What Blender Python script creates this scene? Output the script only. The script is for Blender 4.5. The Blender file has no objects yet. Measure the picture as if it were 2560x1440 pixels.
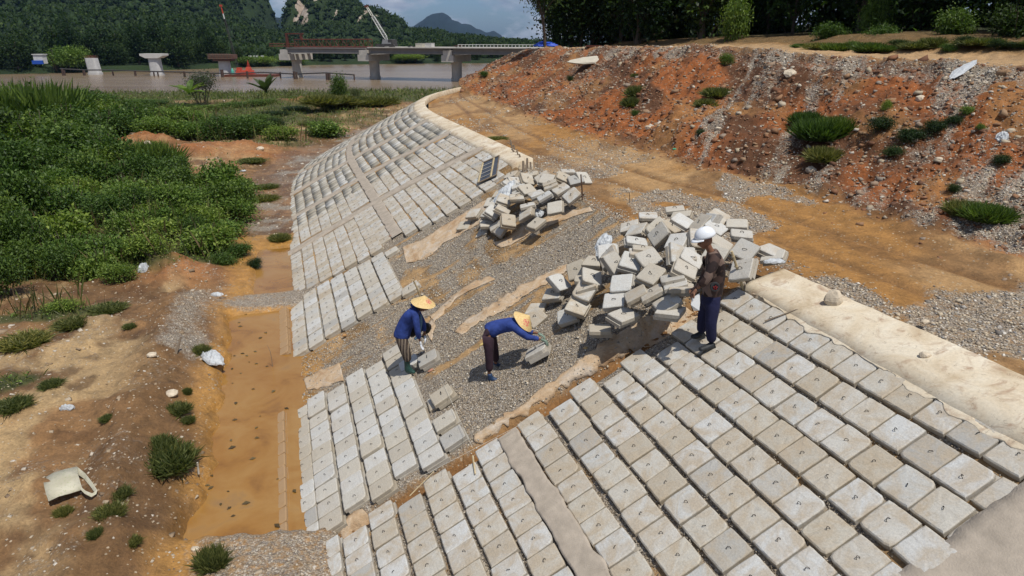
import bpy, math, random
import numpy as np
from math import sin, cos, pi, radians, atan, sqrt, tan
from mathutils import Vector, Matrix, Quaternion

rng = np.random.default_rng(7)
random.seed(7)
scene = bpy.context.scene
HC = 3.654                      # height of the camera above the crest track, metres
FPX = 1707.0
PITCH = radians(19.96)

# ------------------------------------------------------------------ camera
cam_d = bpy.data.cameras.new('camera')
cam_d.sensor_width = 36.0
cam_d.lens = 36.0 * FPX / 2560.0
cam_d.clip_start = 0.1
cam_d.clip_end = 20000
cam = bpy.data.objects.new('camera', cam_d)
scene.collection.objects.link(cam)
cam.location = (0, 0, HC)
cam.rotation_euler = (pi / 2 - PITCH, 0, 0)
scene.camera = cam

# ------------------------------------------------------------------ light
SUN_EL, SUN_AZ = radians(66), radians(141)      # azimuth clockwise from +Y
world = bpy.data.worlds.new('World')
scene.world = world
world.use_nodes = True
nt = world.node_tree
for n_ in list(nt.nodes):
    nt.nodes.remove(n_)
def wn(t, **k):
    n_ = nt.nodes.new(t)
    for a_, b_ in k.items():
        setattr(n_, a_, b_)
    return n_
out = wn('ShaderNodeOutputWorld')
bg = wn('ShaderNodeBackground')
sky = wn('ShaderNodeTexSky', sky_type='NISHITA', sun_disc=False)
sky.sun_elevation = SUN_EL
sky.sun_rotation = SUN_AZ
sky.air_density = 1.2
sky.dust_density = 1.0
SKY_STRENGTH = 0.09
bg.inputs['Strength'].default_value = SKY_STRENGTH
# clouds: white and grey cumulus mixed into the sky by direction
tc = wn('ShaderNodeTexCoord')
sep = wn('ShaderNodeSeparateXYZ')
nt.links.new(tc.outputs['Generated'], sep.inputs[0])
mp = wn('ShaderNodeMapping')
mp.inputs['Scale'].default_value = (8, 8, 20)
mp.inputs['Location'].default_value = (0.62, 0.3, 0.35)
nt.links.new(tc.outputs['Generated'], mp.inputs['Vector'])
ns = wn('ShaderNodeTexNoise')
ns.inputs['Scale'].default_value = 1.3
ns.inputs['Detail'].default_value = 9
ns.inputs['Roughness'].default_value = 0.56
nt.links.new(mp.outputs[0], ns.inputs['Vector'])
cr = wn('ShaderNodeValToRGB')
cr.color_ramp.elements[0].position = 0.43
cr.color_ramp.elements[0].color = (0, 0, 0, 1)
cr.color_ramp.elements[1].position = 0.58
cr.color_ramp.elements[1].color = (1, 1, 1, 1)
nt.links.new(ns.outputs['Fac'], cr.inputs['Fac'])
ns2 = wn('ShaderNodeTexNoise')
ns2.inputs['Scale'].default_value = 2.2
ns2.inputs['Detail'].default_value = 5
nt.links.new(mp.outputs[0], ns2.inputs['Vector'])
cr2 = wn('ShaderNodeValToRGB')
cr2.color_ramp.elements[0].position = 0.35
cr2.color_ramp.elements[0].color = (2.6, 3.0, 3.7, 1)
cr2.color_ramp.elements[1].position = 0.65
cr2.color_ramp.elements[1].color = (6.5, 6.7, 7.0, 1)
nt.links.new(ns2.outputs['Fac'], cr2.inputs['Fac'])
mx = wn('ShaderNodeMix', data_type='RGBA')
tint = wn('ShaderNodeMix', data_type='RGBA', blend_type='MULTIPLY')
tint.inputs['Factor'].default_value = 1.0
tint.inputs['B'].default_value = (0.50, 0.68, 1.0, 1)
nt.links.new(sky.outputs[0], tint.inputs['A'])
nt.links.new(cr.outputs['Color'], mx.inputs['Factor'])
nt.links.new(tint.outputs['Result'], mx.inputs['A'])
nt.links.new(cr2.outputs['Color'], mx.inputs['B'])
nt.links.new(mx.outputs['Result'], bg.inputs['Color'])
nt.links.new(bg.outputs[0], out.inputs['Surface'])

sun_d = bpy.data.lights.new('sun', 'SUN')
sun_d.energy = 4.2
sun_d.angle = radians(0.5)
sun_d.color = (1.0, 0.955, 0.88)
sun = bpy.data.objects.new('sun', sun_d)
scene.collection.objects.link(sun)
SUNV = Vector((cos(SUN_EL) * sin(SUN_AZ), cos(SUN_EL) * cos(SUN_AZ), sin(SUN_EL)))
sun.rotation_euler = SUNV.to_track_quat('Z', 'Y').to_euler()
sun.location = (20, -20, 40)

scene.view_settings.view_transform = 'Standard'
scene.view_settings.look = 'None'
scene.view_settings.gamma = 1
scene.view_settings.exposure = 0.02
scene.view_settings.use_curve_mapping = False
scene.cycles.max_bounces = 6
scene.cycles.diffuse_bounces = 3
scene.cycles.glossy_bounces = 3
scene.cycles.transparent_max_bounces = 8
scene.cycles.volume_bounces = 0
scene.cycles.use_denoising = True

# ------------------------------------------------------------------ geometry of the place
A = 0.4                          # block pitch along the bank, metres
PSI, TH = radians(18.14), radians(27.5)
CT, ST = cos(TH), sin(TH)
U0 = np.array([-sin(PSI), cos(PSI), 0.]); R0 = np.array([cos(PSI), sin(PSI), 0.])
V0 = R0 * CT + np.array([0, 0, 1.]) * ST
N0 = -R0 * ST + np.array([0, 0, 1.]) * CT
O0 = -N0 * 15.504 * A + np.array([0, 0, HC])
FW = np.array([0, cos(PITCH), -sin(PITCH)]); UP = np.array([0, sin(PITCH), cos(PITCH)])
CAM = np.array([0, 0, HC])
def ray(px, py):
    return FW + np.array([1., 0, 0]) * (px - 1280) / FPX - UP * (py - 720) / FPX
def G(px, py, z):
    """point of the horizontal plane at height z that lies in direction (px, py) of the survey photo"""
    d = ray(px, py); return CAM + d * ((z - HC) / d[2])
def S(px, py, h=0.0):
    """point of the bank's slope (raised h along its normal)"""
    d = ray(px, py); k = ((O0 + N0 * h - CAM) @ N0) / (d @ N0); return CAM + d * k
def J(px, py, y):
    d = ray(px, py); return CAM + d * (y / d[1])
def st_of(p):
    q = np.asarray(p) - O0
    return (q @ U0) / A, (q @ V0) / A

# crest line: straight, then bending right
_ds = 0.25
_S = np.arange(-12, 110, _ds)
def _head(s):
    return PSI - np.clip((s - 33) * radians(1.55), 0, radians(70))
_hd = _head(_S + _ds / 2)
_st = np.stack([-np.sin(_hd), np.cos(_hd)], 1) * _ds
_i0 = int(round(12 / _ds))
_P = np.vstack([[0, 0], np.cumsum(_st, 0)])[:-1]
_C0 = (O0 + V0 * 10 * A)[:2]
_P = _P - _P[_i0] + _C0
def crest(s):
    s = np.asarray(s, float)
    return np.stack([np.interp(s, _S, _P[:, 0]), np.interp(s, _S, _P[:, 1])], -1)
def rightv(s):
    h = _head(np.asarray(s, float)); return np.stack([np.cos(h), np.sin(h)], -1)
def SP(s, t, h=0.0):
    """bank surface point for block coordinates s (along), t (up the slope); arrays allowed"""
    s = np.asarray(s, float); t = np.asarray(t, float); h = np.asarray(h, float)
    s, t, h = np.broadcast_arrays(s, t, h)
    c = crest(s * A); r = rightv(s * A)
    d = (t - 10) * A * CT - h * ST
    return np.stack([c[..., 0] + r[..., 0] * d, c[..., 1] + r[..., 1] * d, (t - 10) * A * ST + h * CT], -1)

# ------------------------------------------------------------------ noise
def _hash(ix, iy, seed):
    n = (ix.astype(np.int64) * 374761393 + iy.astype(np.int64) * 668265263 + seed * 1442695041) & 0xFFFFFFFF
    n = ((n ^ (n >> 13)) * 1274126177) & 0xFFFFFFFF
    n = n ^ (n >> 16)
    return (n & 0xFFFF) / 65535.0
def vnoise(x, y, seed=0):
    x = np.asarray(x, float); y = np.asarray(y, float)
    x, y = np.broadcast_arrays(x, y)
    ix = np.floor(x); iy = np.floor(y); fx = x - ix; fy = y - iy
    fx = fx * fx * (3 - 2 * fx); fy = fy * fy * (3 - 2 * fy)
    a = _hash(ix, iy, seed); b = _hash(ix + 1, iy, seed); c = _hash(ix, iy + 1, seed); d = _hash(ix + 1, iy + 1, seed)
    return (a * (1 - fx) + b * fx) * (1 - fy) + (c * (1 - fx) + d * fx) * fy
def fbm(x, y, seed=0, o=4):
    v = 0; a = 1; tot = 0
    for i in range(o):
        v = v + a * vnoise(np.asarray(x) * 2 ** i, np.asarray(y) * 2 ** i, seed + i * 17); tot += a; a *= 0.5
    return v / tot
def sstep(a, b, x):
    t = np.clip((x - a) / (b - a), 0, 1); return t * t * (3 - 2 * t)

# ------------------------------------------------------------------ object helpers
COL = scene.collection
def link(o, parent=None):
    COL.objects.link(o)
    if parent is not None: o.parent = parent
    return o
def tag(o, label=None, cat=None, group=None, kind=None):
    if label: o['label'] = label
    if cat: o['category'] = cat
    if group: o['group'] = group
    if kind: o['kind'] = kind
    return o
def new_mesh(name, V, faces, mats=None, smooth=False, fmat=None, attrs=None):
    """V (n,3); faces: (m,k) int array, or a list of tuples"""
    me = bpy.data.meshes.new(name)
    V = np.asarray(V, np.float32)
    if isinstance(faces, np.ndarray):
        m, k = faces.shape
        me.vertices.add(len(V)); me.vertices.foreach_set('co', V.ravel())
        me.loops.add(m * k); me.loops.foreach_set('vertex_index', faces.astype(np.int32).ravel())
        me.polygons.add(m); me.polygons.foreach_set('loop_start', np.arange(0, m * k, k, dtype=np.int32))
        me.polygons.foreach_set('loop_total', np.full(m, k, np.int32))
        me.update(calc_edges=True)
    else:
        me.from_pydata([tuple(map(float, v)) for v in V], [], [tuple(f) for f in faces]); me.update()
    for mm in (mats or []): me.materials.append(mm)
    if fmat is not None: me.polygons.foreach_set('material_index', np.asarray(fmat, np.int32))
    if smooth: me.polygons.foreach_set('use_smooth', np.ones(len(me.polygons), bool))
    for nm, (typ, arr) in (attrs or {}).items():
        at = me.attributes.new(nm, typ, 'POINT')
        arr = np.asarray(arr, np.float32)
        if typ == 'FLOAT_COLOR':
            if arr.shape[1] == 3: arr = np.hstack([arr, np.ones((len(arr), 1), np.float32)])
            at.data.foreach_set('color', arr.ravel())
        else: at.data.foreach_set('value', arr.ravel())
    return me
def obj(name, me, parent=None, loc=None):
    o = bpy.data.objects.new(name, me); link(o, parent)
    if loc is not None: o.location = tuple(map(float, loc))
    return o
def empty(name, loc, label, cat, group=None, rot=None):
    o = bpy.data.objects.new(name, None); o.empty_display_size = 0.2; link(o)
    o.location = tuple(map(float, loc))
    if rot is not None: o.rotation_euler = rot
    return tag(o, label, cat, group)
def local(parent, P):
    """world points -> coordinates of an unrotated parent empty"""
    return np.asarray(P, float) - np.array(parent.location)
def grid_faces(nu, nv):
    i = np.arange(nu - 1)[:, None] * nv + np.arange(nv - 1)[None, :]
    i = i.ravel()
    return np.stack([i, i + nv, i + nv + 1, i + 1], 1)
class MB:
    """collects simple shapes into one mesh"""
    def __init__(s): s.v = []; s.f = []; s.m = []
    def add(s, V, F, m=0):
        b = len(s.v); s.v += [tuple(map(float, p)) for p in V]; s.f += [tuple(b + i for i in f) for f in F]; s.m += [m] * len(F); return s
    def box(s, c, size, m=0, ax=None, taper=1.0):
        c = np.asarray(c, float); hx, hy, hz = np.asarray(size, float) / 2
        ax = np.eye(3) if ax is None else np.asarray(ax, float)
        V = []
        for z, k in ((-hz, 1.0), (hz, taper)):
            for x, y in ((-hx, -hy), (hx, -hy), (hx, hy), (-hx, hy)):
                V.append(c + ax[0] * x * k + ax[1] * y * k + ax[2] * z)
        return s.add(V, [(3, 2, 1, 0), (4, 5, 6, 7), (0, 1, 5, 4), (1, 2, 6, 5), (2, 3, 7, 6), (3, 0, 4, 7)], m)
    def tube(s, a, b, r0, r1=None, n=8, m=0, cap=True):
        a = np.asarray(a, float); b = np.asarray(b, float); r1 = r0 if r1 is None else r1
        d = b - a; L = np.linalg.norm(d); d = d / max(L, 1e-9)
        x = np.cross(d, [0, 0, 1.]) if abs(d[2]) < 0.9 else np.cross(d, [1., 0, 0]); x /= np.linalg.norm(x); y = np.cross(d, x)
        V = [];
        for p, r in ((a, r0), (b, r1)):
            for i in range(n):
                t = 2 * pi * i / n; V.append(p + x * cos(t) * r + y * sin(t) * r)
        F = [(i, (i + 1) % n, n + (i + 1) % n, n + i) for i in range(n)]
        if cap: F += [tuple(range(n - 1, -1, -1)), tuple(range(n, 2 * n))]
        return s.add(V, F, m)
    def path(s, pts, r, n=6, m=0):
        for i in range(len(pts) - 1):
            ra = r[i] if isinstance(r, (list, tuple)) else r
            rb = r[i + 1] if isinstance(r, (list, tuple)) else r
            s.tube(pts[i], pts[i + 1], ra, rb, n, m)
        return s
    def build(s, name, mats, parent=None, smooth=False, rel=True):
        V = np.array(s.v)
        if parent is not None and rel: V = V - np.array(parent.location)
        mats = mats if isinstance(mats, (list, tuple)) else [mats]
        me = new_mesh(name, V, s.f, mats, smooth, s.m)
        return obj(name, me, parent)
def bake(P, F, pts, scale, R=None, nrm=None, spread=1.0, jitter=0.0):
    """numpy copies of proto (P,F) at pts; scale (n,) or (n,3); R (n,3,3) rotations"""
    n = len(pts); k = len(P)
    scale = np.asarray(scale, float)
    if scale.ndim == 1: scale = scale[:, None] * np.ones(3)
    Q = P[None] * scale[:, None, :]
    if jitter: Q = Q * (1 + (rng.random((n, k, 1)) - 0.5) * jitter)
    if R is not None: Q = np.einsum('nij,nkj->nki', R, Q)
    V = (Q + np.asarray(pts)[:, None]).reshape(-1, 3)
    FF = (F[None] + (np.arange(n) * k)[:, None, None]).reshape(-1, F.shape[1])
    return V, FF
def rand_rot(n, tilt=pi, axis_n=None):
    """random rotations: spin about z, then tilt by up to tilt"""
    a = rng.random(n) * 2 * pi; b = rng.random(n) * tilt; c = rng.random(n) * 2 * pi
    def rz(t):
        M = np.zeros((n, 3, 3)); M[:, 0, 0] = np.cos(t); M[:, 0, 1] = -np.sin(t); M[:, 1, 0] = np.sin(t); M[:, 1, 1] = np.cos(t); M[:, 2, 2] = 1; return M
    def rx(t):
        M = np.zeros((n, 3, 3)); M[:, 1, 1] = np.cos(t); M[:, 1, 2] = -np.sin(t); M[:, 2, 1] = np.sin(t); M[:, 2, 2] = np.cos(t); M[:, 0, 0] = 1; return M
    return rz(c) @ rx(b) @ rz(a)
OCT = np.array([[1, 0, 0], [-1, 0, 0], [0, 1, 0], [0, -1, 0], [0, 0, 1], [0, 0, -1.]])
OCTF = np.array([[0, 2, 4], [2, 1, 4], [1, 3, 4], [3, 0, 4], [2, 0, 5], [1, 2, 5], [3, 1, 5], [0, 3, 5]])
# a rougher stone: squashed cube with cut corners (12 triangles)
CUB = np.array([[-.9, -.7, -.6], [.8, -.9, -.6], [.9, .8, -.6], [-.7, .9, -.6], [-.6, -.8, .5], [.7, -.6, .6], [.6, .7, .45], [-.8, .6, .6]])
CUBF = np.array([[3, 2, 1], [3, 1, 0], [4, 5, 6], [4, 6, 7], [0, 1, 5], [0, 5, 4], [1, 2, 6], [1, 6, 5], [2, 3, 7], [2, 7, 6], [3, 0, 4], [3, 4, 7]])
_t = (1 + 5 ** .5) / 2
ICO = np.array([[-1, _t, 0], [1, _t, 0], [-1, -_t, 0], [1, -_t, 0], [0, -1, _t], [0, 1, _t], [0, -1, -_t], [0, 1, -_t], [_t, 0, -1], [_t, 0, 1], [-_t, 0, -1], [-_t, 0, 1]]) / 1.9
ICOF = np.array([[0, 11, 5], [0, 5, 1], [0, 1, 7], [0, 7, 10], [0, 10, 11], [1, 5, 9], [5, 11, 4], [11, 10, 2], [10, 7, 6], [7, 1, 8], [3, 9, 4], [3, 4, 2], [3, 2, 6], [3, 6, 8], [3, 8, 9], [4, 9, 5], [2, 4, 11], [6, 2, 10], [8, 6, 7], [9, 8, 1]])

# ------------------------------------------------------------------ materials
MATS = {}
class NB:
    def __init__(s, name):
        s.m = bpy.data.materials.new(name); s.m.use_nodes = True; s.t = s.m.node_tree
        s.p = s.t.nodes['Principled BSDF']; s.p.inputs['Specular IOR Level'].default_value = 0.3
        s.out = s.t.nodes['Material Output']
    def n(s, typ, **k):
        x = s.t.nodes.new(typ)
        for a_, b_ in k.items():
            if a_.startswith('_'): x.inputs[a_[1:]].default_value = b_
            else: setattr(x, a_, b_)
        return x
    def l(s, a, b): s.t.links.new(a, b)
    def coord(s, kind='Object'):
        return s.n('ShaderNodeTexCoord').outputs[kind]
    def geo(s): return s.n('ShaderNodeNewGeometry').outputs['Position']
    def noise(s, vec, scale, detail=4, rough=.55, dist=0):
        x = s.n('ShaderNodeTexNoise'); x.inputs['Scale'].default_value = scale; x.inputs['Detail'].default_value = detail
        x.inputs['Roughness'].default_value = rough; x.inputs['Distortion'].default_value = dist
        s.l(vec, x.inputs['Vector']); return x.outputs['Fac']
    def ramp(s, fac, stops):
        r = s.n('ShaderNodeValToRGB'); e = r.color_ramp.elements
        while len(e) < len(stops): e.new(0.5)
        for i, (p, c) in enumerate(stops):
            e[i].position = p; e[i].color = tuple(c) + ((1,) if len(c) == 3 else ()) if not isinstance(c, (int, float)) else (c, c, c, 1)
        s.l(fac, r.inputs['Fac']); return r.outputs['Color']
    def mix(s, f, a, b, bt='MIX'):
        x = s.n('ShaderNodeMix', data_type='RGBA', blend_type=bt)
        for v, nm in ((f, 'Factor'), (a, 'A'), (b, 'B')):
            if isinstance(v, (int, float)): x.inputs[nm].default_value = v if nm == 'Factor' else (v, v, v, 1)
            elif isinstance(v, (tuple, list)): x.inputs[nm].default_value = tuple(v) + ((1,) if len(v) == 3 else ())
            else: s.l(v, x.inputs[nm])
        return x.outputs['Result']
    def math(s, op, a, b=None, clamp=False):
        x = s.n('ShaderNodeMath', operation=op, use_clamp=clamp)
        for i, v in enumerate((a, b)):
            if v is None: continue
            if isinstance(v, (int, float)): x.inputs[i].default_value = v
            else: s.l(v, x.inputs[i])
        return x.outputs[0]
    def attr(s, name, out='Color'):
        return s.n('ShaderNodeAttribute', attribute_name=name).outputs[out]
    def rnd(s): return s.n('ShaderNodeObjectInfo').outputs['Random']
    def island(s): return s.n('ShaderNodeNewGeometry').outputs['Random Per Island']
    def bump(s, h, strength, dist=0.02, normal=None):
        b = s.n('ShaderNodeBump'); b.inputs['Strength'].default_value = strength; b.inputs['Distance'].default_value = dist
        s.l(h, b.inputs['Height'])
        if normal is not None: s.l(normal, b.inputs['Normal'])
        return b.outputs['Normal']
    def fin(s, col=None, rough=None, normal=None, **k):
        for v, nm in ((col, 'Base Color'), (rough, 'Roughness')):
            if v is None: continue
            if isinstance(v, (int, float)): s.p.inputs[nm].default_value = v
            elif isinstance(v, (tuple, list)): s.p.inputs[nm].default_value = tuple(v) + ((1,) if len(v) == 3 else ())
            else: s.l(v, s.p.inputs[nm])
        if normal is not None: s.l(normal, s.p.inputs['Normal'])
        for a_, b_ in k.items(): s.p.inputs[a_.replace('_', ' ')].default_value = b_
        return s.m
def simple(name, col, rough=.7, var=.15, scale=8, bump=0, metallic=0, bscale=40, bdist=.01):
    b = NB(name); v = b.coord(); n1 = b.noise(v, scale, 5)
    c = b.ramp(n1, [(0.25, [x * (1 - var) for x in col]), (0.75, [min(1, x * (1 + var)) for x in col])])
    nr = b.bump(b.noise(v, bscale, 5), bump, bdist) if bump else None
    return b.fin(c, rough, nr, Metallic=metallic)

def concrete_mat(name, muddy=0.5, warm=0.0):
    b = NB(name); v = b.coord(); r = b.rnd()
    off = b.n('ShaderNodeVectorMath', operation='ADD'); b.l(v, off.inputs[0])
    cmb = b.n('ShaderNodeCombineXYZ'); b.l(b.math('MULTIPLY', r, 91.7), cmb.inputs[0]); b.l(b.math('MULTIPLY', r, 37.3), cmb.inputs[1]); b.l(cmb.outputs[0], off.inputs[1])
    v = off.outputs[0]
    base = b.ramp(r, [(0.0, (.46, .455, .425)), (0.22, (.53, .53, .51)), (0.42, (.46, .425, .355)), (0.62, (.52, .515, .49)), (0.78, (.41, .365, .29)), (0.88, (.49, .46, .40)), (0.95, (.35, .345, .325)), (1.0, (.43, .395, .33))])
    base.node.color_ramp.interpolation = 'LINEAR'
    blot = b.noise(v, 3.4, 8, .66, .9)
    tan_ = b.mix(b.math('MULTIPLY', b.ramp(blot, [(0.40, 0.0), (0.62, 1.0)]), min(1, muddy * 1.35)), base, (.40, .32, .22))
    mpz = b.n('ShaderNodeMapping'); mpz.inputs['Scale'].default_value = (3, 26, 8); mpz.inputs['Rotation'].default_value = (0, 0, .5); b.l(v, mpz.inputs['Vector'])
    tan_ = b.mix(b.ramp(b.noise(mpz.outputs[0], 1.0, 5, .7), [(.56, 0.), (.74, .42)]), tan_, (.27, .23, .17))
    fine = b.noise(v, 42, 5, .7)
    c = b.mix(1.0, tan_, b.ramp(fine, [(0.3, (.82, .82, .82)), (0.62, (1.06, 1.06, 1.05))]), 'MULTIPLY')
    speck = b.ramp(b.noise(v, 95, 2, .5), [(0.62, 0.0), (0.7, 1.0)])
    c = b.mix(b.math('MULTIPLY', speck, 0.45), c, (.17, .16, .14))
    mould = b.ramp(b.noise(v, 9, 8, .7, 1.2), [(0.58, 0.0), (0.74, 1.0)])
    c = b.mix(b.math('MULTIPLY', mould, 0.45), c, (.19, .18, .15))
    # faces below the top edge are tinted a darker brown
    g = b.n('ShaderNodeTexCoord').outputs['Object']; sp = b.n('ShaderNodeSeparateXYZ'); b.l(g, sp.inputs[0])
    side = b.math('GREATER_THAN', -0.012, sp.outputs['Z'])
    c = b.mix(b.math('MULTIPLY', side, .38), c, (.25, .20, .13))
    if warm: c = b.mix(warm, c, (.33, .205, .10))
    h = b.math('ADD', b.noise(v, 60, 6, .7), b.math('MULTIPLY', b.noise(v, 14, 4), .8))
    return b.fin(c, .88, b.bump(h, .55, .006))

def ground_mat(name, gscale=38, rough=.92, bumpd=.03):
    """soil colour from the 'soil' attribute, stones where the 'grav' attribute says so"""
    b = NB(name); v = b.geo()
    soil = b.attr('soil'); grav = b.attr('grav', 'Fac')
    n1 = b.noise(v, 3.1, 8, .65, .4); n2 = b.noise(v, 23, 6, .7)
    c = b.mix(1, soil, b.ramp(n1, [(.28, (.62, .62, .62)), (.72, (1.36, 1.33, 1.28))]), 'MULTIPLY')
    c = b.mix(1, c, b.ramp(n2, [(.3, (.7, .7, .7)), (.7, (1.28, 1.28, 1.28))]), 'MULTIPLY')
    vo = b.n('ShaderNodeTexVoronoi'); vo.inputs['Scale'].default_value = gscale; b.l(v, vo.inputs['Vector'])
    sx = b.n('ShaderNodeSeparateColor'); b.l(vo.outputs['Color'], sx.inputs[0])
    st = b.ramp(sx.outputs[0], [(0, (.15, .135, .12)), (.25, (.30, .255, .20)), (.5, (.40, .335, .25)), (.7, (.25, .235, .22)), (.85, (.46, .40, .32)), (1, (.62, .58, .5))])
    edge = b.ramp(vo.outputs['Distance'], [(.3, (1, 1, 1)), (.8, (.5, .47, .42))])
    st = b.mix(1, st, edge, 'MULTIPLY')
    m = b.math('ADD', grav, b.math('MULTIPLY', b.math('SUBTRACT', b.noise(v, 9, 5, .7), .5), 1.1))
    m = b.ramp(m, [(.38, 0.), (.72, .92)])
    c = b.mix(m, c, st)
    # scattered small stones in plain soil
    vo2 = b.n('ShaderNodeTexVoronoi'); vo2.inputs['Scale'].default_value = gscale * .45; b.l(v, vo2.inputs['Vector'])
    sx2 = b.n('ShaderNodeSeparateColor'); b.l(vo2.outputs['Color'], sx2.inputs[0])
    few = b.math('MULTIPLY', b.math('GREATER_THAN', sx2.outputs[1], .86), b.math('LESS_THAN', vo2.outputs['Distance'], .3))
    c = b.mix(b.math('MULTIPLY', few, .7), c, b.ramp(sx2.outputs[0], [(0, (.3, .24, .17)), (1, (.5, .42, .3))]))
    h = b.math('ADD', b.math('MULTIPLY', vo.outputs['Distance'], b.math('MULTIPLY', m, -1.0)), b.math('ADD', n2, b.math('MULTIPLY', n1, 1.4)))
    wet = b.attr('wet', 'Fac')
    rr = b.math('SUBTRACT', rough, b.math('MULTIPLY', wet, .45))
    return b.fin(c, rr, b.bump(h, .8, bumpd))

def leaf_mat(name, dark, light, hue=None, rough=.55):
    b = NB(name)
    r = b.island(); o = b.rnd()
    c = b.ramp(r, [(0, dark), (.65, [(a_ + c_) / 2 for a_, c_ in zip(dark, light)]), (1, light)])
    c = b.mix(1, c, b.ramp(o, [(0, (.72, .8, .75)), (.5, (1, 1, 1)), (1, (1.35, 1.2, 1.0))]), 'MULTIPLY')
    tr = b.n('ShaderNodeBsdfTranslucent'); b.l(b.mix(1, c, (1.3, 1.5, .7), 'MULTIPLY'), tr.inputs['Color'])
    b.fin(c, rough)
    ms = b.n('ShaderNodeMixShader'); ms.inputs[0].default_value = .3
    b.l(b.p.outputs[0], ms.inputs[1]); b.l(tr.outputs[0], ms.inputs[2]); b.l(ms.outputs[0], b.out.inputs['Surface'])
    return b.m
def stones_mat(name, stops, rough=.85):
    b = NB(name); c = b.ramp(b.island(), stops)
    c = b.mix(1, c, b.ramp(b.noise(b.geo(), 60, 3), [(.3, (.8, .8, .8)), (.7, (1.15, 1.15, 1.15))]), 'MULTIPLY')
    return b.fin(c, rough)

M_CON = concrete_mat('block_concrete', .55)
M_CON_NEW = concrete_mat('block_concrete_fresh', .16)
M_CON_MUD = concrete_mat('block_concrete_muddy', .6, .92)
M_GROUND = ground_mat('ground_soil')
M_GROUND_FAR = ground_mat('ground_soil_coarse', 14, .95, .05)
M_MORTAR = simple('mortar', (.37, .315, .25), .9, .22, 6, .5, bscale=50)
M_CAP = None
b = NB('crest_concrete'); v = b.geo()
c = b.ramp(b.noise(v, 1.3, 7, .6, .8), [(.3, (.42, .32, .20)), (.48, (.58, .49, .355)), (.7, (.66, .60, .48))])
c = b.mix(b.ramp(b.noise(v, 2.6, 6, .7, 1.5), [(.52, 0.), (.68, .85)]), c, (.32, .205, .13))
c = b.mix(b.ramp(b.noise(v, 5.5, 8, .75, 2.2), [(.60, 0.), (.64, .6), (.68, 0.)]), c, (.16, .12, .09))
c = b.mix(1, c, b.ramp(b.noise(v, 30, 5, .7), [(.3, (.86, .86, .86)), (.7, (1.08, 1.08, 1.08))]), 'MULTIPLY')
M_CAP = b.fin(c, .85, b.bump(b.noise(v, 40, 6, .7), .4, .008))
M_REBAR = simple('iron_loop', (.035, .028, .025), .6, .3, 30, 0, .6)
M_BAMBOO = simple('bamboo', (.46, .37, .22), .6, .25, 10, .2)
M_WOOD = simple('old_timber', (.20, .155, .11), .85, .35, 12, .5)
M_FABRIC = None
b = NB('geotextile'); v = b.geo()
c = b.ramp(b.noise(v, 2.2, 7, .65, 1.0), [(.3, (.40, .24, .12)), (.5, (.52, .38, .24)), (.72, (.56, .50, .42))])
c = b.mix(1, c, b.ramp(b.noise(v, 26, 4, .7), [(.3, (.8, .8, .8)), (.7, (1.1, 1.1, 1.1))]), 'MULTIPLY')
M_FABRIC = b.fin(c, .9, b.bump(b.math('ADD', b.noise(v, 12, 5, .6, 2), b.noise(v, 90, 3)), .6, .02))
M_PLASTIC = simple('white_plastic_sheet', (.46, .48, .49), .35, .12, 9, .8, bscale=14, bdist=.03)
M_SACK = simple('woven_sack', (.55, .52, .42), .8, .2, 7, .4, bscale=120)
M_STONES = stones_mat('gravel_stones', [(0, (.15, .135, .12)), (.14, (.23, .20, .165)), (.38, (.40, .325, .23)), (.64, (.50, .42, .30)), (.78, (.27, .265, .26)), (.92, (.54, .47, .36)), (1, (.70, .66, .58))])
M_STONES_RED = stones_mat('embankment_stones', [(0, (.12, .06, .035)), (.35, (.22, .10, .05)), (.6, (.29, .18, .10)), (.8, (.24, .205, .17)), (.93, (.38, .31, .21)), (1, (.5, .45, .38))])
M_LIMESTONE = simple('pale_limestone', (.52, .44, .33), .8, .3, 9, .8, bscale=12, bdist=.03)

def lin(r, g, b_):
    return np.array([((c / 255) / 12.92 if c <= 10 else (((c / 255) + .055) / 1.055) ** 2.4) for c in (r, g, b_)])
def alb(r, g, b_, k=1.36):
    return lin(r, g, b_) / k * np.array([.98, 1.06, 1.04])
def blend(c0, c1, w): return c0 * (1 - w[..., None]) + c1 * w[..., None]

_cs = _P[::2]; _ss = _S[::2]
def sd(x, y):
    """distance along the crest and distance right of it, for ground points"""
    x = np.asarray(x, float).ravel(); y = np.asarray(y, float).ravel()
    s = np.empty_like(x); d = np.empty_like(x)
    for i in range(0, len(x), 20000):
        X = x[i:i + 20000, None]; Y = y[i:i + 20000, None]
        k = np.argmin((X - _cs[None, :, 0]) ** 2 + (Y - _cs[None, :, 1]) ** 2, 1)
        h = _head(_ss[k]); dx = X[:, 0] - _cs[k, 0]; dy = Y[:, 0] - _cs[k, 1]
        s[i:i + 20000] = _ss[k] + (-np.sin(h) * dx + np.cos(h) * dy)
        d[i:i + 20000] = np.cos(h) * dx + np.sin(h) * dy
    return s, d

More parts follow.
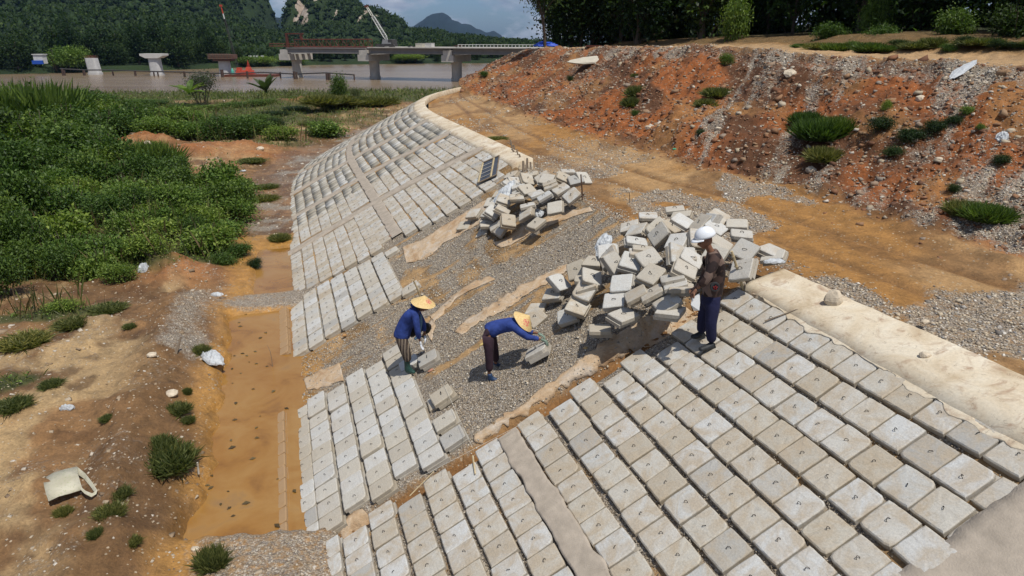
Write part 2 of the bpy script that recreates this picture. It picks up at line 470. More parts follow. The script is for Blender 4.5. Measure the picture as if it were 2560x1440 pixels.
# ================================================================== THE SETTING
# ---- lower ground left of the bank ----
def spot(x, y, cx, cy, rx, ry, rot=0):
    dx = x - cx; dy = y - cy; c_, s_ = cos(rot), sin(rot)
    return np.exp(-(((dx * c_ + dy * s_) / rx) ** 2 + ((-dx * s_ + dy * c_) / ry) ** 2))
def gp(px, py, z=-3.3): p = G(px, py, z); return p[0], p[1]
TOE = -6.68
MOUNDS = [(450, 690, 1.2, .9, .55), (370, 372, 2.0, 1.5, .9), (600, 380, 3.0, 1.5, .45), (740, 270, 5, 2.5, .6), (640, 395, 1.5, .8, .35),
          (480, 395, 1.8, 1.0, .45), (270, 840, .7, .3, .22), (200, 900, .8, .3, .15), (110, 1270, .8, .45, .25), (90, 1370, .9, .4, .22)]
def zlow(x, y, s=None, d=None, detail=True):
    if s is None: s, d = sd(x, y); s = s.reshape(np.shape(x)); d = d.reshape(np.shape(x))
    dt = d - TOE
    z = -3.38 + .26 * sstep(-2.0, -4.5, dt) + 0 * x
    pond = sstep(-1.85, -1.4, dt + .6 * (fbm(s * .8, dt * .8, 5) - .5) + .3 * (fbm(s * 3, dt * 3, 15) - .5) + .2 * sstep(10.5, 9.5, s)) * sstep(9.1, 9.7, s + .5 * (fbm(dt * 2, s * .5, 16) - .5)) * (1 - sstep(18.7, 19.3, s))
    pond2 = sstep(-1.35, -.95, dt) * sstep(20.2, 20.8, s) * (1 - sstep(24.5, 26.5, s))
    z = z - .42 * np.maximum(pond, pond2 * .5) + .10 * sstep(-1.2, -2.2, dt) * sstep(9, 10, s) * (1 - sstep(19, 20, s)) + .1 * (1 - sstep(9.2, 9.8, s)) * sstep(.2, -.3, dt)
    berm = np.exp(-((dt + 2.9) / .62) ** 2) * sstep(6, 9, s) * (1 - sstep(19.5, 21, s))
    z = z + berm * (.20 + .35 * fbm(s * .9, dt * 1.4, 9))
    for px, py, rx, ry, h in MOUNDS:
        cx, cy = gp(px, py); z = z + h * spot(x, y, cx, cy, rx, ry) * (.6 + .8 * fbm(x * 1.4, y * 1.4, 11))
    z = z + (fbm(x * .25, y * .25, 1) - .5) * .5 * sstep(-2, -6, dt)
    z = z + .6 * sstep(-5, -14, dt) * fbm(x * .12, y * .12, 2)
    if detail:
        land = (1 - np.maximum(pond, pond2)) * (.25 + .75 * sstep(-1.6, -2.8, dt))
        z = z + (fbm(x * 1.3, y * 1.3, 3) - .5) * .26 * land + (np.abs(fbm(x * 3.1, y * 3.1, 4) - .5)) * .16 * land
        z = z + (fbm(x * 7, y * 7, 6, 3) - .5) * .06 * land
    # down to the river
    ysh = 92 + 8 * fbm(x * .05, x * 0, 8)
    z = z - 3.2 * sstep(ysh, ysh + 9, y - .12 * np.minimum(0, x + 25))
    return z
ys = np.concatenate([np.arange(4, 22, .1), np.arange(22, 40, .2), np.arange(40, 70, .5), np.arange(70, 120, 1.3)])
uu = np.concatenate([np.linspace(-1, -.45, 60)[:-1], np.linspace(-.45, .02, 300)])
YY, UU = np.meshgrid(ys, uu, indexing='ij')
XX = UU * (YY + 6) * 1.25
SS, DD = sd(XX, YY); SS = SS.reshape(XX.shape); DD = DD.reshape(XX.shape)
ZZ = zlow(XX, YY, SS, DD)
ZZ = np.where(DD > TOE + .4, np.minimum(ZZ, -3.75), ZZ)
DT = DD - TOE
c_dirt = alb(152, 112, 76); c_dark = alb(118, 86, 57); c_pale = alb(200, 166, 124); c_red = alb(166, 104, 60); c_green = alb(66, 78, 40); c_orange = alb(186, 134, 72)
w1 = sstep(.4, .62, fbm(XX * .55, YY * .55, 21)); w2 = sstep(.5, .66, fbm(XX * .9, YY * .9, 22))
soil = blend(np.ones(XX.shape + (3,)) * c_dirt, c_dark, w1 * .9)
soil = blend(soil, c_pale, w2 * .7 * sstep(-2.2, -3.6, DT))
soil = blend(soil, alb(92, 62, 40), sstep(.56, .70, fbm(XX * 1.6, YY * 1.6, 27, 5)) * .6)
soil = blend(soil, c_dark, np.exp(-((DT + 2.7) / .8) ** 2) * .75 * (SS < 19))
soil = blend(soil, c_orange, sstep(-2.3, -1.6, DT + .8 * (fbm(SS, DT, 19) - .5)) * (SS < 27))
for px, py, rx, ry, h in MOUNDS[:6]:
    cx, cy = gp(px, py); soil = blend(soil, c_red, np.clip(spot(XX, YY, cx, cy, rx * 1.1, ry * 1.1), 0, 1) * .9)
grn = np.zeros(XX.shape)
NOGRN = [(375, 372, 2.6, 2.4), (470, 400, 2.8, 2.6), (560, 395, 3.2, 2.4), (520, 430, 2.4, 1.8), (640, 340, 3, 3.5)]
for px, py, rx, ry in [(200, 640, 5, 3), (60, 830, 1.5, .5), (470, 540, 4.5, 4), (560, 610, 2.6, 2), (400, 650, 3, 1.6), (330, 560, 5, 4), (150, 810, 1.2, .5), (430, 620, 2.5, 2.2), (120, 480, 9, 7), (30, 1000, .7, .6), (400, 300, 22, 16), (20, 350, 25, 20), (500, 540, 3, 3), (650, 480, 1.5, 2), (300, 690, 2.5, .8), (750, 255, 8, 10), (640, 400, 2, 1)]:
    cx, cy = gp(px, py); grn = np.maximum(grn, spot(XX, YY, cx, cy, rx, ry))
grn = np.maximum(grn, sstep(76, 82, YY))
for px, py, rx, ry in NOGRN:
    cx, cy = gp(px, py); grn = grn * (1 - np.clip(1.3 * spot(XX, YY, cx, cy, rx, ry), 0, 1))
grn = sstep(.25, .75, grn + .6 * (fbm(XX * 1.2, YY * 1.2, 23) - .5)) * sstep(-1.2, -2.6, DT)
soil = blend(soil, c_green, grn * .85)
grav = .12 + 0 * XX
grav += .55 * np.exp(-((DT + 2.6) / .55) ** 2) * sstep(15, 16.5, SS) * (1 - sstep(20.5, 21.5, SS))
grav += .6 * sstep(18.9, 19.3, SS) * (1 - sstep(20.1, 20.6, SS)) * sstep(-2.4, -1.2, DT)
grav += .55 * (1 - sstep(9.2, 9.8, SS)) * sstep(-2.2, -1.2, DT)
grav += .35 * sstep(-3.2, -.5, DT) * sstep(24, 27, SS) * sstep(.45, .6, fbm(XX * .7, YY * .7, 25)) + .25 * sstep(.52, .66, fbm(XX * .8, YY * .8, 26))
grav = np.clip(grav, 0, 1) * (1 - grn)
wet = np.clip(sstep(-2.6, -1.9, DT) + w1 * .5, 0, 1)
LOWER_SCATTER = (XX, YY, ZZ, DT, SS, grav, grn)
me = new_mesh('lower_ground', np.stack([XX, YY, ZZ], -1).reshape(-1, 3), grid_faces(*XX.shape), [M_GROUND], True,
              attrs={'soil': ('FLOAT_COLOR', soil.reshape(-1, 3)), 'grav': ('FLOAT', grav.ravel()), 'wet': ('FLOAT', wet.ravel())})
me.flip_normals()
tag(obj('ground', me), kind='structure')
zl = lambda x, y: float(zlow(np.array([[x]]), np.array([[y]]))[0, 0])

# ---- muddy pond at the toe ----
b = NB('muddy_water'); v = b.geo()
c = b.ramp(b.noise(v, .9, 5, .6, .6), [(.28, tuple(alb(140, 92, 46))), (.45, tuple(alb(178, 124, 62))), (.6, tuple(alb(188, 138, 78))), (.75, tuple(alb(166, 128, 88)))])
b.fin(c, .09, b.bump(b.noise(v, 5, 4), .12, .01), Specular_IOR_Level=.5)
tr = b.n('ShaderNodeBsdfTransparent'); tr.inputs[0].default_value = (.96, .88, .7, 1)
ms = b.n('ShaderNodeMixShader'); ms.inputs[0].default_value = .2
b.l(b.p.outputs[0], ms.inputs[1]); b.l(tr.outputs[0], ms.inputs[2]); b.l(ms.outputs[0], b.out.inputs['Surface'])
M_POND = b.m
def pond(s0, s1, d0, d1, z, name='muddy_pond'):
    ss = np.linspace(s0, s1, 12); P = []
    c_ = crest(ss); r_ = rightv(ss)
    for k, dd in enumerate((d0, d1)):
        P.append(np.stack([c_[:, 0] + r_[:, 0] * dd, c_[:, 1] + r_[:, 1] * dd, np.full(12, z)], -1))
    V = np.stack(P, 1).reshape(-1, 3)
    me = new_mesh(name, V, grid_faces(12, 2), [M_POND]); me.flip_normals()
    tag(obj(name, me), kind='structure')
pond(7.8, 19.6, TOE - 3.6, TOE + .9, -3.53, 'puddle_water')
pond(19.9, 26.8, TOE - 1.6, TOE + .8, -3.50, 'puddle_water')

# ---- slope bed under the blocks ----
PILE_C = [(st_of(S(1670, 660)), 2.2, 4.0, .2), (st_of(S(1310, 495)), 4.0, 3.2, .26)]
def bed_h(s, t):
    h = -.105 + (fbm(s * .5, t * .5, 31) - .5) * .12 + (fbm(s * 1.7, t * 1.7, 32) - .5) * .05
    bare = sstep(21.9, 22.5, s) * (1 - sstep(49, 50, s)) * sstep(-9.8, -8.6, t)
    h = np.where(bare > .5, h, np.where(s < 21.4, -.072, np.where(s > 49, -.03, -.10)))
    tr_ = sstep(21.15, 21.5, s) * (1 - sstep(22.1, 22.5, s)) * sstep(-9.4, -8.8, t) * (1 - sstep(8.8, 9.2, t))
    h = h - tr_ * (.16 + .1 * fbm(s * 3, t * 3, 33))
    for (c_, rs, rt, hh) in PILE_C:
        h = h + hh * np.exp(-((s - c_[0]) / rs) ** 2 - ((t - c_[1]) / rt) ** 2)
    return h
s_ = np.concatenate([np.arange(2, 20, .8), np.arange(20, 50.2, .22), np.arange(50.2, 230, 1.2)])
t_ = np.concatenate([np.arange(-14, -10, .5), np.arange(-10, 10.6, .22)])
Sg, Tg = np.meshgrid(s_, t_, indexing='ij')
Hb = bed_h(Sg, Tg)
Vb = SP(Sg, Tg, Hb)
c_gr = alb(160, 134, 104); c_tan = alb(190, 150, 108)
soil = np.ones(Sg.shape + (3,)) * alb(150, 116, 80)
soil = blend(soil, c_tan, sstep(.5, .62, fbm(Sg * .22 - Tg * .05, Tg * .9, 35)))
strk = sstep(.60, .72, fbm(Sg * 1.5, Tg * .16, 36))
soil = blend(soil, c_tan, strk * .8)
trm = sstep(21.1, 21.5, Sg) * (1 - sstep(22.1, 22.6, Sg))
soil = blend(soil, alb(142, 96, 52), trm)
grav = .78 - .55 * strk - .55 * trm - .45 * sstep(.52, .66, fbm(Sg * .3, Tg * .55, 37)) * (Sg > 34)
wetm = np.clip(trm * .8, 0, 1)
low = sstep(-6.5, -9, Tg) * (Sg > 32) * (Sg < 40)
soil = blend(soil, c_orange, low); grav = grav - low * .4
me = new_mesh('slope_bed', Vb.reshape(-1, 3), grid_faces(*Sg.shape), [M_GROUND], True,
              attrs={'soil': ('FLOAT_COLOR', soil.reshape(-1, 3)), 'grav': ('FLOAT', np.clip(grav, 0, 1).ravel()), 'wet': ('FLOAT', wetm.ravel())})
me.flip_normals()
tag(obj('slope_ground', me), kind='structure')

# ---- crest track, red embankment and the upper terrace: one loft ----
Trail = np.array([(-1.2, 80, .1), (-3.9, 73, .1), (-5.0, 67, .1), (-4.3, 57, .1), (-2.7, 47.8, .1), (.4, 34.9, .1), (2.2, 28.5, .1), (3.2, 25.1, .1), (4.5, 21.6, .1), (5.6, 18.9, .1), (6.6, 17.2, .1), (7.2, 14.7, .1), (7.9, 12.7, .1), (8.6, 11, .1), (10, 7, .1), (11.3, 3, .1), (12.5, -3, .1)])
Prail = np.array([(4, 84, 1.2), (1.0, 78, 1.8), (0.2, 70, 2.4), (1.6, 62, 2.9), (3.2, 54, 3.05), (6, 40, 3.25), (7.8, 33, 3.35), (8.6, 30.5, 3.35), (9.5, 27.5, 3.32), (10.2, 24.5, 3.2), (11.3, 22, 3.1), (12.3, 19.5, 3.05), (13.3, 17, 3.03), (14, 14.5, 3.03), (15.5, 9.5, 3.0), (16.8, 4.5, 3.), (18, -3, 3)])
dn = Prail[:, :2] - Trail[:, :2]; dn /= np.linalg.norm(dn, axis=1)[:, None]
kk = sd(Trail[:, 0], Trail[:, 1])[0]; kk = np.minimum(kk, 70)
Crail = np.hstack([crest(kk) + rightv(kk) * .2, np.full((len(kk), 1), -.11)])
Q1 = np.hstack([Prail[:, :2] + dn * 5, Prail[:, 2:] - .02]); Q2 = np.hstack([Prail[:, :2] + dn * 7.5, Prail[:, 2:] + .45 + .25 * (np.arange(17) > 8)[:, None]]); Q3 = np.hstack([Prail[:, :2] + dn * 60, Prail[:, 2:] + 3.0])
rails = [Crail, Trail, Prail, Q1, Q2, Q3]
ncol = 520
ip = np.linspace(0, 1, ncol) ** .8 * 15.6
def res(R_, sm=9):
    X = np.stack([np.interp(ip, np.arange(len(R_)), R_[:, k]) for k in range(3)], -1)
    ker = np.ones(sm) / sm
    Xp = np.vstack([X[:1]] * (sm // 2) + [X] + [X[-1:]] * (sm // 2))
    return np.stack([np.convolve(Xp[:, k], ker, 'valid') for k in range(3)], -1)
RR = [res(r, 27) for r in rails]; RR[0] = res(Crail, 1)
rows = []; vv = []
for i, nseg in enumerate((64, 110, 40, 12, 16)):
    f = np.linspace(0, 1, nseg, endpoint=False)
    for q in f:
        if i == 1: zf = q ** 1.12 if q < 1 else q
        p = RR[i] * (1 - q) + RR[i + 1] * q
        if i == 1: p[:, 2] = RR[1][:, 2] * (1 - q ** 1.08) + RR[2][:, 2] * q ** 1.08
        rows.append(p); vv.append(i + q)
rows.append(RR[-1]); vv.append(5.)
W = np.stack(rows, 1); VVr = np.tile(np.array(vv), (ncol, 1))
al = np.concatenate([[0], np.cumsum(np.linalg.norm(np.diff(RR[1][:, :2], axis=0), axis=1))])[:, None] + 0 * VVr
X_, Y_ = W[..., 0], W[..., 1]
face = sstep(.97, 1.08, VVr) * (1 - sstep(1.93, 2.05, VVr))
ska0 = al + 1.0 * (VVr - 1)
n_big = fbm(al * .45, VVr * 3.2, 41) - .5
n_mid = fbm(X_ * 1.5, Y_ * 1.5, 42) - .5
n_sm = fbm(X_ * 6, Y_ * 6, 43, 3) - .5
W[..., 2] += face * (n_big * .75 + n_mid * .42 + n_sm * .13 + .15 * (np.abs(fbm(X_ * 3, Y_ * 3, 48) - .5)))
W[..., 0] -= face * n_big * .35
flat = 1 - face
W[..., 2] += flat * (n_mid * .07 + n_sm * .025) * np.where(VVr > 2, 2.2, 1)
toe_apron = np.exp(-((VVr - 1.0) / .06) ** 2) * .22 * fbm(al * 1.2, VVr * 2, 44)
W[..., 2] += toe_apron
rut = np.exp(-((VVr - .45 - .05 * np.sin(al * .2)) / .035) ** 2) + np.exp(-((VVr - .72 - .05 * np.sin(al * .2)) / .03) ** 2)
W[..., 2] -= rut * .06 * (.5 + fbm(X_ * 2, Y_ * 2, 49))
W[..., 2] += face * (np.abs(fbm(ska0 * 1.1, VVr * .9, 46) - .5)) * -.55 + face * (np.abs(fbm(X_ * 2.2, Y_ * 2.2, 47) - .5)) * .35
lipm = (VVr > 1.75) & (VVr < 2.35)
W[..., 2] += np.where(lipm, (fbm(al * .8, VVr * 4, 45) - .4) * .22, 0)
# colours
c_roadA = alb(184, 142, 98); c_roadB = alb(172, 122, 68); c_roadC = alb(146, 104, 62); c_redA = alb(156, 90, 48); c_redB = alb(102, 66, 44); c_och = alb(168, 118, 72)
soil = np.ones(VVr.shape + (3,)) * c_roadA
soil = blend(soil, c_roadB, sstep(.42, .6, fbm(X_ * .35, Y_ * .2, 51)))
soil = blend(soil, c_roadC, np.clip(rut, 0, 1) * .85)
soil = blend(soil, alb(126, 88, 54), sstep(.54, .66, fbm(X_ * .9, Y_ * .45, 56, 5)) * .6)
red = blend(blend(np.ones(VVr.shape + (3,)) * c_redA, c_redB, sstep(.4, .62, fbm(al * .5, VVr * 5, 52))), c_och, sstep(.55, .7, fbm(al * .4 + 9, VVr * 4, 53)) * .7)
soil = blend(soil, red.reshape(-1, 3).reshape(red.shape), 0 * VVr) * (1 - face[..., None]) + red * face[..., None]
terr = sstep(2.0, 2.08, VVr)
soil = blend(soil, alb(188, 150, 112), terr * (1 - sstep(3.1, 3.5, VVr)))
soil = blend(soil, alb(120, 92, 58), sstep(3.2, 3.5, VVr))
soil = blend(soil, alb(40, 48, 24), sstep(4.02, 4.1, VVr))
ska = al + 1.4 * (VVr - 1)
streak = sstep(.50, .62, fbm(ska * 1.3, VVr * 1.6, 54, 5) * .72 + .28 * fbm(ska * .22, VVr * .7, 58)) * face * sstep(34, 20, Y_ + 9 * (fbm(ska * .2, VVr, 59) - .5)) * .9 + .6 * face * sstep(.54, .62, fbm(ska * .9, VVr * .8, 57)) * sstep(20, 34, Y_)
streak = streak * sstep(.2, .6, 1.3 - np.abs(VVr - 1.5) * .6)
near = sstep(26, 14, Y_)
patch = sstep(.5, .6, fbm(X_ * .5, Y_ * .35, 55))
grav = .1 + streak * .52 + (1 - face) * patch * (.3 + .3 * near) * (VVr < 1) + .25 * face * near
grav += .45 * np.exp(-((VVr - .06) / .05) ** 2) * (Y_ < 24)
grav += .3 * ((VVr > 1.85) & (VVr < 2.1))
grav = np.clip(grav, 0, 1) * (1 - sstep(3.3, 3.6, VVr))
wet = (1 - face) * np.clip(.35 + rut * .5 - patch * .3, 0, 1)
LOFT = (W, VVr, al, face, grav, streak)
me = new_mesh('crest_track', W.reshape(-1, 3), grid_faces(*VVr.shape), [M_GROUND], True,
              attrs={'soil': ('FLOAT_COLOR', soil.reshape(-1, 3)), 'grav': ('FLOAT', grav.ravel()), 'wet': ('FLOAT', wet.ravel())})
me.update()
o_ = obj('terrain', me); tag(o_, kind='structure')
if me.polygons[len(me.polygons) // 2].normal.z < 0: me.flip_normals()
def loft_at(px, py, lo=0.0, hi=3.4):
    """terrain vertex of the loft seen in direction (px, py)"""
    D = W.reshape(-1, 3) - CAM; dep = D @ FW
    qx = 1280 + FPX * D[:, 0] / dep; qy = 720 - FPX * (D @ UP) / dep
    e = (qx - px) ** 2 + (qy - py) ** 2 + np.where((VVr.ravel() < lo) | (VVr.ravel() > hi) | (dep < 1), 1e9, 0)
    e = e + np.where(e < 400, dep * 2, 0)
    return W.reshape(-1, 3)[np.argmin(e)].copy()

# ---- river ----
b = NB('river_water'); v = b.geo()
mpn = b.n('ShaderNodeMapping'); mpn.inputs['Scale'].default_value = (.25, 1.0, 1); mpn.inputs['Rotation'].default_value = (0, 0, .12); b.l(v, mpn.inputs['Vector']); vm = mpn.outputs[0]
c = b.ramp(b.noise(vm, .06, 6, .6, .8), [(.3, tuple(alb(126, 100, 76))), (.7, tuple(alb(154, 130, 106)))])
hh = b.math('ADD', b.noise(vm, 1.6, 5, .65), b.math('MULTIPLY', b.noise(vm, .35, 4, .6), 2.0))
M_RIVER = b.fin(c, .24, b.bump(hh, .35, .25), Specular_IOR_Level=.5)
me = new_mesh('river', [(-900, 60, -5.5), (900, 60, -5.5), (900, 700, -5.5), (-900, 700, -5.5)], [(0, 1, 2, 3)], [M_RIVER])
tag(obj('river_water', me), kind='structure')

# ================================================================== PAVED PANELS
def block_mesh(seed, simple_=False):
    r = np.random.default_rng(seed); LX, LY = .384, .404
    n = 6; per = []
    for k in range(4):
        for i in range(n):
            f = i / n * 2 - 1
            per.append([(f, -1), (1, f), (-f, 1), (-1, -f)][k])
    per = np.array(per); V = []; m = len(per)
    wob = (r.random((m, 1)) - .5) * .03; chip = (r.random((m, 1)) > .8) * r.random((m, 1)) * .12
    for z, ins, jz in ((-.078, .0, 0), (-.016, .0, .006), (-.003, .016, .004)):
        cc = per * (np.array([LX / 2, LY / 2]) - ins) * (1 + wob * .6)
        mag = np.abs(per).min(1, keepdims=True); cc = cc * (1 - (.03 + chip) * (mag > .99))
        V.append(np.hstack([cc, np.full((m, 1), z) + (r.random((m, 1)) - .5) * jz]))
    V = np.vstack(V)
    F = []
    for j in range(2):
        for i in range(m): F.append((j * m + i, j * m + (i + 1) % m, (j + 1) * m + (i + 1) % m, (j + 1) * m + i))
    # top with a slightly dished centre ring
    ctr = per * np.array([LX / 2, LY / 2]) * .55
    V = np.vstack([V, np.hstack([ctr, np.full((m, 1), 0.0) + (r.random((m, 1)) - .5) * .003]), [[0, 0, .0]]])
    for i in range(m): F.append((2 * m + i, 2 * m + (i + 1) % m, 3 * m + (i + 1) % m, 3 * m + i))
    for i in range(m): F.append((3 * m + i, 3 * m + (i + 1) % m, 4 * m))
    V = V.tolist(); b0 = len(V); ox, oy = .022, .036
    for z in (-.145, -.078):
        for x, y in ((-1, -1), (1, -1), (1, 1), (-1, 1)): V.append([ox + x * .185 + (r.random() - .5) * .01, oy + y * .19 + (r.random() - .5) * .01, z])
    F += [tuple(b0 + i for i in f) for f in [(3, 2, 1, 0), (4, 5, 6, 7), (0, 1, 5, 4), (1, 2, 6, 5), (2, 3, 7, 6), (3, 0, 4, 7)]]
    return V, F
BLOCKV = [block_mesh(100 + i) for i in range(7)]
def blocks_of(mat): return [new_mesh('block', v, f, [mat]) for v, f in BLOCKV]
BM = {'old': blocks_of(M_CON), 'new': blocks_of(M_CON_NEW), 'mud': blocks_of(M_CON_MUD)}
def loop_mesh(k):
    m = MB(); r = random.Random(k); L = .028 + r.random() * .012; lean = (r.random() - .5) * .06; hgt = .03 + r.random() * .015
    pts = [(-L, 0, -.01), (-L * .9, lean * .5, hgt * .6), (-L * .2, lean, hgt), (L * .6, lean * .8, hgt * .8), (L, .1 * lean, .3 * hgt), (L * (.6 if k % 2 else 1), -.012, -.004)]
    m.path(pts, .0055, 5); return new_mesh('loop', m.v, m.f, [M_REBAR])
LOOPS = [loop_mesh(k) for k in range(6)]
def basis(s, t=0):
    r = rightv(np.array([s * A]))[0]; h = float(_head(np.array([s * A]))[0])
    u = np.array([-sin(h), cos(h), 0]); v_ = np.array([r[0] * CT, r[1] * CT, ST]); n_ = np.array([-r[0] * ST, -r[1] * ST, CT])
    return u, v_, n_
def place_block(parent, s, t, kind='old', dh=None, loop=True, name='paving_block', yaw=None):
    u, v_, n_ = basis(s)
    j = random.gauss(0, .006) if dh is None else dh
    P = SP(s, t, j)
    yaw = random.gauss(0, .012) if yaw is None else yaw
    # local x = along (towards camera so the step hides behind), y = up the slope
    M = Matrix((tuple(u), tuple(v_), tuple(-np.cross(v_, u) if False else np.cross(u, v_)))).transposed()
    if M[2][2] < 0: M = Matrix((tuple(-u), tuple(v_), tuple(n_))).transposed(); flip = True
    q = M.to_quaternion() @ Quaternion((0, 0, 1), yaw) @ Quaternion((1, 0, 0), random.gauss(0, .012)) @ Quaternion((0, 1, 0), random.gauss(0, .012))
    o = bpy.data.objects.new(name, random.choice(BM[kind])); link(o, parent)
    o.rotation_mode = 'QUATERNION'; o.rotation_quaternion = q
    o.location = tuple(P - np.array(parent.location)) if parent is not None else tuple(P)
    o.scale = (random.uniform(.985, 1.005), random.uniform(.985, 1.01), 1)
    if loop:
        l_ = bpy.data.objects.new('lifting_loop', random.choice(LOOPS)); link(l_, o)
        l_.location = (random.gauss(0, .015), random.gauss(0, .015), 0); l_.rotation_euler = (0, 0, random.uniform(-.9, .9) + pi / 2); l_.scale = (.6, .6, .7)
    return o
def strip(parent, pts_st, width, name='mortar_strip', mat=None, h=.008, ragged=.1, seed=0, n=60, sub=5):
    """flat strip of mortar along a polyline in (s, t)"""
    P = np.array(pts_st, float); L = np.concatenate([[0], np.cumsum(np.linalg.norm(np.diff(P, axis=0), axis=1))])
    q = np.linspace(0, L[-1], n); C_ = np.stack([np.interp(q, L, P[:, k]) for k in range(2)], -1)
    T = np.gradient(C_, axis=0); T /= np.linalg.norm(T, axis=1)[:, None]; Nn = np.stack([-T[:, 1], T[:, 0]], -1)
    wl = width / 2 + (fbm(q * 1.2, q * 0, 60 + seed) - .5) * ragged * 2.5 + (vnoise(q * 4, q * 0, seed) - .5) * ragged
    wr = width / 2 + (fbm(q * 1.2, q * 0 + 5, 61 + seed) - .5) * ragged * 2.5 + (vnoise(q * 4, q * 0 + 3, seed) - .5) * ragged
    V = []
    for j, f in enumerate([-1.0, -.97] + list(np.linspace(-.8, .8, sub)) + [.97, 1.0]):
        w_ = np.where(f < 0, wl, wr); st_ = C_ + Nn * (f * w_)[:, None]
        hh = (-.12 if abs(f) == 1.0 else (h * (.6 if abs(f) > .9 else 1)))
        V.append(SP(st_[:, 0], st_[:, 1], hh + (fbm(st_[:, 0] * 2, st_[:, 1] * 2, 62) - .5) * .012 * (abs(f) < 1)))
    V = np.stack(V, 1)
    me = new_mesh(name, (V.reshape(-1, 3) - (np.array(parent.location) if parent else 0)), grid_faces(n, V.shape[1]), [mat or M_MORTAR], True)
    if me.polygons[len(me.polygons) // 2].normal.z < 0: me.flip_normals()
    return obj(name, me, parent)

# near panel
pA = empty('paved_panel', SP(15, 0), 'nearest panel of weathered concrete blocks with wide tan mortar strips, man standing on it', 'block paving')
COLA = [(9.64, 20.5), (8.49, 19.86), (7.37, 20.5), (6.29, 19.92), (5.14, 20.8), (4.05, 20.2), (2.9, 20.9), (1.75, 20.5), (.54, 20.98),
        (-1.36, 21.0), (-2.46, 20.5), (-3.62, 21.15), (-4.78, 20.7), (-5.94, 21.4), (-7.11, 20.9), (-8.25, 21.4)]
for ci, (t, s0) in enumerate(COLA):
    s = s0
    lim = 8.4
    while s > lim - .1:
        P = SP(s, t)
        d = P - CAM; dep = d @ FW; py = 720 - FPX * (d @ UP) / dep
        if py > 1560: break
        place_block(pA, s, t + random.gauss(0, .02), 'old', loop=s > 9.1)
        s -= 1.0 + random.gauss(0, .015)
for i in range(6): place_block(pA, 21.2 - i, -9.4, 'mud', loop=False, dh=-.01)
strip(pA, [(21.3, -.42), (5, -.38)], .86, seed=1, ragged=.09, n=90)
strip(pA, [(7.0, -4), (7.0, 10.7)], 3.9, seed=2, ragged=.08, sub=9, h=.008, n=150)
strip(pA, [(20.2, 10.25), (16, 10.15), (12, 9.98), (9, 9.92), (5, 9.9)], .28, seed=8, ragged=.16, n=140, mat=M_CAP, h=.006)
# panel of fresh blocks being laid in the middle
pB = empty('paved_panel', SP(28, -6), 'middle panel of fresh pale blocks rising from the orange puddle, worker at its upper corner', 'block paving')
for t, s0, s1, k in [(-9.02, 32.5, 22.9, 'new'), (-8.0, 32.8, 22.9, 'new'), (-6.85, 32.15, 23.3, 'new'), (-5.69, 32.7, 22.9, 'new'), (-4.57, 32.2, 23.4, 'new'), (-3.45, 32.7, 22.9, 'new'), (-2.38, 24.5, 23.2, 'new')]:
    n = int(round((s0 - s1) / .975)) + 1
    for i in range(n):
        place_block(pB, s0 - i * (s0 - s1) / max(1, n - 1), t, 'mud' if t < -9 and False else k, dh=random.gauss(.0, .012))
for i in range(10): place_block(pB, 32.4 - i, -10.12, 'mud', loop=False, dh=.172)
# second unfinished panel
pC = empty('paved_panel', SP(44, -5), 'small unfinished panel of pale blocks with a stepped lower edge, between the worker in the kneeling pose and the far panel', 'block paving')
pC['label'] = 'small unfinished panel of pale blocks with stepped edge, just beyond the left worker'
for t, s0, s1 in [(-8.65, 47.9, 40.0), (-7.55, 48.6, 39.9), (-6.42, 48.6, 40.1), (-5.3, 48.3, 39.8), (-4.18, 48.0, 39.9), (-3.08, 47.8, 39.6), (-1.98, 47.6, 39.6), (-.92, 47.2, 47.2), (-.92, 39.3, 39.3)]:
    n = int(round((s0 - s1) / .985)) + 1
    for i in range(n): place_block(pC, s0 - i * (s0 - s1) / max(1, n - 1), t, 'new' if random.random() < .7 else 'old')
for i in range(8): place_block(pC, 47.5 - i, -9.75, 'mud', loop=False, dh=.14)
# far panel running away round the bend
pF = empty('paved_panel', SP(60, 0), 'long far stretch of old block paving curving towards the river, crossed by mortar bands', 'block paving')
TF = [(-8.3, 50.8), (-7.2, 50.3), (-6.1, 50.1), (-5.02, 49.9), (-3.96, 49.9), (-2.9, 49.6), (-1.85, 49.5), (-.95, 50.3), (1.05, 49.2), (2.15, 48.7), (3.27, 48.4), (4.38, 48.3), (5.5, 48.2), (6.6, 48.3), (7.7, 48.2), (8.75, 49.2), (9.8, 51.0)]
def cross_s(k, t): return [61.6, 73.6, 85.3, 97.5, 109.5, 121.5, 133.5, 145.5, 157.5, 169.5][k] - .33 * max(0, t - 1.5)
far = []
for t, s0 in TF:
    s = s0
    while s < 176:
        if all(abs(s - cross_s(k, t)) > 1.05 for k in range(10)): far.append((s, t))
        s += 1.0 + random.gauss(0, .02)
        if random.random() < .12: s += random.uniform(.03, .1)
far.sort()
for s, t in far[:300]: place_block(pF, s, t + random.gauss(0, .02), 'old')
P_, F_ = CUB * 0, None
bxP = np.array([[x, y, z] for z in (-.1, 0.) for x, y in ((-.19, -.2), (.19, -.2), (.19, .2), (-.19, .2))])
bxF = np.array([[4, 5, 6, 7], [0, 1, 5, 4], [1, 2, 6, 5], [2, 3, 7, 6], [3, 0, 4, 7]])
fs = np.array(far[300:]); pts = SP(fs[:, 0], fs[:, 1] + rng.normal(0, .03, len(fs)), rng.normal(0, .012, len(fs)))
Rm = []
for s, t in fs:
    u, v_, n_ = basis(s); Rm.append(np.stack([-u, v_, n_], 1))
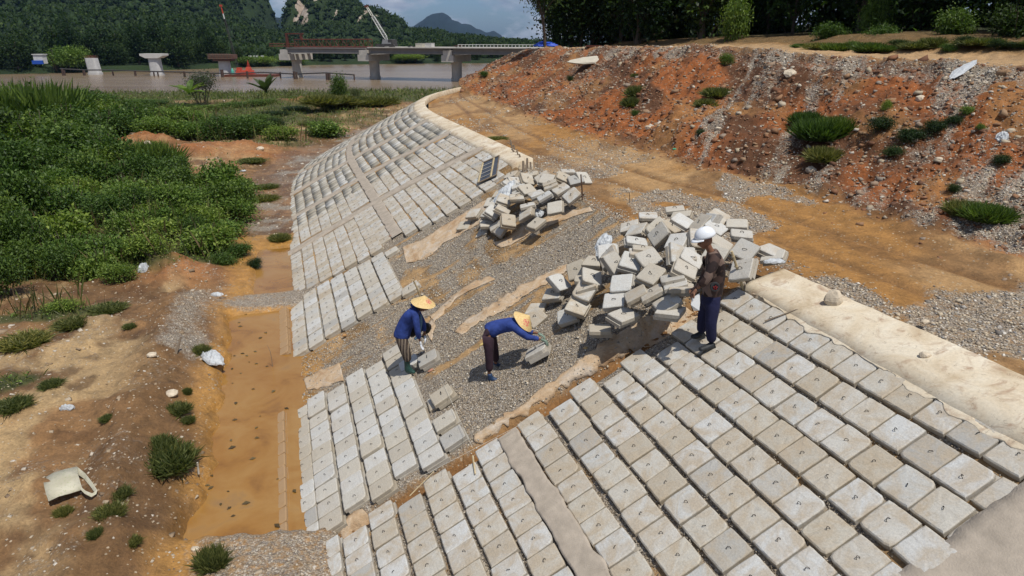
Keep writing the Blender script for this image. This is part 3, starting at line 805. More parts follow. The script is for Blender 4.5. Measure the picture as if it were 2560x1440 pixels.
V, F = bake(bxP, bxF, pts - np.array(pF.location), np.stack([rng.uniform(.93, 1.0, len(fs)) * (1 + .06 * np.clip((fs[:, 0] - 85) / 40, 0, 1)), rng.uniform(.95, 1.03, len(fs)), np.ones(len(fs))], 1), np.array(Rm))
b = NB('block_concrete_distant'); c = b.ramp(b.island(), [(0, (.24, .225, .19)), (.25, (.34, .31, .25)), (.6, (.41, .385, .33)), (1, (.46, .455, .43))])
c = b.mix(1, c, b.ramp(b.noise(b.geo(), 3.5, 7, .7), [(.3, (.75, .73, .7)), (.65, (1.1, 1.1, 1.1))]), 'MULTIPLY'); M_CON_FAR = b.fin(c, .9)
o_ = obj('paving_blocks', new_mesh('paving_blocks', V, F, [M_CON_FAR]), pF); tag(o_, kind='stuff')
strip(pF, [(49.6, .05), (80, .1), (110, .3), (176, .5)], .95, seed=3, ragged=.08, n=300, mat=M_MORTAR)
for k in range(10):
    pts_ = [(cross_s(k, t), t) for t in np.linspace(-9.2, 10.6, 12)]
    strip(pF, pts_, 1.25 if k < 3 else 1.1, seed=10 + k, ragged=.1, mat=M_MORTAR, h=.012)
for i in range(3): strip(pF, [(60.5 + 12 * i, 10.35), (72 + 12 * i, 10.35)], .6, seed=30 + i)
# crest caps
def cap(s0, s1, name, label, t0=10.25, t1=12.2, n=120, seed=0):
    ss = np.linspace(s0, s1, n); cols_ = []
    for t, h in ((t0, -.2), (t0, .010), (t0 + .3, .016), (10.62, .02), (11.2, .03), (t1 - .06, .035), (t1, .02), (t1 + .02, -.3)):
        tt = t + (fbm(ss * .7, ss * 0 + t, 70 + seed) - .5) * (.22 if t > 12 or t < 10.3 else 0) - (.0 if t > 10.5 or seed else .3 * np.clip((20 - ss) / 10, 0, 1))
        p = SP(ss, tt, 0 * ss)
        if t > 10.6:      # the cap flattens out on top of the bank
            r_ = rightv(ss * A); base = SP(ss, np.full(n, 10.6)); p = base + np.stack([r_[:, 0], r_[:, 1], 0 * ss], -1) * ((tt - 10.6) * A)[:, None]
            p[:, 2] += .085 * (t - 10.6)
        p[:, 2] += h + (fbm(ss * .8, ss * 0 + t * 3, 71) - .5) * .006; cols_.append(p)
    V = np.stack(cols_, 1); V = np.concatenate([V[:1] - [0, 0, .35], V, V[-1:] - [0, 0, .35]]); n += 2
    me = new_mesh(name, V.reshape(-1, 3), grid_faces(n, V.shape[1]), [M_CAP], False)
    me.flip_normals() if me.polygons[len(me.polygons) // 2 + 3].normal.z < 0 else None
    return tag(obj(name, me), label, 'concrete kerb')
cap(20.9, 3, 'crest_kerb', 'broad cream stained concrete kerb along the near panel, with a pale rock lying on it')
cap(49.5, 176, 'crest_kerb', 'long grey concrete kerb edging the far paved slope beside the dirt track', 10.2, 11.95, 400, 3)

# ---- exposed geotextile ----
def ribbon(name, label, Apx, Bpx, h=.03, n=90, m=14, wr=.05, seed=0, mat=None, hfun=None):
    def rs(L):
        L = np.array(L, float); q = np.concatenate([[0], np.cumsum(np.linalg.norm(np.diff(L, axis=0), axis=1))]); f = np.linspace(0, q[-1], n)
        return np.stack([np.interp(f, q, L[:, k]) for k in range(2)], -1)
    a_ = np.array([st_of(S(*p)) for p in Apx]); b_ = np.array([st_of(S(*p)) for p in Bpx]); a_ = rs(a_); b_ = rs(b_)
    a_ += (np.stack([vnoise(np.arange(n) * .3, np.zeros(n), seed), vnoise(np.arange(n) * .3, np.ones(n), seed)], -1) - .5) * .2
    b_ += (np.stack([vnoise(np.arange(n) * .3, np.zeros(n) + 4, seed), vnoise(np.arange(n) * .3, np.ones(n) + 4, seed)], -1) - .5) * .3
    f = np.linspace(0, 1, m)[None, :, None]; st2 = a_[:, None] * (1 - f) + b_[:, None] * f
    s2, t2 = st2[..., 0], st2[..., 1]
    hh = bed_h(s2, t2) + .016 + .5 * wr * (fbm(s2 * 5, t2 * .5, seed + 3) - .45) + .35 * wr * (fbm(s2 * 12, t2 * 1.5, seed + 9) - .5)
    V = SP(s2, t2, hh)
    me = new_mesh(name, V.reshape(-1, 3), grid_faces(n, m), [mat or M_FABRIC], False)
    if me.polygons[len(me.polygons) // 2].normal.z < 0: me.flip_normals()
    o = tag(obj(name, me), label, 'fabric sheet')
    so = o.modifiers.new('thickness', 'SOLIDIFY'); so.thickness = .006
    return o
ribbon('geotextile_sheet', 'long tan geotextile strip along the brown trench above the near panel', [(1740, 770), (1650, 812), (1560, 850), (1470, 905), (1400, 950), (1290, 1022), (1180, 1092)], [(1725, 745), (1600, 795), (1540, 825), (1450, 885), (1390, 935), (1280, 1010), (1185, 1075)], h=.05, n=160, m=9, wr=.04, seed=81)
ribbon('geotextile_sheet', 'pale torn geotextile strip running from the big heap down across the gravel', [(1420, 662), (1330, 715), (1250, 770), (1190, 800), (1150, 830)], [(1412, 648), (1300, 705), (1215, 758), (1165, 790), (1130, 822)], h=.045, n=110, m=8, wr=.05, seed=82)
ribbon('geotextile_sheet', 'wrinkled orange tan geotextile between the far panel and the small heap', [(1285, 478), (1200, 505), (1120, 548), (1060, 590), (1000, 612)], [(1200, 560), (1150, 580), (1110, 600), (1060, 640), (1010, 650)], h=.03, n=80, m=16, wr=.07, seed=83)
ribbon('geotextile_sheet', 'tan geotextile edge below the small heap beside the iron stake', [(1475, 520), (1400, 542), (1330, 575), (1250, 615)], [(1468, 512), (1390, 528), (1310, 562), (1235, 600)], h=.03, n=50, m=6, wr=.04, seed=84)
ribbon('geotextile_sheet', 'pink tan geotextile flap at the foot of the trench beside the fresh panel', [(925, 1288), (870, 1310), (850, 1345)], [(900, 1262), (850, 1290), (830, 1320)], h=.05, n=30, m=8, wr=.05, seed=85)
ribbon('geotextile_sheet', 'pale muddy fabric corner lying at the puddle above the fresh panel', [(845, 905), (800, 915), (755, 940)], [(850, 945), (810, 960), (765, 965)], h=.04, n=30, m=10, wr=.05, seed=86)
ribbon('geotextile_sheet', 'thin faded fabric strip half buried in gravel near the kneeling worker', [(1230, 690), (1130, 740), (1085, 790), (1075, 850)], [(1222, 680), (1118, 730), (1075, 775), (1060, 830)], h=.02, n=60, m=5, wr=.05, seed=87)

# ================================================================== LOOSE BLOCKS
BIG=[[1.127,10.992,-0.676,0.963,0.167,0.094,-0.19],[1.795,10.512,-0.074,0.945,0.249,-0.157,-0.143],[1.656,10.262,-0.277,0.967,0.161,-0.153,-0.125],[2.22,10.268,0.171,0.39,-0.065,-0.345,0.852],[2.817,11.193,0.453,0.903,0.239,-0.236,-0.268],[2.017,10.985,0.156,0.157,0.127,-0.335,0.92],[2.344,12.416,0.313,0.911,0.162,-0.273,-0.262],[2.274,12.795,0.281,0.969,0.097,-0.199,-0.108],[2.663,13.032,0.422,0.997,0.039,0.003,-0.068],[3.174,13.025,0.556,0.994,-0.003,-0.072,-0.085],[3.199,12.58,0.559,0.981,0.0,-0.1,-0.169],[3.376,11.865,0.598,0.709,0.312,-0.356,-0.523],[3.476,11.788,0.624,0.665,0.39,-0.431,-0.469],[3.553,11.567,0.59,0.298,0.216,-0.146,0.918],[3.893,11.195,0.561,0.989,0.038,0.033,-0.137],[3.966,11.708,0.609,0.985,0.072,-0.024,-0.155],[3.738,10.518,0.491,0.342,0.059,-0.411,0.843],[4.183,10.436,0.416,0.956,0.017,-0.165,-0.243],[3.502,9.855,0.383,0.812,0.359,-0.381,-0.258],[2.804,10.672,0.415,0.989,-0.041,-0.057,-0.128],[2.779,10.443,0.388,0.988,0.007,-0.083,-0.129],[2.834,10.317,0.417,0.163,0.366,-0.201,0.894],[2.671,10.019,0.334,0.136,0.33,-0.173,0.918],[2.469,9.904,0.221,0.986,-0.055,-0.14,-0.066],[2.479,9.728,0.184,0.984,-0.038,-0.157,-0.08],[2.535,9.606,0.177,0.989,-0.063,-0.037,-0.128],[2.319,9.455,-0.008,0.614,-0.144,-0.242,0.737],[2.149,9.788,0.021,0.932,-0.06,-0.356,-0.038],[1.947,10.002,-0.075,0.94,0.004,-0.34,-0.017],[1.741,9.84,-0.366,0.491,0.004,-0.061,0.869],[1.42,10.136,-0.729,0.997,-0.058,-0.006,-0.05],[0.781,12.093,-0.851,0.967,0.112,-0.142,-0.178],[0.466,12.083,-1.156,0.188,-0.112,-0.099,0.971],[0.445,11.794,-1.202,0.867,0.286,-0.343,0.222],[0.984,11.16,-0.914,0.961,0.166,-0.22,-0.033],[0.888,12.096,-0.612,0.823,0.379,0.234,0.353],[1.21,12.087,-0.361,0.843,0.423,-0.332,-0.023],[1.297,11.499,-0.35,0.997,-0.038,-0.032,-0.062],[1.303,11.279,-0.398,0.982,0.002,-0.185,-0.029],[1.277,11.176,-0.428,0.275,-0.007,-0.474,0.837],[1.395,11.344,-0.248,0.962,0.209,0.177,-0.006],[1.742,11.672,0.023,0.568,-0.283,-0.562,0.531],[1.499,11.899,-0.148,0.968,0.09,-0.054,-0.228],[1.753,11.174,0.067,0.723,0.568,0.197,0.341],[2.179,11.171,0.232,0.996,-0.008,0.064,-0.063],[2.257,11.298,0.271,0.994,-0.052,0.052,-0.082],[2.613,11.693,0.441,0.533,-0.191,-0.603,0.562],[2.649,11.959,0.465,0.34,0.242,-0.518,0.747],[2.869,11.977,0.497,0.329,0.257,-0.045,0.908],[3.103,12.12,0.558,0.266,0.304,-0.156,0.901],[3.732,12.076,0.639,0.305,0.219,-0.286,0.882],[3.425,10.791,0.521,0.227,0.252,-0.093,0.936],[2.226,11.774,0.271,0.734,0.1,0.036,0.671],[4.196,10.593,0.459,0.445,0.093,-0.045,0.89],[2.327,9.303,-0.08,0.859,-0.021,-0.028,0.51],[1.758,11.974,0.029,0.971,0.216,-0.099,-0.039],[2.275,10.832,0.26,0.934,0.3,-0.126,0.145],[2.674,10.485,0.425,0.068,-0.374,0.473,-0.795],[3.147,11.035,0.538,0.011,-0.154,0.48,-0.864],[3.195,10.31,0.465,0.342,-0.104,-0.499,0.789]]
SMALL=[[0.793,17.585,0.327,0.567,-0.078,-0.41,0.71],[0.394,17.713,0.261,0.166,-0.336,0.361,-0.854],[1.304,17.272,0.386,0.056,0.242,-0.189,0.95],[1.464,17.827,0.426,0.999,0.015,0.018,0.031],[1.799,17.1,0.403,0.821,0.451,0.257,0.239],[0.522,18.195,0.283,0.994,0.033,-0.103,-0.032],[0.947,16.953,0.294,0.981,-0.01,-0.194,0.008],[0.965,16.65,0.266,0.98,-0.028,-0.197,-0.011],[-0.072,17.869,0.084,0.132,0.404,-0.047,0.904],[0.165,17.554,0.107,0.986,0.03,-0.161,0.007],[-0.013,18.902,0.141,0.958,0.091,-0.199,-0.186],[-0.191,17.005,-0.128,0.063,0.26,-0.245,0.932],[0.177,17.045,0.052,0.982,0.004,-0.187,0.033],[0.118,16.751,-0.019,0.997,0.074,-0.013,0.012],[0.597,16.423,0.135,0.981,0.019,-0.16,0.111],[0.784,16.111,0.148,0.942,0.01,-0.331,0.052],[1.192,16.361,0.27,0.54,-0.091,-0.309,0.777],[0.994,15.431,0.031,0.912,0.367,-0.176,-0.056],[0.335,15.736,-0.183,0.887,0.204,-0.407,-0.082],[-0.384,16.454,-0.663,0.919,0.05,-0.391,0.034],[-0.087,15.997,-0.41,0.087,-0.245,0.398,-0.88],[-0.271,16.248,-0.669,0.374,-0.16,-0.589,0.698],[-0.729,16.934,-0.962,0.939,0.144,-0.262,-0.169],[-1.287,17.972,-1.068,0.962,0.183,-0.12,-0.161],[-1.036,18.004,-0.735,0.923,0.259,-0.184,-0.218],[-0.584,17.149,-0.506,0.919,0.247,-0.135,-0.277],[-0.473,16.851,-0.405,0.129,0.384,-0.3,0.864],[-0.232,16.552,-0.286,0.065,0.253,-0.031,0.965],[-0.637,16.846,-0.731,0.994,0.094,0.019,0.053],[0.375,15.988,-0.053,0.992,-0.019,-0.126,0.002],[1.416,15.89,0.223,0.486,-0.037,-0.488,0.724],[-0.526,17.536,-0.318,0.955,0.215,-0.123,-0.161],[-0.308,17.688,-0.127,0.966,0.123,-0.153,-0.166],[0.564,15.265,-0.301,0.44,-0.129,-0.218,0.861],[0.89,17.327,0.326,0.182,0.001,-0.341,0.922],[0.092,18.083,0.139,0.616,0.165,-0.04,0.77],[0.379,16.957,0.144,0.456,0.196,-0.165,0.852],[1.609,17.016,0.376,0.617,0.153,-0.295,0.713]]
def rank_labels(data, heap, where):
    """one label per block: how it lies, its row in the heap, its place in that row"""
    P = np.array([d[0] for d in data]); D = P - CAM; dep = D @ FW
    qx = 1280 + FPX * D[:, 0] / dep; qy = 720 - FPX * (D @ UP) / dep
    order = np.argsort(-qy); nb = 6 if len(data) > 45 else 5; rows_ = np.array_split(order, nb)
    rn = ['along the foot', 'in the second course from the foot', 'in the lower middle', 'in the upper middle', 'just below the crown', 'along the crown'] if nb == 6 else ['along the foot', 'low down', 'in the middle', 'high up', 'along the crown']
    nm = ['first', 'second', 'third', 'fourth', 'fifth', 'sixth', 'seventh', 'eighth', 'ninth', 'tenth', 'eleventh', 'twelfth']
    lab = [None] * len(data)
    for ri, row in enumerate(rows_):
        row = sorted(row, key=lambda i: qx[i])
        for k, i in enumerate(row):
            nz = data[i][2]; pose = 'flat' if nz > .85 else 'tilted' if nz > .5 else 'steeply leaning'
            lab[i] = '%s block, %s from left %s of the %s' % (pose, nm[k], rn[ri], heap)
    return lab
def unpack(L):
    o = []
    for e_ in L:
        p, (w_, x, y, z) = e_[:3], e_[3:]
        q = Quaternion((w_, x, y, z)); q.normalize(); o.append((p, q, (q @ Vector((0, 0, 1))).z))
    return o
def heap(data, heapname, where, group, kinds):
    data = unpack(data); labs = rank_labels(data, heapname, where)
    for i, (p, q, nz) in enumerate(data):
        o = bpy.data.objects.new('concrete_block', random.choice(BM[random.choice(kinds)])); link(o)
        cur = q @ Vector((0, 0, 1)); tgt = Vector(N0) * .45 + Vector((0, 0, .55)); dq = cur.rotation_difference(tgt.normalized())
        q = Quaternion().slerp(dq, .34 if nz < .8 else .12) @ q; kS = .94
        o.rotation_mode = 'QUATERNION'; o.rotation_quaternion = q; o.scale = (kS, kS, .9); o.location = Vector(p) + q @ Vector((0, 0, .055)) - Vector((0, 0, .03))
        tag(o, labs[i], 'concrete block', group)
        if random.random() < .75:
            l_ = bpy.data.objects.new('lifting_loop', random.choice(LOOPS)); link(l_, o); l_.rotation_euler = (0, 0, random.uniform(-1, 1))
heap(BIG, 'large heap', '', 'blocks tipped in the large heap', ['new', 'new', 'old'])
heap(SMALL, 'small heap', '', 'blocks tipped in the small heap', ['new', 'old', 'old'])
def free_block(px, py, h, tilt, yaw, label, kind='new', gap=0):
    """a loose block near the bank surface; tilt about the along axis, yaw in the slope plane"""
    P = S(px, py, h); s, t = st_of(P); u, v_, n_ = basis(s)
    M = Matrix((tuple(-u), tuple(v_), tuple(n_))).transposed()
    o = bpy.data.objects.new('concrete_block', BM[kind][2]); link(o); o.rotation_mode = 'QUATERNION'
    o.rotation_quaternion = M.to_quaternion() @ Quaternion((0, 0, 1), yaw) @ Quaternion((1, 0, 0), tilt[0]) @ Quaternion((0, 1, 0), tilt[1])
    o.location = tuple(P); tag(o, label, 'concrete block', 'single blocks waiting on the gravel')
    l_ = bpy.data.objects.new('lifting_loop', LOOPS[1]); link(l_, o)
    return o
free_block(1067, 893, .05, (0, 0), -.12, 'white block just set down beside the green boot of the left worker')
free_block(1102, 985, .08, (0, .02), .05, 'loose pale block lying on another between the two workers and the fresh panel')
free_block(1094, 998, -.02, (0, 0), -.08, 'lower block of the pair lying alone on gravel right of the fresh panel', 'old')
BW_BLOCK = free_block(1338, 872, .10, (.12, -.25), -.35, 'pale block that the bending worker holds by its edge')
free_block(1022, 722, .02, (0, 0), -.15, 'tan block against a bamboo stake behind the straw hat of the left worker', 'old')
free_block(1020, 905, .0, (0, 0), 0, 'white block under the gloved hand of the left worker')

# white plastic over blocks
def crumple(name, label, c, size, mat, nrm=None, seed=0, n=14, cat='plastic sheet', squash=.35):
    f = np.linspace(0, 1, n); th = np.linspace(0, 2 * pi, n * 2 + 1)[:-1]
    V = []; F = []
    for i, q in enumerate(f):
        for j, a_ in enumerate(th):
            r_ = sin(q * pi * .5) * (1 + 1.1 * (float(fbm(cos(a_) * 1.3 + seed, sin(a_) * 1.3, seed)) - .5))
            hgt = cos(q * pi * .5) * squash * (.7 + .7 * float(fbm(cos(a_) * q * 3 + seed, sin(a_) * q * 3, seed + 1)))
            hgt += .55 * squash * (float(vnoise(cos(a_) * q * 6 + seed, sin(a_) * q * 6, seed)) - .5) + .3 * squash * (float(vnoise(cos(a_) * q * 15 + seed, sin(a_) * q * 15, seed)) - .5)
            V.append((r_ * cos(a_) * size[0], r_ * sin(a_) * size[1], hgt * size[2]))
    m_ = len(th)
    for i in range(n - 1):
        for j in range(m_): F.append((i * m_ + j, i * m_ + (j + 1) % m_, (i + 1) * m_ + (j + 1) % m_, (i + 1) * m_ + j)[::-1])
    o = obj(name, new_mesh(name, V, F, [mat], False)); o.location = tuple(c)
    if nrm is not None: o.rotation_mode = 'QUATERNION'; o.rotation_quaternion = Vector(nrm).to_track_quat('Z', 'X')
    return tag(o, label, cat)
NN = N0
crumple('plastic_sheet', 'crumpled white plastic wrapped round blocks at left of the large heap', S(1508, 612, .34), (.26, .15, .16), M_PLASTIC, NN + [-.3, -.5, 0], 3)
crumple('plastic_sheet', 'small white plastic on a tilted block low in the large heap', S(1583, 640, .52), (.13, .1, .2), M_PLASTIC, NN, 5)
crumple('plastic_sheet', 'bluish white plastic draped on blocks at left of the small heap', S(1262, 492, .36), (.42, .25, .35), M_PLASTIC, NN + [-.2, -.5, 0], 7)
crumple('plastic_sheet', 'white plastic scrap wedged near the stained upright block of the small heap', S(1345, 535, .12), (.14, .25, .25), M_PLASTIC, NN, 9)

# ================================================================== SMALL THINGS ON THE BANK
def stake(name, label, a_, b_, r, mat, cat='stake', group=None, nodes=0):
    m = MB(); a_ = np.asarray(a_, float); b_ = np.asarray(b_, float)
    mid = (a_ + b_) / 2 + np.array([.01, 0, 0]); m.path([a_, mid, b_], [r, r * .95, r * .85], 8)
    for k in range(nodes):
        c_ = a_ + (b_ - a_) * (k + .5) / nodes; d_ = (b_ - a_) / np.linalg.norm(b_ - a_); m.tube(c_ - d_ * .008, c_ + d_ * .008, r * 1.18, r * 1.18, 8)
    o = m.build(name, mat); return tag(o, label, cat, group)
g1 = S(1456, 512, -.15); stake('iron_stake', 'rusty iron stake standing at the right end of the small heap', g1, J(1452, 436, g1[1] + .02), .018, simple('rust', (.10, .055, .035), .9, .3), group='rods on the gravel')
g2 = S(1858, 726, -.05); stake('bamboo_stake', 'split bamboo stake leaning behind the standing man', g2, J(1829, 628, g2[1] - .15), .022, M_BAMBOO, nodes=4)
g3 = S(1868, 705, .1); stake('timber_stake', 'short dark timber stake beside the bamboo behind the man', g3, J(1866, 655, g3[1]), .03, M_WOOD)
g4 = S(1052, 745, -.05); stake('bamboo_stake', 'thin bamboo stake rising behind the straw hat of the left worker', g4, J(1033, 700, g4[1] - .2), .02, M_BAMBOO, nodes=3)
g5 = S(1232, 568, -.05) ; stake('iron_rod', 'short thin iron rod upright in gravel above the left worker', S(1480, 562, -.1), J(1480, 536, S(1480, 562)[1]), .006, M_REBAR, 'rod', 'rods on the gravel')
g6 = G(1573, 508, .05); stake('iron_rod', 'thin iron rod upright at the track edge behind the large heap', g6, J(1573, 480, g6[1]), .007, M_REBAR, 'rod', 'rods on the gravel')
# twig lying across the kerb and pale rock
p_a, p_b = G(2065, 760, .19), S(1912, 803, .03)
m = MB(); m.path([p_a, (p_a * .5 + p_b * .5) + [0, 0, .04], p_b], [.006, .009, .012], 6); tag(m.build('bamboo_stick', M_WOOD), 'thin split stick lying from the pale rock across the kerb', 'stick')
def rock(name, label, c, size, mat, seed, cat='rock', group=None, sub=2, rot=None):
    import bmesh
    bm = bmesh.new(); bmesh.ops.create_icosphere(bm, subdivisions=sub, radius=1)
    r = np.random.default_rng(seed); cuts = r.normal(size=(9, 3)); cuts /= np.linalg.norm(cuts, axis=1)[:, None]
    for vv_ in bm.verts:
        p = np.array(vv_.co)
        for c_ in cuts:
            dd = p @ c_ - .72
            if dd > 0: p = p - c_ * dd * .9
        p *= 1 + .1 * (r.random() - .5); vv_.co = Vector(p * size)
    me = bpy.data.meshes.new(name); bm.to_mesh(me); bm.free(); me.materials.append(mat)
    o = obj(name, me); o.location = tuple(c)
    if rot: o.rotation_euler = rot
    return tag(o, label, cat, group)
pr = G(2079, 768, .16)
rock('pale_rock', 'cream angular rock standing on the kerb at the end of the thin stick', pr + [0, 0, .10], (.13, .11, .17), M_LIMESTONE, 5)
rock('pale_stone', 'flat yellowish stone lying on the outer edge of the near kerb', G(2311, 887, .20), (.08, .05, .04), M_LIMESTONE, 6)
rock('pale_stone', 'small oval cream stone on the wet track behind the near kerb', G(2312, 805, .05), (.07, .06, .04), M_LIMESTONE, 7)
rock('plastered_stone', 'white flat chunk of set mortar on gravel right of the large heap', G(1940, 686, .04), (.13, .12, .03), simple('white_chunk', (.5, .5, .5), .8, .15), 8)
pg = G(2148, 782, .0)
m = MB(); m.tube(pg, pg + [0, .0, .14], .024, .022, 10); m.tube(pg + [0, 0, .14], pg + [0, 0, .141], .016, .016, 8, 1)
tag(m.build('steel_peg', [M_REBAR, M_WOOD]), 'short dark steel peg driven in behind the near kerb', 'peg')
# cloth piece right of the heap
crumple('torn_bag', 'small torn white bag beside the flat slab at the right end of the heap', S(1935, 655, .05), (.16, .08, .12), M_PLASTIC, [0, 0, 1], 12)

# formwork panel leaning at the crest of the far panel
C4 = [S(1196, 458, .06), S(1242, 438, .06), S(1249, 390, .30), S(1208, 408, .30)]
fp = empty('formwork_panel', C4[0], 'dark formwork panel in a pale timber frame leaning at the end of the far paving', 'formwork panel')
a_, b_, c_, d_ = [np.array(x) for x in C4]
def quadpt(f, g_): return a_ * (1 - f) * (1 - g_) + b_ * f * (1 - g_) + c_ * f * g_ + d_ * (1 - f) * g_
nrm = np.cross(b_ - a_, d_ - a_); nrm /= np.linalg.norm(nrm)
m = MB(); V = [quadpt(0, 0), quadpt(1, 0), quadpt(1, 1), quadpt(0, 1)]
m.add([v_ - nrm * .01 for v_ in V] + [v_ + nrm * .01 for v_ in V], [(0, 1, 2, 3), (7, 6, 5, 4), (0, 4, 5, 1), (1, 5, 6, 2), (2, 6, 7, 3), (3, 7, 4, 0)])
m.build('sheet', simple('formwork_dark', (.06, .07, .09), .5, .3, 6), fp)
for nm_, (p, q), w_, mt in [('frame_rail', ((0, 0), (0, 1)), .03, M_BAMBOO), ('frame_rail', ((0, 0), (1, 0)), .022, M_WOOD), ('frame_rail', ((0, 1), (1, 1)), .022, M_WOOD), ('frame_rail', ((1, 0), (1, 1)), .02, M_WOOD),
                            ('frame_rail', ((.68, 0), (.68, 1)), .028, M_BAMBOO)] + [('batten', ((.04, y), (.66, y)), .008, M_CON_NEW) for y in (.2, .4, .6, .8)]:
    m = MB(); e = nrm * .022; m.tube(quadpt(*p) + e, quadpt(*q) + e, w_, w_, 4); m.build(nm_, mt, fp)
# jumble of stakes at the crest
bs = empty('timber_bundle', G(1295, 385, 0), 'bundle of weathered stakes and roots standing at the crest behind the far panel', 'stakes')
for i, (x0, y0, x1, y1, w_) in enumerate([(1243, 360, 1256, 376, .03), (1276, 350, 1282, 380, .05), (1284, 362, 1290, 392, .05), (1279, 372, 1300, 398, .05), (1292, 372, 1298, 405, .035), (1308, 402, 1309, 430, .055), (1318, 395, 1318, 424, .05), (1326, 405, 1327, 424, .045), (1298, 385, 1305, 410, .05), (1343, 395, 1343, 425, .018), (1316, 412, 1316, 430, .05), (1268, 356, 1284, 366, .03), (1290, 378, 1296, 400, .04)]):
    b0 = G(x1, y1, .0); m = MB(); m.path([b0, J(x0, y0, b0[1] + .05)], [w_ * .8, w_ * .55], 5); m.build('timber_stake', M_WOOD, bs)
gm = G(1300, 402, .02)
rock('earth_clod', 'grey brown clod of earth and roots between the stakes at the crest', gm, (.45, .35, .22), simple('clod', (.17, .13, .09), .95, .4, 7, .8), 21)
# split plank and debris lying on blocks
m = MB(); p0, p1 = S(1182, 1140, .02), S(1188, 1185, .02); m.tube(p0, p1, .015, .012, 5); tag(m.build('bamboo_strip', M_BAMBOO), 'short bamboo strip lying on the joint beside the mortar strip', 'stick')
m = MB(); p0, p1 = S(1024, 1240, .05), S(1085, 1178, .04); m.tube(p0, p1, .008, .006, 5); tag(m.build('thin_stick', M_BAMBOO), 'thin stick slanting over the trench at the foot of the near panel', 'stick')
# setting-out string lines
cord = simple('white_cord', (.6, .58, .5), .8, .05)
for lab, P0, P1 in [('white setting-out string stretched along the trench below the fresh panel', S(1052, 1192, .12), S(1300, 1062, .10)), ('white string running down past the pair of loose blocks towards the trench', S(1095, 930, .1), S(1182, 1120, .1))]:
    m = MB(); m.tube(P0, P1, .0022, .0022, 4); tag(m.build('string_line', cord), lab, 'string')
# thin reed standing in the puddle
w0 = G(682, 918, -3.55); m = MB(); m.path([w0, J(676, 880, w0[1]), J(668, 862, w0[1])], [.008, .006, .003], 5); tag(m.build('dry_stem', M_WOOD), 'dry stem standing upright in the orange puddle', 'stem')

# ------------------------------------------------------------------ litter on the lower ground
def on_low(px, py, lift=0.0):
    p = G(px, py, -3.25)
    for _ in range(4): p = G(px, py, zl(p[0], p[1]) + lift)
    return p
b = NB('sack_print')
c = b.ramp(b.noise(b.geo(), 3.2, 3), [(.35, (.40, .37, .27)), (.6, (.50, .47, .36))])
c = b.mix(b.ramp(b.noise(b.geo(), 26, 2, .5), [(.60, 0.), (.66, .5)]), c, (.30, .33, .18))
M_SACKP = b.fin(c, .75, b.bump(b.noise(b.geo(), 9, 4), .5, .03))
def gl(x, y, hh): p = G(x, y, SKZ); return p + [0, 0, hh]
SKZ = max(on_low(x, y)[2] for x, y in ((120, 1240), (160, 1215), (200, 1220), (235, 1235))) + .01
sko = empty('woven_sack', gl(180, 1215, 0), 'empty cream woven sack with faded print and open mouth lying on bare soil', 'sack')
rows_px = [[(108, 1198, .02), (135, 1190, .10), (165, 1183, .13), (196, 1178, .15)], [(112, 1222, .09), (138, 1214, .07), (166, 1206, .12), (198, 1196, .11)],
           [(116, 1238, .05), (142, 1234, .10), (172, 1226, .07), (203, 1214, .09)], [(121, 1253, .0), (148, 1243, .03), (176, 1234, .01), (207, 1225, .02)]]
V = np.array([[gl(p[0], p[1], p[2] * .6) for p in r_] for r_ in rows_px]); me = new_mesh('body', V.reshape(-1, 3) - np.array(sko.location), grid_faces(4, 4), [M_SACKP], False)
o = obj('body', me, sko); so = o.modifiers.new('thickness', 'SOLIDIFY'); so.thickness = .012
mouth = [(196, 1178), (214, 1192), (230, 1212), (243, 1232), (232, 1240), (216, 1232), (205, 1222)]
V = []
for k, (x, y) in enumerate(mouth): V += [gl(x, y, .075 - .009 * k), gl(x - 3, y + 8 - k * .6, .015)]
me = new_mesh('mouth_band', np.array(V) - np.array(sko.location), [(2 * k, 2 * k + 1, 2 * k + 3, 2 * k + 2) for k in range(6)], [M_SACKP]); o = obj('mouth_band', me, sko); so = o.modifiers.new('thickness', 'SOLIDIFY'); so.thickness = .012
crumple('white_bag', 'white plastic bag lying on the berm at the left edge of the puddle', on_low(527, 898, .03), (.24, .42, .4), M_PLASTIC, [.3, .2, 1], 22, cat='bag')
crumple('white_bag', 'white bag half buried on the orange earth mound among the bushes', on_low(363, 680, .05), (.16, .16, .7), M_PLASTIC, None, 23, cat='bag')
for i, (x, y, sx, lab) in enumerate([(607, 428, .28, 'white bag on the bare soil beyond the shrubs'), (603, 480, .3, 'crumpled white bag beside the grass tuft near the far panel'), (430, 478, .22, 'white bag showing in the weeds left of the bare soil'), (170, 1022, .2, 'flattened white plastic on bare soil above the woven sack'), (543, 738, .3, 'pale cloth scrap at the gravel bar above the puddle')]):
    crumple('plastic_scrap', lab, on_low(x, y, .01), (sx * .6, sx * .35, .22), M_PLASTIC, None, 30 + i)
for i, (x, y, r_, lab) in enumerate([(380, 888, .13, 'pale boulder slab at the end of the eroded ridge on the left'), (428, 985, .16, 'tan boulder on the berm beside the dark soil'), (585, 466, .25, 'cream boulder beside the crumpled bag on the bare soil'), (650, 372, .3, 'cream rock on the small mound near the far panel'), (368, 358, .3, 'flat cream rock on the orange mound behind the bushes'), (690, 590, .2, 'broken cream rock in the grass beside the far panel'), (575, 500, .2, 'grey white rock at the edge of the weeds'), (487, 1372, .07, 'small cream stone at the lower end of the puddle'), (760, 1010, .1, 'small tan stone at the puddle edge')][:8]):
    rock('pale_rock', lab, on_low(x, y, r_ * .2), (r_, r_ * .8, r_ * .55), M_LIMESTONE, 40 + i)
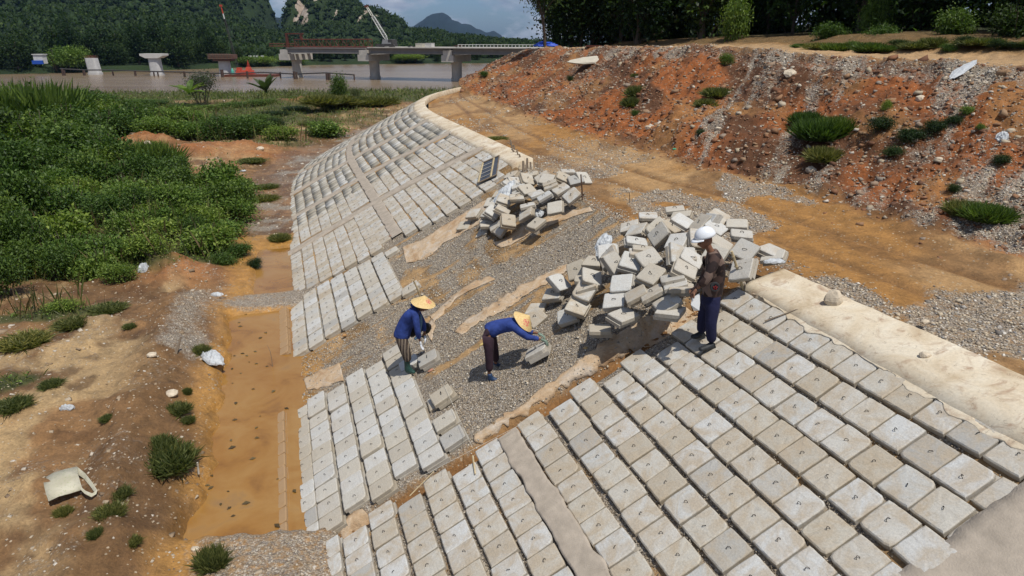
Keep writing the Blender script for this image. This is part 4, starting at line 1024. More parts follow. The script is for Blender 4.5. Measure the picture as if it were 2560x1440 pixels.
p = on_low(440, 885, 0); m = MB(); m.path([p, p + [.10, .15, .35]], [.03, .02], 6); tag(m.build('broken_stake', M_WOOD), 'broken grey stake leaning on the berm', 'stake')
p = on_low(497, 1185, 0); m = MB(); m.tube(p, p + [0, .02, .22], .018, .016, 6); tag(m.build('marker_stake', simple('pale_stake', (.45, .42, .36), .8, .15)), 'pale marker stake at the puddle edge beside the grass tuft', 'stake')
# things on the embankment
def slab_thing(name, label, px, py, size, mat, tilt, cat='rock', seed=3):
    p = loft_at(px, py); return rock(name, label, p, size, mat, seed, cat, rot=tilt)
slab_thing('concrete_slab', 'big flat cream slab lying near the top of the red embankment', 1492, 150, (2.0, .6, .16), simple('slab_cream', (.46, .42, .34), .85, .12, 3, .3), (.25, -.1, .35), 'slab')
for i, (x, y, r_, lab) in enumerate([(2245, 358, .16, ''), (1975, 186, .25, 'white rock high on the middle of the embankment'), (1797, 322, .12, 'pale stone in a gravel streak below the grass tuft'), (1620, 320, .15, 'pale stone near the foot of the embankment'), (2030, 428, .18, 'yellow rock at the foot of the slope beside the track'), (2345, 400, .1, 'grey stone on the red slope above the loose rubble'), (1812, 330, .1, ''), (2300, 250, .15, 'tan rock in the gravel streak left of the white sheet')]):
    if lab: rock('pale_rock', lab, loft_at(x, y), (r_, r_ * .8, r_ * .7), M_LIMESTONE, 60 + i)
crumple('white_bag', 'white plastic bag lying on the red slope near the right edge', loft_at(2501, 352) + [0, -.05, .05], (.17, .12, .3), M_PLASTIC, [-.4, -.5, 1], 51, cat='bag')
crumple('plastic_sheet', 'long dirty white sheet spread high on the slope at right', loft_at(2400, 182), (.5, .16, .12), M_PLASTIC, [-.4, -.2, 1], 52)
crumple('plastic_bottle', 'small green plastic bottle on the slope foot', loft_at(1686, 372), (.06, .04, .1), simple('green_plastic', (.05, .35, .2), .4, .1), None, 53, cat='bottle')
# reddish brick bit and tan scraps on the gravel
for i, (x, y, lab) in enumerate([(1077, 925, 'pinkish tile fragment on gravel beside the loose block'), (1205, 860, 'yellow wood chip on gravel left of the bending worker'), (975, 590, 'reddish flat stone lying on the end of the far mortar strip')]):
    rock('fragment', lab, S(x, y, .0 if i == 2 else -.07), (.07, .05, .02), simple('fragment_%d' % i, [(.4, .2, .13), (.5, .38, .14), (.28, .16, .11)][i], .8), 70 + i, 'fragment', rot=(0, -TH, 0))
rock('ochre_stone', 'round ochre stone on gravel below the kneeling column of blocks', S(861, 838, -.04), (.06, .06, .05), simple('ochre', (.36, .2, .08), .85), 75)
rock('ochre_stone', 'small yellow stone on gravel right of the bending worker', S(1464, 870, -.07), (.04, .035, .03), simple('ochre_pale', (.45, .3, .13), .85), 76)

# ================================================================== PEOPLE
def skin_obj(name, pts, edges, mat, parent, sub=2, root=0):
    """pts: {key: (pos, r or (rx, ry))}"""
    keys = list(pts); idx = {k: i for i, k in enumerate(keys)}
    me = bpy.data.meshes.new(name)
    org = np.array(parent.location) if parent is not None else np.zeros(3)
    me.from_pydata([tuple(np.asarray(pts[k][0], float) - org) for k in keys], [(idx[a_], idx[b_]) for a_, b_ in edges], [])
    me.materials.append(mat)
    o = obj(name, me, parent)
    md = o.modifiers.new('skin', 'SKIN'); md.use_smooth_shade = True
    lay = me.skin_vertices[0].data if len(me.skin_vertices) else None
    if lay is None:
        bpy.context.view_layer.objects.active = o; lay = me.skin_vertices[0].data
    for k in keys:
        r_ = pts[k][1]; lay[idx[k]].radius = (r_, r_) if isinstance(r_, (int, float)) else r_
        lay[idx[k]].use_root = (idx[k] == root)
    s = o.modifiers.new('sub', 'SUBSURF'); s.levels = sub; s.render_levels = sub
    return o
def chain(names): return [(names[i], names[i + 1]) for i in range(len(names) - 1)]
M_SKIN = simple('skin', (.20, .095, .055), .55, .12, 12)
M_NAVY = simple('navy_trousers', (.012, .013, .045), .85, .25, 5, .6, bscale=9, bdist=.03)
M_BLUE = simple('blue_jacket', (.024, .048, .20), .85, .42, 7, .7, bscale=9, bdist=.03)
M_SHOE = simple('dark_shoe', (.028, .03, .032), .6, .3, 20)
M_PURPLE = simple('plum_trousers', (.034, .018, .026), .85, .45, 7, .5, bscale=9, bdist=.03)
M_BOOTG = simple('green_rubber_boot', (.022, .06, .05), .45, .35, 14)
M_BOOTB = simple('blue_rubber_boot', (.02, .045, .10), .45, .35, 14)
M_GLOVE = simple('white_glove', (.6, .62, .65), .9, .12, 25)
M_GLOVEG = simple('grey_green_glove', (.18, .24, .19), .9, .3, 14)
M_HAIR = simple('black_hair', (.01, .009, .009), .6, .2)
b = NB('camo'); v = b.geo(); vo = b.n('ShaderNodeTexVoronoi'); vo.inputs['Scale'].default_value = 11
wv = b.n('ShaderNodeVectorMath', operation='ADD'); b.l(v, wv.inputs[0]); nz = b.n('ShaderNodeTexNoise'); nz.inputs['Scale'].default_value = 7; b.l(v, nz.inputs['Vector'])
sc_ = b.n('ShaderNodeVectorMath', operation='SCALE'); sc_.inputs['Scale'].default_value = .09; b.l(nz.outputs['Color'], sc_.inputs[0]); b.l(sc_.outputs[0], wv.inputs[1]); b.l(wv.outputs[0], vo.inputs['Vector'])
sx = b.n('ShaderNodeSeparateColor'); b.l(vo.outputs['Color'], sx.inputs[0])
c = b.ramp(sx.outputs[0], [(0, (.022, .013, .012)), (.42, (.022, .013, .012)), (.43, (.06, .035, .028)), (.68, (.06, .035, .028)), (.69, (.17, .115, .09)), (1, (.17, .115, .09))]); c.node.color_ramp.interpolation = 'CONSTANT'
M_CAMO = b.fin(c, .85, b.bump(b.noise(v, 10, 5), .6, .02))
b = NB('striped_trousers'); v = b.geo(); wv = b.n('ShaderNodeTexWave'); wv.inputs['Scale'].default_value = 5.5; wv.inputs['Distortion'].default_value = .6; b.l(v, wv.inputs['Vector'])
c = b.mix(b.ramp(wv.outputs['Fac'], [(.9, 0.), (.97, 1.)]), b.ramp(b.noise(v, 45, 4, .7), [(.4, (.022, .018, .015)), (.6, (.07, .05, .038))]), (.28, .22, .16)); M_STRIPE = b.fin(c, .85)
M_HELM = simple('white_helmet', (.72, .74, .76), .25, .03, 4)
b = NB('straw_hat'); v = b.coord('Object'); c = b.ramp(b.noise(v, 30, 3), [(.3, (.56, .38, .15)), (.7, (.70, .52, .25))])
sp = b.n('ShaderNodeSeparateXYZ'); b.l(v, sp.inputs[0])
ring = b.n('ShaderNodeTexWave', wave_type='BANDS', bands_direction='Z'); ring.inputs['Scale'].default_value = 22; b.l(v, ring.inputs['Vector'])
c = b.mix(1, c, b.ramp(ring.outputs['Fac'], [(0, (.86, .86, .86)), (.5, (1.05, 1.05, 1.05))]), 'MULTIPLY')
dd = b.n('ShaderNodeVectorMath', operation='DISTANCE'); b.l(v, dd.inputs[0]); dd.inputs[1].default_value = (.10, 0, .065)
spot_ = b.math('MULTIPLY', b.math('LESS_THAN', dd.outputs['Value'], .068), b.math('GREATER_THAN', b.noise(v, 42, 2), .47))
c = b.mix(b.math('MULTIPLY', spot_, .75), c, (.55, .07, .09)); M_HAT = b.fin(c, .7)
def fingers(pts, edges, base_key, wrist, palm, fwd, side, curl, L=.085, r=.0095, pre='f'):
    """five fingers with two bends each growing out of the palm"""
    fwd = np.asarray(fwd, float) / np.linalg.norm(fwd); side = np.asarray(side, float); side = side - fwd * (side @ fwd); side /= np.linalg.norm(side); dn_ = np.asarray(curl, float); dn_ = dn_ - fwd * (dn_ @ fwd); dn_ /= np.linalg.norm(dn_)
    for k, (o_, l_) in enumerate(((-.033, .82), (-.011, .95), (.011, 1.0), (.033, .9))):
        a_ = palm + side * o_ + fwd * .03; b_ = a_ + (fwd * .85 + dn_ * .4) * L * l_ * .5; c_ = b_ + (fwd * .45 + dn_ * .85) * L * l_ * .5
        pts[pre + 'a%d' % k] = (a_, r * 1.15); pts[pre + 'b%d' % k] = (b_, r); pts[pre + 'c%d' % k] = (c_, r * .85)
        edges += [(base_key, pre + 'a%d' % k), (pre + 'a%d' % k, pre + 'b%d' % k), (pre + 'b%d' % k, pre + 'c%d' % k)]
    a_ = palm - side * .04 - fwd * .005; b_ = a_ + (-side * .5 + fwd * .7 + dn_ * .4) * .04; c_ = b_ + (fwd * .8 + dn_ * .5) * .03
    pts[pre + 't0'] = (a_, r * 1.3); pts[pre + 't1'] = (b_, r * 1.15); pts[pre + 't2'] = (c_, r)
    edges += [(base_key, pre + 't0'), (pre + 't0', pre + 't1'), (pre + 't1', pre + 't2')]
def hand(name, wrist, palm, side, curl, mat, parent):
    wrist = np.asarray(wrist, float); palm = np.asarray(palm, float); pts = {'w': (wrist, .026), 'p': (palm, (.034, .018))}; ed = [('w', 'p')]
    fingers(pts, ed, 'p', wrist, palm, palm - wrist, side, curl)
    return skin_obj(name, pts, ed, mat, parent, 1)
def head(parent, c, fwd, up, mat, r=.098):
    """head with brow, nose, lips, eyes and ears; fwd is where the face looks"""
    fwd = np.asarray(fwd, float); fwd /= np.linalg.norm(fwd); up = np.asarray(up, float); up = up - fwd * (up @ fwd); up /= np.linalg.norm(up); sd_ = np.cross(fwd, up)
    n, k = 20, 28; V = []
    for i in range(n + 1):
        a_ = pi * i / n
        for j in range(k):
            t = 2 * pi * j / k; x, y, z = sin(a_) * cos(t), sin(a_) * sin(t), cos(a_)      # x forward, y side, z up
            w_ = .80 * (1 - .18 * max(0, -z)) ; X = x * 1.0 * (.98 if x > 0 else 1.06); Y = y * w_; Z = z * 1.22
            if x > .3:
                Xn = exp_(-((y / .16) ** 2) - ((z + .12) / .2) ** 2) * .30        # nose
                Xb = exp_(-((y / .5) ** 2) - ((z - .18) / .1) ** 2) * .06          # brow
                Xe = -exp_(-(((abs(y) - .32) / .15) ** 2) - ((z - .04) / .1) ** 2) * .09  # eye sockets
                Xl = exp_(-((y / .25) ** 2) - ((z + .46) / .07) ** 2) * .07        # lips
                Xc = exp_(-((y / .28) ** 2) - ((z + .78) / .16) ** 2) * .12        # chin
                X += Xn + Xb + Xe + Xl + Xc
            ear = exp_(-((x + .05) / .12) ** 2 - ((z + .02) / .2) ** 2) * (abs(y) > .8) * .22
            Y += np.sign(y) * ear
            V.append(np.asarray(c) + (fwd * X + sd_ * Y + up * Z) * r)
    F = [(i * k + j, i * k + (j + 1) % k, (i + 1) * k + (j + 1) % k, (i + 1) * k + j) for i in range(n) for j in range(k)]
    V = np.array(V) - np.array(parent.location)
    return V, F, (fwd, up, sd_)
from math import exp as exp_
def head_obj(parent, c, fwd, up, mat):
    V, F, ax = head(parent, c, fwd, up, mat); o = obj('head', new_mesh('head', V, F, [mat], True), parent)
    f, u, s_ = ax; org = np.array(parent.location)
    for sg in (-1, 1):
        m = MB(); e = np.asarray(c) + (f * .90 + s_ * .32 * sg + u * .05) * .098
        m.v = []; m.add([e - org + (f * cos(a_) * .006 + (s_ * cos(t) + u * .6 * sin(t)) * .014 * sin(a_)) for a_ in (0.01, .8, 1.5) for t in np.linspace(0, 2 * pi, 9)[:-1]],
                       [(i * 8 + j, i * 8 + (j + 1) % 8, (i + 1) * 8 + (j + 1) % 8, (i + 1) * 8 + j) for i in range(2) for j in range(8)])
        obj('eye', new_mesh('eye', m.v, m.f, [M_HAIR]), parent)
    return o
def boot(name, ankle, toe, mat, parent, w_=.048, shaft=None, sub=2):
    ankle = np.asarray(ankle, float); toe = np.asarray(toe, float); d = toe - ankle; heel = ankle - d * .22; heel[2] = toe[2] + .02; gnd = heel.copy()
    pts = {'an': (ankle, w_ * 1.05), 'he': (heel + [0, 0, .015], w_ * .9), 'mi': (ankle * .45 + toe * .55 + [0, 0, -.0], (w_ * .95, w_ * .8)), 'to': (toe, (w_ * .85, w_ * .6))}
    ed = [('an', 'he'), ('an', 'mi'), ('mi', 'to')]
    if shaft is not None: pts['sh'] = (np.asarray(shaft, float), w_ * 1.25); ed.append(('sh', 'an'))
    return skin_obj(name, pts, ed, mat, parent, sub)
def conehat(parent, rim_c, apex_dir, R_, H_, spot_dir):
    """conical straw hat; local x towards the painted mark"""
    z = np.asarray(apex_dir, float); z /= np.linalg.norm(z); x = np.asarray(spot_dir, float); x = x - z * (x @ z); x /= np.linalg.norm(x); y = np.cross(z, x)
    n = 40; V = [(0, 0, H_)]; F = []
    for k, f in enumerate((.12, .35, .6, .82, 1.0, .985, .6, .12)):
        for i in range(n):
            t = 2 * pi * i / n; rr = R_ * f; zz = H_ * (1 - f) - (.006 if k > 4 else 0) ; V.append((rr * cos(t), rr * sin(t), zz + .003 * sin(5 * t) * f))
    for i in range(n): F.append((0, 1 + i, 1 + (i + 1) % n))
    for k in range(7):
        for i in range(n): F.append((1 + k * n + i, 1 + (k + 1) * n + i, 1 + (k + 1) * n + (i + 1) % n, 1 + k * n + (i + 1) % n))
    o = obj('straw_hat', new_mesh('straw_hat', V, F, [M_HAT], False), parent)
    o.rotation_mode = 'QUATERNION'; o.rotation_quaternion = Matrix((tuple(x), tuple(y), tuple(z))).transposed().to_quaternion()
    o.location = tuple(np.asarray(rim_c, float) - np.array(parent.location)); return o

# ---- standing man ----
FN = S(1776, 868, .0); Y0 = FN[1]
man = empty('person', FN, 'man in white helmet, brown camouflage jacket and navy trousers standing on the blocks holding paper', 'person')
q = lambda x, y, dy=0.: J(x, y, Y0 + dy)
hipc = q(1776, 735, .10)
bodyp = {'pelvis': (q(1776, 742, .1), (.13, .1)), 'belly': (q(1782, 712, .1), (.14, .11)), 'chest': (q(1788, 665, .1), (.15, .115)), 'neckb': (q(1780, 634, .1), .075), 'neck': (q(1772, 620, .1), .055), 'head': (q(1764, 604, .1), .085),
         'shN': (q(1787, 645, -.09), .065), 'elN': (q(1768, 693, -.17), .046), 'wrN': (q(1743, 722, -.13), .032),
         'shF': (q(1776, 642, .28), .065), 'elF': (q(1762, 690, .34), .046), 'wrF': (q(1742, 716, .24), .032),
         'hpN': (q(1782, 752, .0), .095), 'knN': (q(1776, 803, -.04), .06), 'anN': (q(1778, 856, -.02), .042),
         'hpF': (q(1768, 748, .2), .095), 'knF': (q(1755, 792, .22), .06), 'anF': (q(1750, 833, .26), .042)}
bed_ = chain(['pelvis', 'belly', 'chest', 'neckb', 'neck', 'head']) + chain(['chest', 'shN', 'elN', 'wrN']) + chain(['chest', 'shF', 'elF', 'wrF']) + chain(['pelvis', 'hpN', 'knN', 'anN']) + chain(['pelvis', 'hpF', 'knF', 'anF'])
skin_obj('body', {k: (p, (r_ * (.8 if k[:2] in ('ne', 'he', 'wr', 'an', 'wN', 'wF', 'aN', 'aF') else .55) if isinstance(r_, float) else (r_[0] * .55, r_[1] * .55))) for k, (p, r_) in bodyp.items()}, bed_, M_SKIN, man)
head_obj(man, q(1762, 601, .1), [-1, -.25, -.42], [-.15, 0, 1], M_SKIN)
jk = {'hem0': (q(1779, 742, .1), (.17, .145)), 'hem': (q(1780, 733, .1), (.185, .145)), 'waist': (q(1784, 708, .1), (.19, .15)), 'mid': (q(1790, 675, .1), (.185, .15)), 'chest': (q(1788, 650, .1), (.165, .13)), 'col': (q(1780, 627, .1), (.085, .08)),
      'shN': (q(1788, 648, -.09), .085), 'arN': (q(1778, 674, -.16), .075), 'elN': (q(1768, 697, -.18), .068), 'cuN': (q(1750, 716, -.14), .052),
      'shF': (q(1776, 644, .27), .085), 'elF': (q(1762, 692, .33), .066), 'cuF': (q(1746, 712, .25), .05)}
skin_obj('jacket', jk, chain(['hem0', 'hem', 'waist', 'mid', 'chest', 'col']) + chain(['chest', 'shN', 'arN', 'elN', 'cuN']) + chain(['chest', 'shF', 'elF', 'cuF']), M_CAMO, man)
tr_ = {'w': (q(1779, 722, .1), (.15, .12)), 'pv': (q(1778, 748, .1), (.155, .13)), 'hN': (q(1783, 762, .0), .115), 'kN': (q(1777, 805, -.04), .088), 'sN': (q(1778, 835, -.03), .08), 'aN': (q(1779, 857, -.02), .075),
       'hF': (q(1767, 760, .2), .11), 'kF': (q(1757, 796, .22), .085), 'aF': (q(1753, 832, .25), .072)}
skin_obj('trousers', tr_, chain(['w', 'pv', 'hN', 'kN', 'sN', 'aN']) + chain(['pv', 'hF', 'kF', 'aF']), M_NAVY, man)
boot('shoe', q(1776, 866, -.03), q(1748, 874, -.10), M_SHOE, man, .05)
boot('shoe', q(1752, 838, .25), q(1727, 843, .20), M_SHOE, man, .05)
hand('hand', q(1743, 722, -.13), q(1733, 733, -.13), [0, 1, 0], [.6, 0, -.6], M_SKIN, man)
hand('hand', q(1742, 716, .24), q(1733, 724, .16), [0, -1, 0], [.6, 0, -.6], M_SKIN, man)
# helmet
hc = q(1763, 590, .1)
n = 24; V = []; F = []
hf = np.array([-1, -.2, -.28]); hf /= np.linalg.norm(hf); hu = np.array([-.2, 0, 1.]); hu -= hf * (hu @ hf); hu /= np.linalg.norm(hu); hs = np.cross(hf, hu)
for i in range(9):
    a_ = pi / 2 * i / 8
    for j in range(n):
        t = 2 * pi * j / n; V.append(hc - np.array(man.location) + (hf * cos(t) * sin(a_) * 1.14 + hs * sin(t) * sin(a_) * .98 + hu * cos(a_) * 1.02) * .132 * (1 + .02 * (i == 8)))
for i in range(8):
    for j in range(n): F.append((i * n + j, i * n + (j + 1) % n, (i + 1) * n + (j + 1) % n, (i + 1) * n + j))
ho = obj('helmet', new_mesh('helmet', V, F, [M_HELM], True), man); ho.modifiers.new('t', 'SOLIDIFY').thickness = .008
V = []; F = []
for i, rr in enumerate((1.08, 1.35, 1.62)):
    for j in range(13):
        t = -1.0 + 2.0 * j / 12; ext = rr if i == 0 else 1.1 + (rr - 1.1) * cos(t * 1.35)
        V.append(hc - np.array(man.location) + (hf * cos(t) * ext + hs * sin(t) * min(ext, 1.12) - hu * (.02 + .07 * i)) * .132)
for i in range(2):
    for j in range(12): F.append((i * 13 + j, i * 13 + j + 1, (i + 1) * 13 + j + 1, (i + 1) * 13 + j))
br = obj('brim', new_mesh('brim', V, F, [M_HELM], True), ho); br.modifiers.new('t', 'SOLIDIFY').thickness = .008
# waist bag with a red mark
m = MB(); c_ = q(1786, 716, -.09)
for k in range(2): m.tube(c_ + [0, -.01 - .0 * k, 0], c_ + [.0, -.045, .005], .068 - .012 * k, .06 - .014 * k, 16, k)
m.build('waist_bag', [M_SHOE, M_SHOE], man)
m = MB(); 
for k in range(5):
    a_ = k * 2 * pi / 5 + .3; m.tube(c_ + [cos(a_) * .012, -.05, sin(a_) * .012], c_ + [cos(a_) * .036, -.05, sin(a_) * .034], .009, .005, 5)
m.build('badge', simple('dark_red', (.22, .015, .015), .7), man)
pp = q(1741, 757, -.16); V = [q(1737, 728, -.15), q(1747, 722, -.17), q(1751, 745, -.15), q(1741, 760, -.12), q(1733, 770, -.16), q(1727, 755, -.19), q(1728, 775, -.16), q(1742, 779, -.14)]
me = new_mesh('paper', np.array([q(1730, 745, -.17), q(1749, 733, -.15), q(1750, 757, -.16), q(1748, 776, -.19), q(1735, 777, -.15), q(1727, 762, -.18)]), [(0, 1, 2, 3, 4, 5)], [simple('paper', (.72, .72, .70), .7, .03)])
po = tag(obj('paper_sheet', me), 'white paper held in the hand of the standing man', 'paper'); po.modifiers.new('t', 'SOLIDIFY').thickness = .003

# ---- bending worker ----
FB = S(1224, 952, -.08); Y1 = FB[1]
bw = empty('person', FB, 'worker in blue top, plum trousers and straw hat bending over to lift a block', 'person')
q = lambda x, y, dy=0.: J(x, y, Y1 + dy)
bp = {'pelvis': (q(1222, 822, .12), (.12, .11)), 'belly': (q(1246, 815, .12), (.12, .1)), 'chest': (q(1280, 808, .12), (.13, .1)), 'neck': (q(1302, 806, .12), .05), 'head': (q(1314, 812, .12), .085),
      'sN': (q(1285, 818, -.06), .06), 'eN': (q(1318, 843, -.12), .042), 'wN': (q(1352, 848, -.02), .03), 'sF': (q(1290, 806, .3), .06), 'eF': (q(1322, 830, .32), .042), 'wF': (q(1345, 833, .22), .03),
      'hN': (q(1221, 835, .02), .09), 'kN': (q(1222, 886, 0), .058), 'aN': (q(1223, 938, 0), .04), 'hF': (q(1226, 832, .22), .09), 'kF': (q(1235, 876, .26), .058), 'aF': (q(1240, 912, .34), .04)}
ed = chain(['pelvis', 'belly', 'chest', 'neck', 'head']) + chain(['chest', 'sN', 'eN', 'wN']) + chain(['chest', 'sF', 'eF', 'wF']) + chain(['pelvis', 'hN', 'kN', 'aN']) + chain(['pelvis', 'hF', 'kF', 'aF'])
skin_obj('body', {k: (p, (r_ * (.8 if k[:2] in ('ne', 'he', 'wr', 'an', 'wN', 'wF', 'aN', 'aF') else .55) if isinstance(r_, float) else (r_[0] * .55, r_[1] * .55))) for k, (p, r_) in bp.items()}, ed, M_SKIN, bw)
head_obj(bw, q(1312, 812, .12), [.45, 0, -.9], [.8, 0, .45], M_SKIN)
jk = {'hem0': (q(1220, 832, .12), (.15, .15)), 'hem': (q(1228, 824, .12), (.16, .155)), 'w': (q(1243, 818, .12), (.145, .135)), 'm': (q(1262, 813, .12), (.14, .13)), 'c': (q(1281, 808, .12), (.135, .12)), 'n': (q(1297, 806, .12), .07),
      'sN': (q(1286, 818, -.06), .078), 'uN': (q(1303, 832, -.11), .066), 'eN': (q(1319, 843, -.12), .058), 'cN': (q(1347, 847, -.04), .04), 'sF': (q(1290, 806, .3), .078), 'eF': (q(1321, 829, .32), .055), 'cF': (q(1334, 832, .26), .042)}
skin_obj('blouse', jk, chain(['hem0', 'hem', 'w', 'm', 'c', 'n']) + chain(['c', 'sN', 'uN', 'eN', 'cN']) + chain(['c', 'sF', 'eF', 'cF']), M_BLUE, bw)
tr_ = {'p0': (q(1230, 818, .12), (.12, .12)), 'p': (q(1220, 824, .12), (.145, .145)), 'hN': (q(1221, 840, .03), .115), 'tN': (q(1222, 865, .01), .095), 'kN': (q(1223, 893, 0), .078), 'aN': (q(1224, 930, 0), .066), 'hF': (q(1228, 838, .22), .105), 'kF': (q(1237, 880, .27), .078), 'aF': (q(1240, 904, .32), .062)}
skin_obj('trousers', tr_, chain(['p0', 'p', 'hN', 'tN', 'kN', 'aN']) + chain(['p', 'hF', 'kF', 'aF']), M_PURPLE, bw)
boot('boot', q(1224, 946, 0), q(1247, 951, -.02), M_BOOTB, bw, .045, q(1224, 932, 0))
boot('boot', q(1240, 916, .34), q(1252, 912, .36), M_BOOTB, bw, .042, q(1240, 906, .33))
hand('glove', q(1352, 848, -.02), q(1364, 853, .02), [0, 1, .2], [-.2, 0, -1], M_GLOVEG, bw)
hand('glove', q(1345, 833, .22), q(1354, 838, .18), [0, -1, .2], [-.2, 0, -1], M_GLOVEG, bw)
ax_ = np.array([.62, -.12, .62]); conehat(bw, q(1307, 804, .10), ax_, .215, .17, [.35, -1, .1])

# ---- crouching worker at left ----
FL = S(1020, 934, -.0); Y2 = FL[1]
lw = empty('person', FL, 'crouching worker in blue hooded jacket, green boots and straw hat setting a block', 'person')
q = lambda x, y, dy=0.: J(x, y, Y2 + dy)
bp = {'pelvis': (q(1006, 834, .15), (.13, .12)), 'belly': (q(1014, 810, .15), (.13, .11)), 'chest': (q(1028, 784, .15), (.14, .11)), 'neck': (q(1046, 768, .15), .05), 'head': (q(1056, 762, .15), .085),
      'sN': (q(1037, 783, -.03), .06), 'eN': (q(1043, 826, -.08), .042), 'wN': (q(1050, 853, .02), .03), 'sF': (q(1040, 776, .34), .06), 'eF': (q(1058, 810, .4), .042), 'wF': (q(1062, 838, .32), .03),
      'hN': (q(1006, 845, .05), .09), 'kN': (q(1016, 885, -.04), .06), 'aN': (q(1019, 925, 0), .042), 'hF': (q(1015, 840, .28), .09), 'kF': (q(1072, 816, .48), .06), 'aF': (q(1056, 844, .55), .042)}
skin_obj('body', {k: (p, (r_ * (.8 if k[:2] in ('ne', 'he', 'wr', 'an', 'wN', 'wF', 'aN', 'aF') else .55) if isinstance(r_, float) else (r_[0] * .55, r_[1] * .55))) for k, (p, r_) in bp.items()}, ed, M_SKIN, lw)
head_obj(lw, q(1058, 764, .15), [.75, 0, -.55], [.5, 0, .85], M_SKIN)
jk = {'hem0': (q(1003, 848, .13), (.17, .165)), 'hem': (q(1004, 838, .15), (.175, .165)), 'w': (q(1010, 820, .15), (.165, .16)), 'm': (q(1019, 800, .15), (.155, .15)), 'c': (q(1029, 783, .15), (.145, .14)), 'n': (q(1043, 769, .15), .075),
      'sN': (q(1037, 786, -.03), .08), 'uN': (q(1041, 806, -.08), .07), 'eN': (q(1044, 828, -.09), .062), 'cN': (q(1048, 847, -.02), .048), 'sF': (q(1040, 777, .34), .08), 'eF': (q(1058, 808, .4), .06), 'cF': (q(1061, 830, .34), .045)}
skin_obj('jacket', jk, chain(['hem0', 'hem', 'w', 'm', 'c', 'n']) + chain(['c', 'sN', 'uN', 'eN', 'cN']) + chain(['c', 'sF', 'eF', 'cF']), M_BLUE, lw)
skin_obj('hood', {'a': (q(1026, 765, .15), (.07, .06)), 'b': (q(1036, 760, .15), (.09, .06)), 'c': (q(1046, 762, .15), (.075, .06))}, chain(['a', 'b', 'c']), M_BLUE, lw)
tr_ = {'p0': (q(1007, 828, .15), (.13, .13)), 'p': (q(1004, 842, .15), (.145, .145)), 'hN': (q(1006, 855, .06), .12), 'tN': (q(1013, 875, -.02), .108), 'kN': (q(1018, 893, -.04), .092), 'aN': (q(1020, 904, -.03), .075)}
skin_obj('trousers', tr_, chain(['p0', 'p', 'hN', 'tN', 'kN', 'aN']), M_STRIPE, lw)
skin_obj('trouser_leg', {'a': (q(1020, 838, .3), .1), 'b': (q(1050, 818, .42), .095), 'k': (q(1074, 815, .48), .078), 's': (q(1064, 832, .53), .06)}, chain(['a', 'b', 'k', 's']), M_HAIR, lw)
skin_obj('apron', {'a': (q(1050, 785, .2), (.05, .03)), 'b': (q(1053, 805, .2), (.06, .03)), 'c': (q(1048, 835, .2), (.07, .03)), 'd': (q(1036, 850, .16), (.06, .03))}, chain(['a', 'b', 'c', 'd']), simple('faded_denim', (.10, .19, .28), .85, .2), lw)
boot('boot', q(1019, 925, 0), q(1039, 932, -.03), M_BOOTG, lw, .052, q(1017, 897, -.02))
boot('boot', q(1058, 846, .55), q(1066, 842, .58), M_BOOTG, lw, .045, q(1062, 838, .53))
hand('glove', q(1050, 853, .02), q(1053, 863, .03), [0, 1, 0], [.3, 0, -1], M_GLOVE, lw)
hand('glove', q(1062, 838, .32), q(1063, 848, .28), [0, -1, 0], [-.3, 0, -1], M_GLOVE, lw)
conehat(lw, q(1058, 758, .13), [.22, -.05, 1], .235, .165, [1, -.5, 0])

# ================================================================== SCATTERED STONES
def stones(name, pts, size, mat, proto='cub', flatz=.6, jit=.35):
    n = len(pts); P_, F_ = (CUB, CUBF) if proto == 'cub' else (OCT, OCTF)
    sc = size[:, None] * np.stack([rng.uniform(.75, 1.3, n), rng.uniform(.7, 1.1, n), rng.uniform(flatz * .7, flatz * 1.2, n)], 1)
    V, F = bake(P_, F_, pts, sc, rand_rot(n, .7), jitter=jit)
    return tag(obj(name, new_mesh(name, V, F, [mat])), kind='stuff')
# gravel of the bare slope
n = 52000
s_r = rng.uniform(20.6, 50, n); t_r = rng.uniform(-9.6, 11.2, n)
bare = ((s_r > 22.2) & (t_r > -2 - .0 * s_r)) | ((s_r > 33.2) & (s_r < 39.2) & (t_r > -9.3)) | ((s_r > 31) & (t_r > -2.6)) | ((s_r < 22.4) & (t_r > -9) & (rng.random(n) < .12))
bare &= ~((s_r > 39.2) & (s_r < 49.2) & (t_r < -1.2)) & ~((s_r > 48.2) & (t_r < 9.2)) & ~((s_r < 21.2) & (t_r < 10))
m1 = sstep(.60, .70, fbm(s_r * 1.5, t_r * .16, 36)); keep = bare & (rng.random(n) > m1 * .9)
keep &= ~((s_r > 40) & (rng.random(n) < sstep(.50, .62, fbm(s_r * .3, t_r * .55, 37)) * .8))
s_r, t_r = s_r[keep], t_r[keep]
sz = rng.lognormal(math.log(.0125), .38, len(s_r)).clip(.006, .04)
stones('slope_gravel', SP(s_r, t_r, bed_h(s_r, t_r) + sz * .3), sz, M_STONES, 'oct', .7)
# pebbles squeezed into the joints of the near panel
n = 5200; t_r = rng.choice([8.49 + .57, 7.37 + .56, 6.29 + .55, 5.14 + .57, 4.05 + .55, 2.9 + .57, 1.75 + .57, .54 + .6, -1.36 - .55, -2.46 - .57, -3.62 - .58, -4.78 - .58, -5.94 - .58, -7.11 - .57], n) + rng.normal(0, .035, n)
s_r = rng.uniform(5, 21, n); sz = rng.uniform(.005, .013, n)
stones('joint_pebbles', SP(s_r, t_r, -.045 - rng.random(n) * .03), sz, stones_mat('pebbles_pale', [(0, (.14, .12, .09)), (.5, (.26, .21, .15)), (1, (.45, .40, .32))]), 'oct', .8)
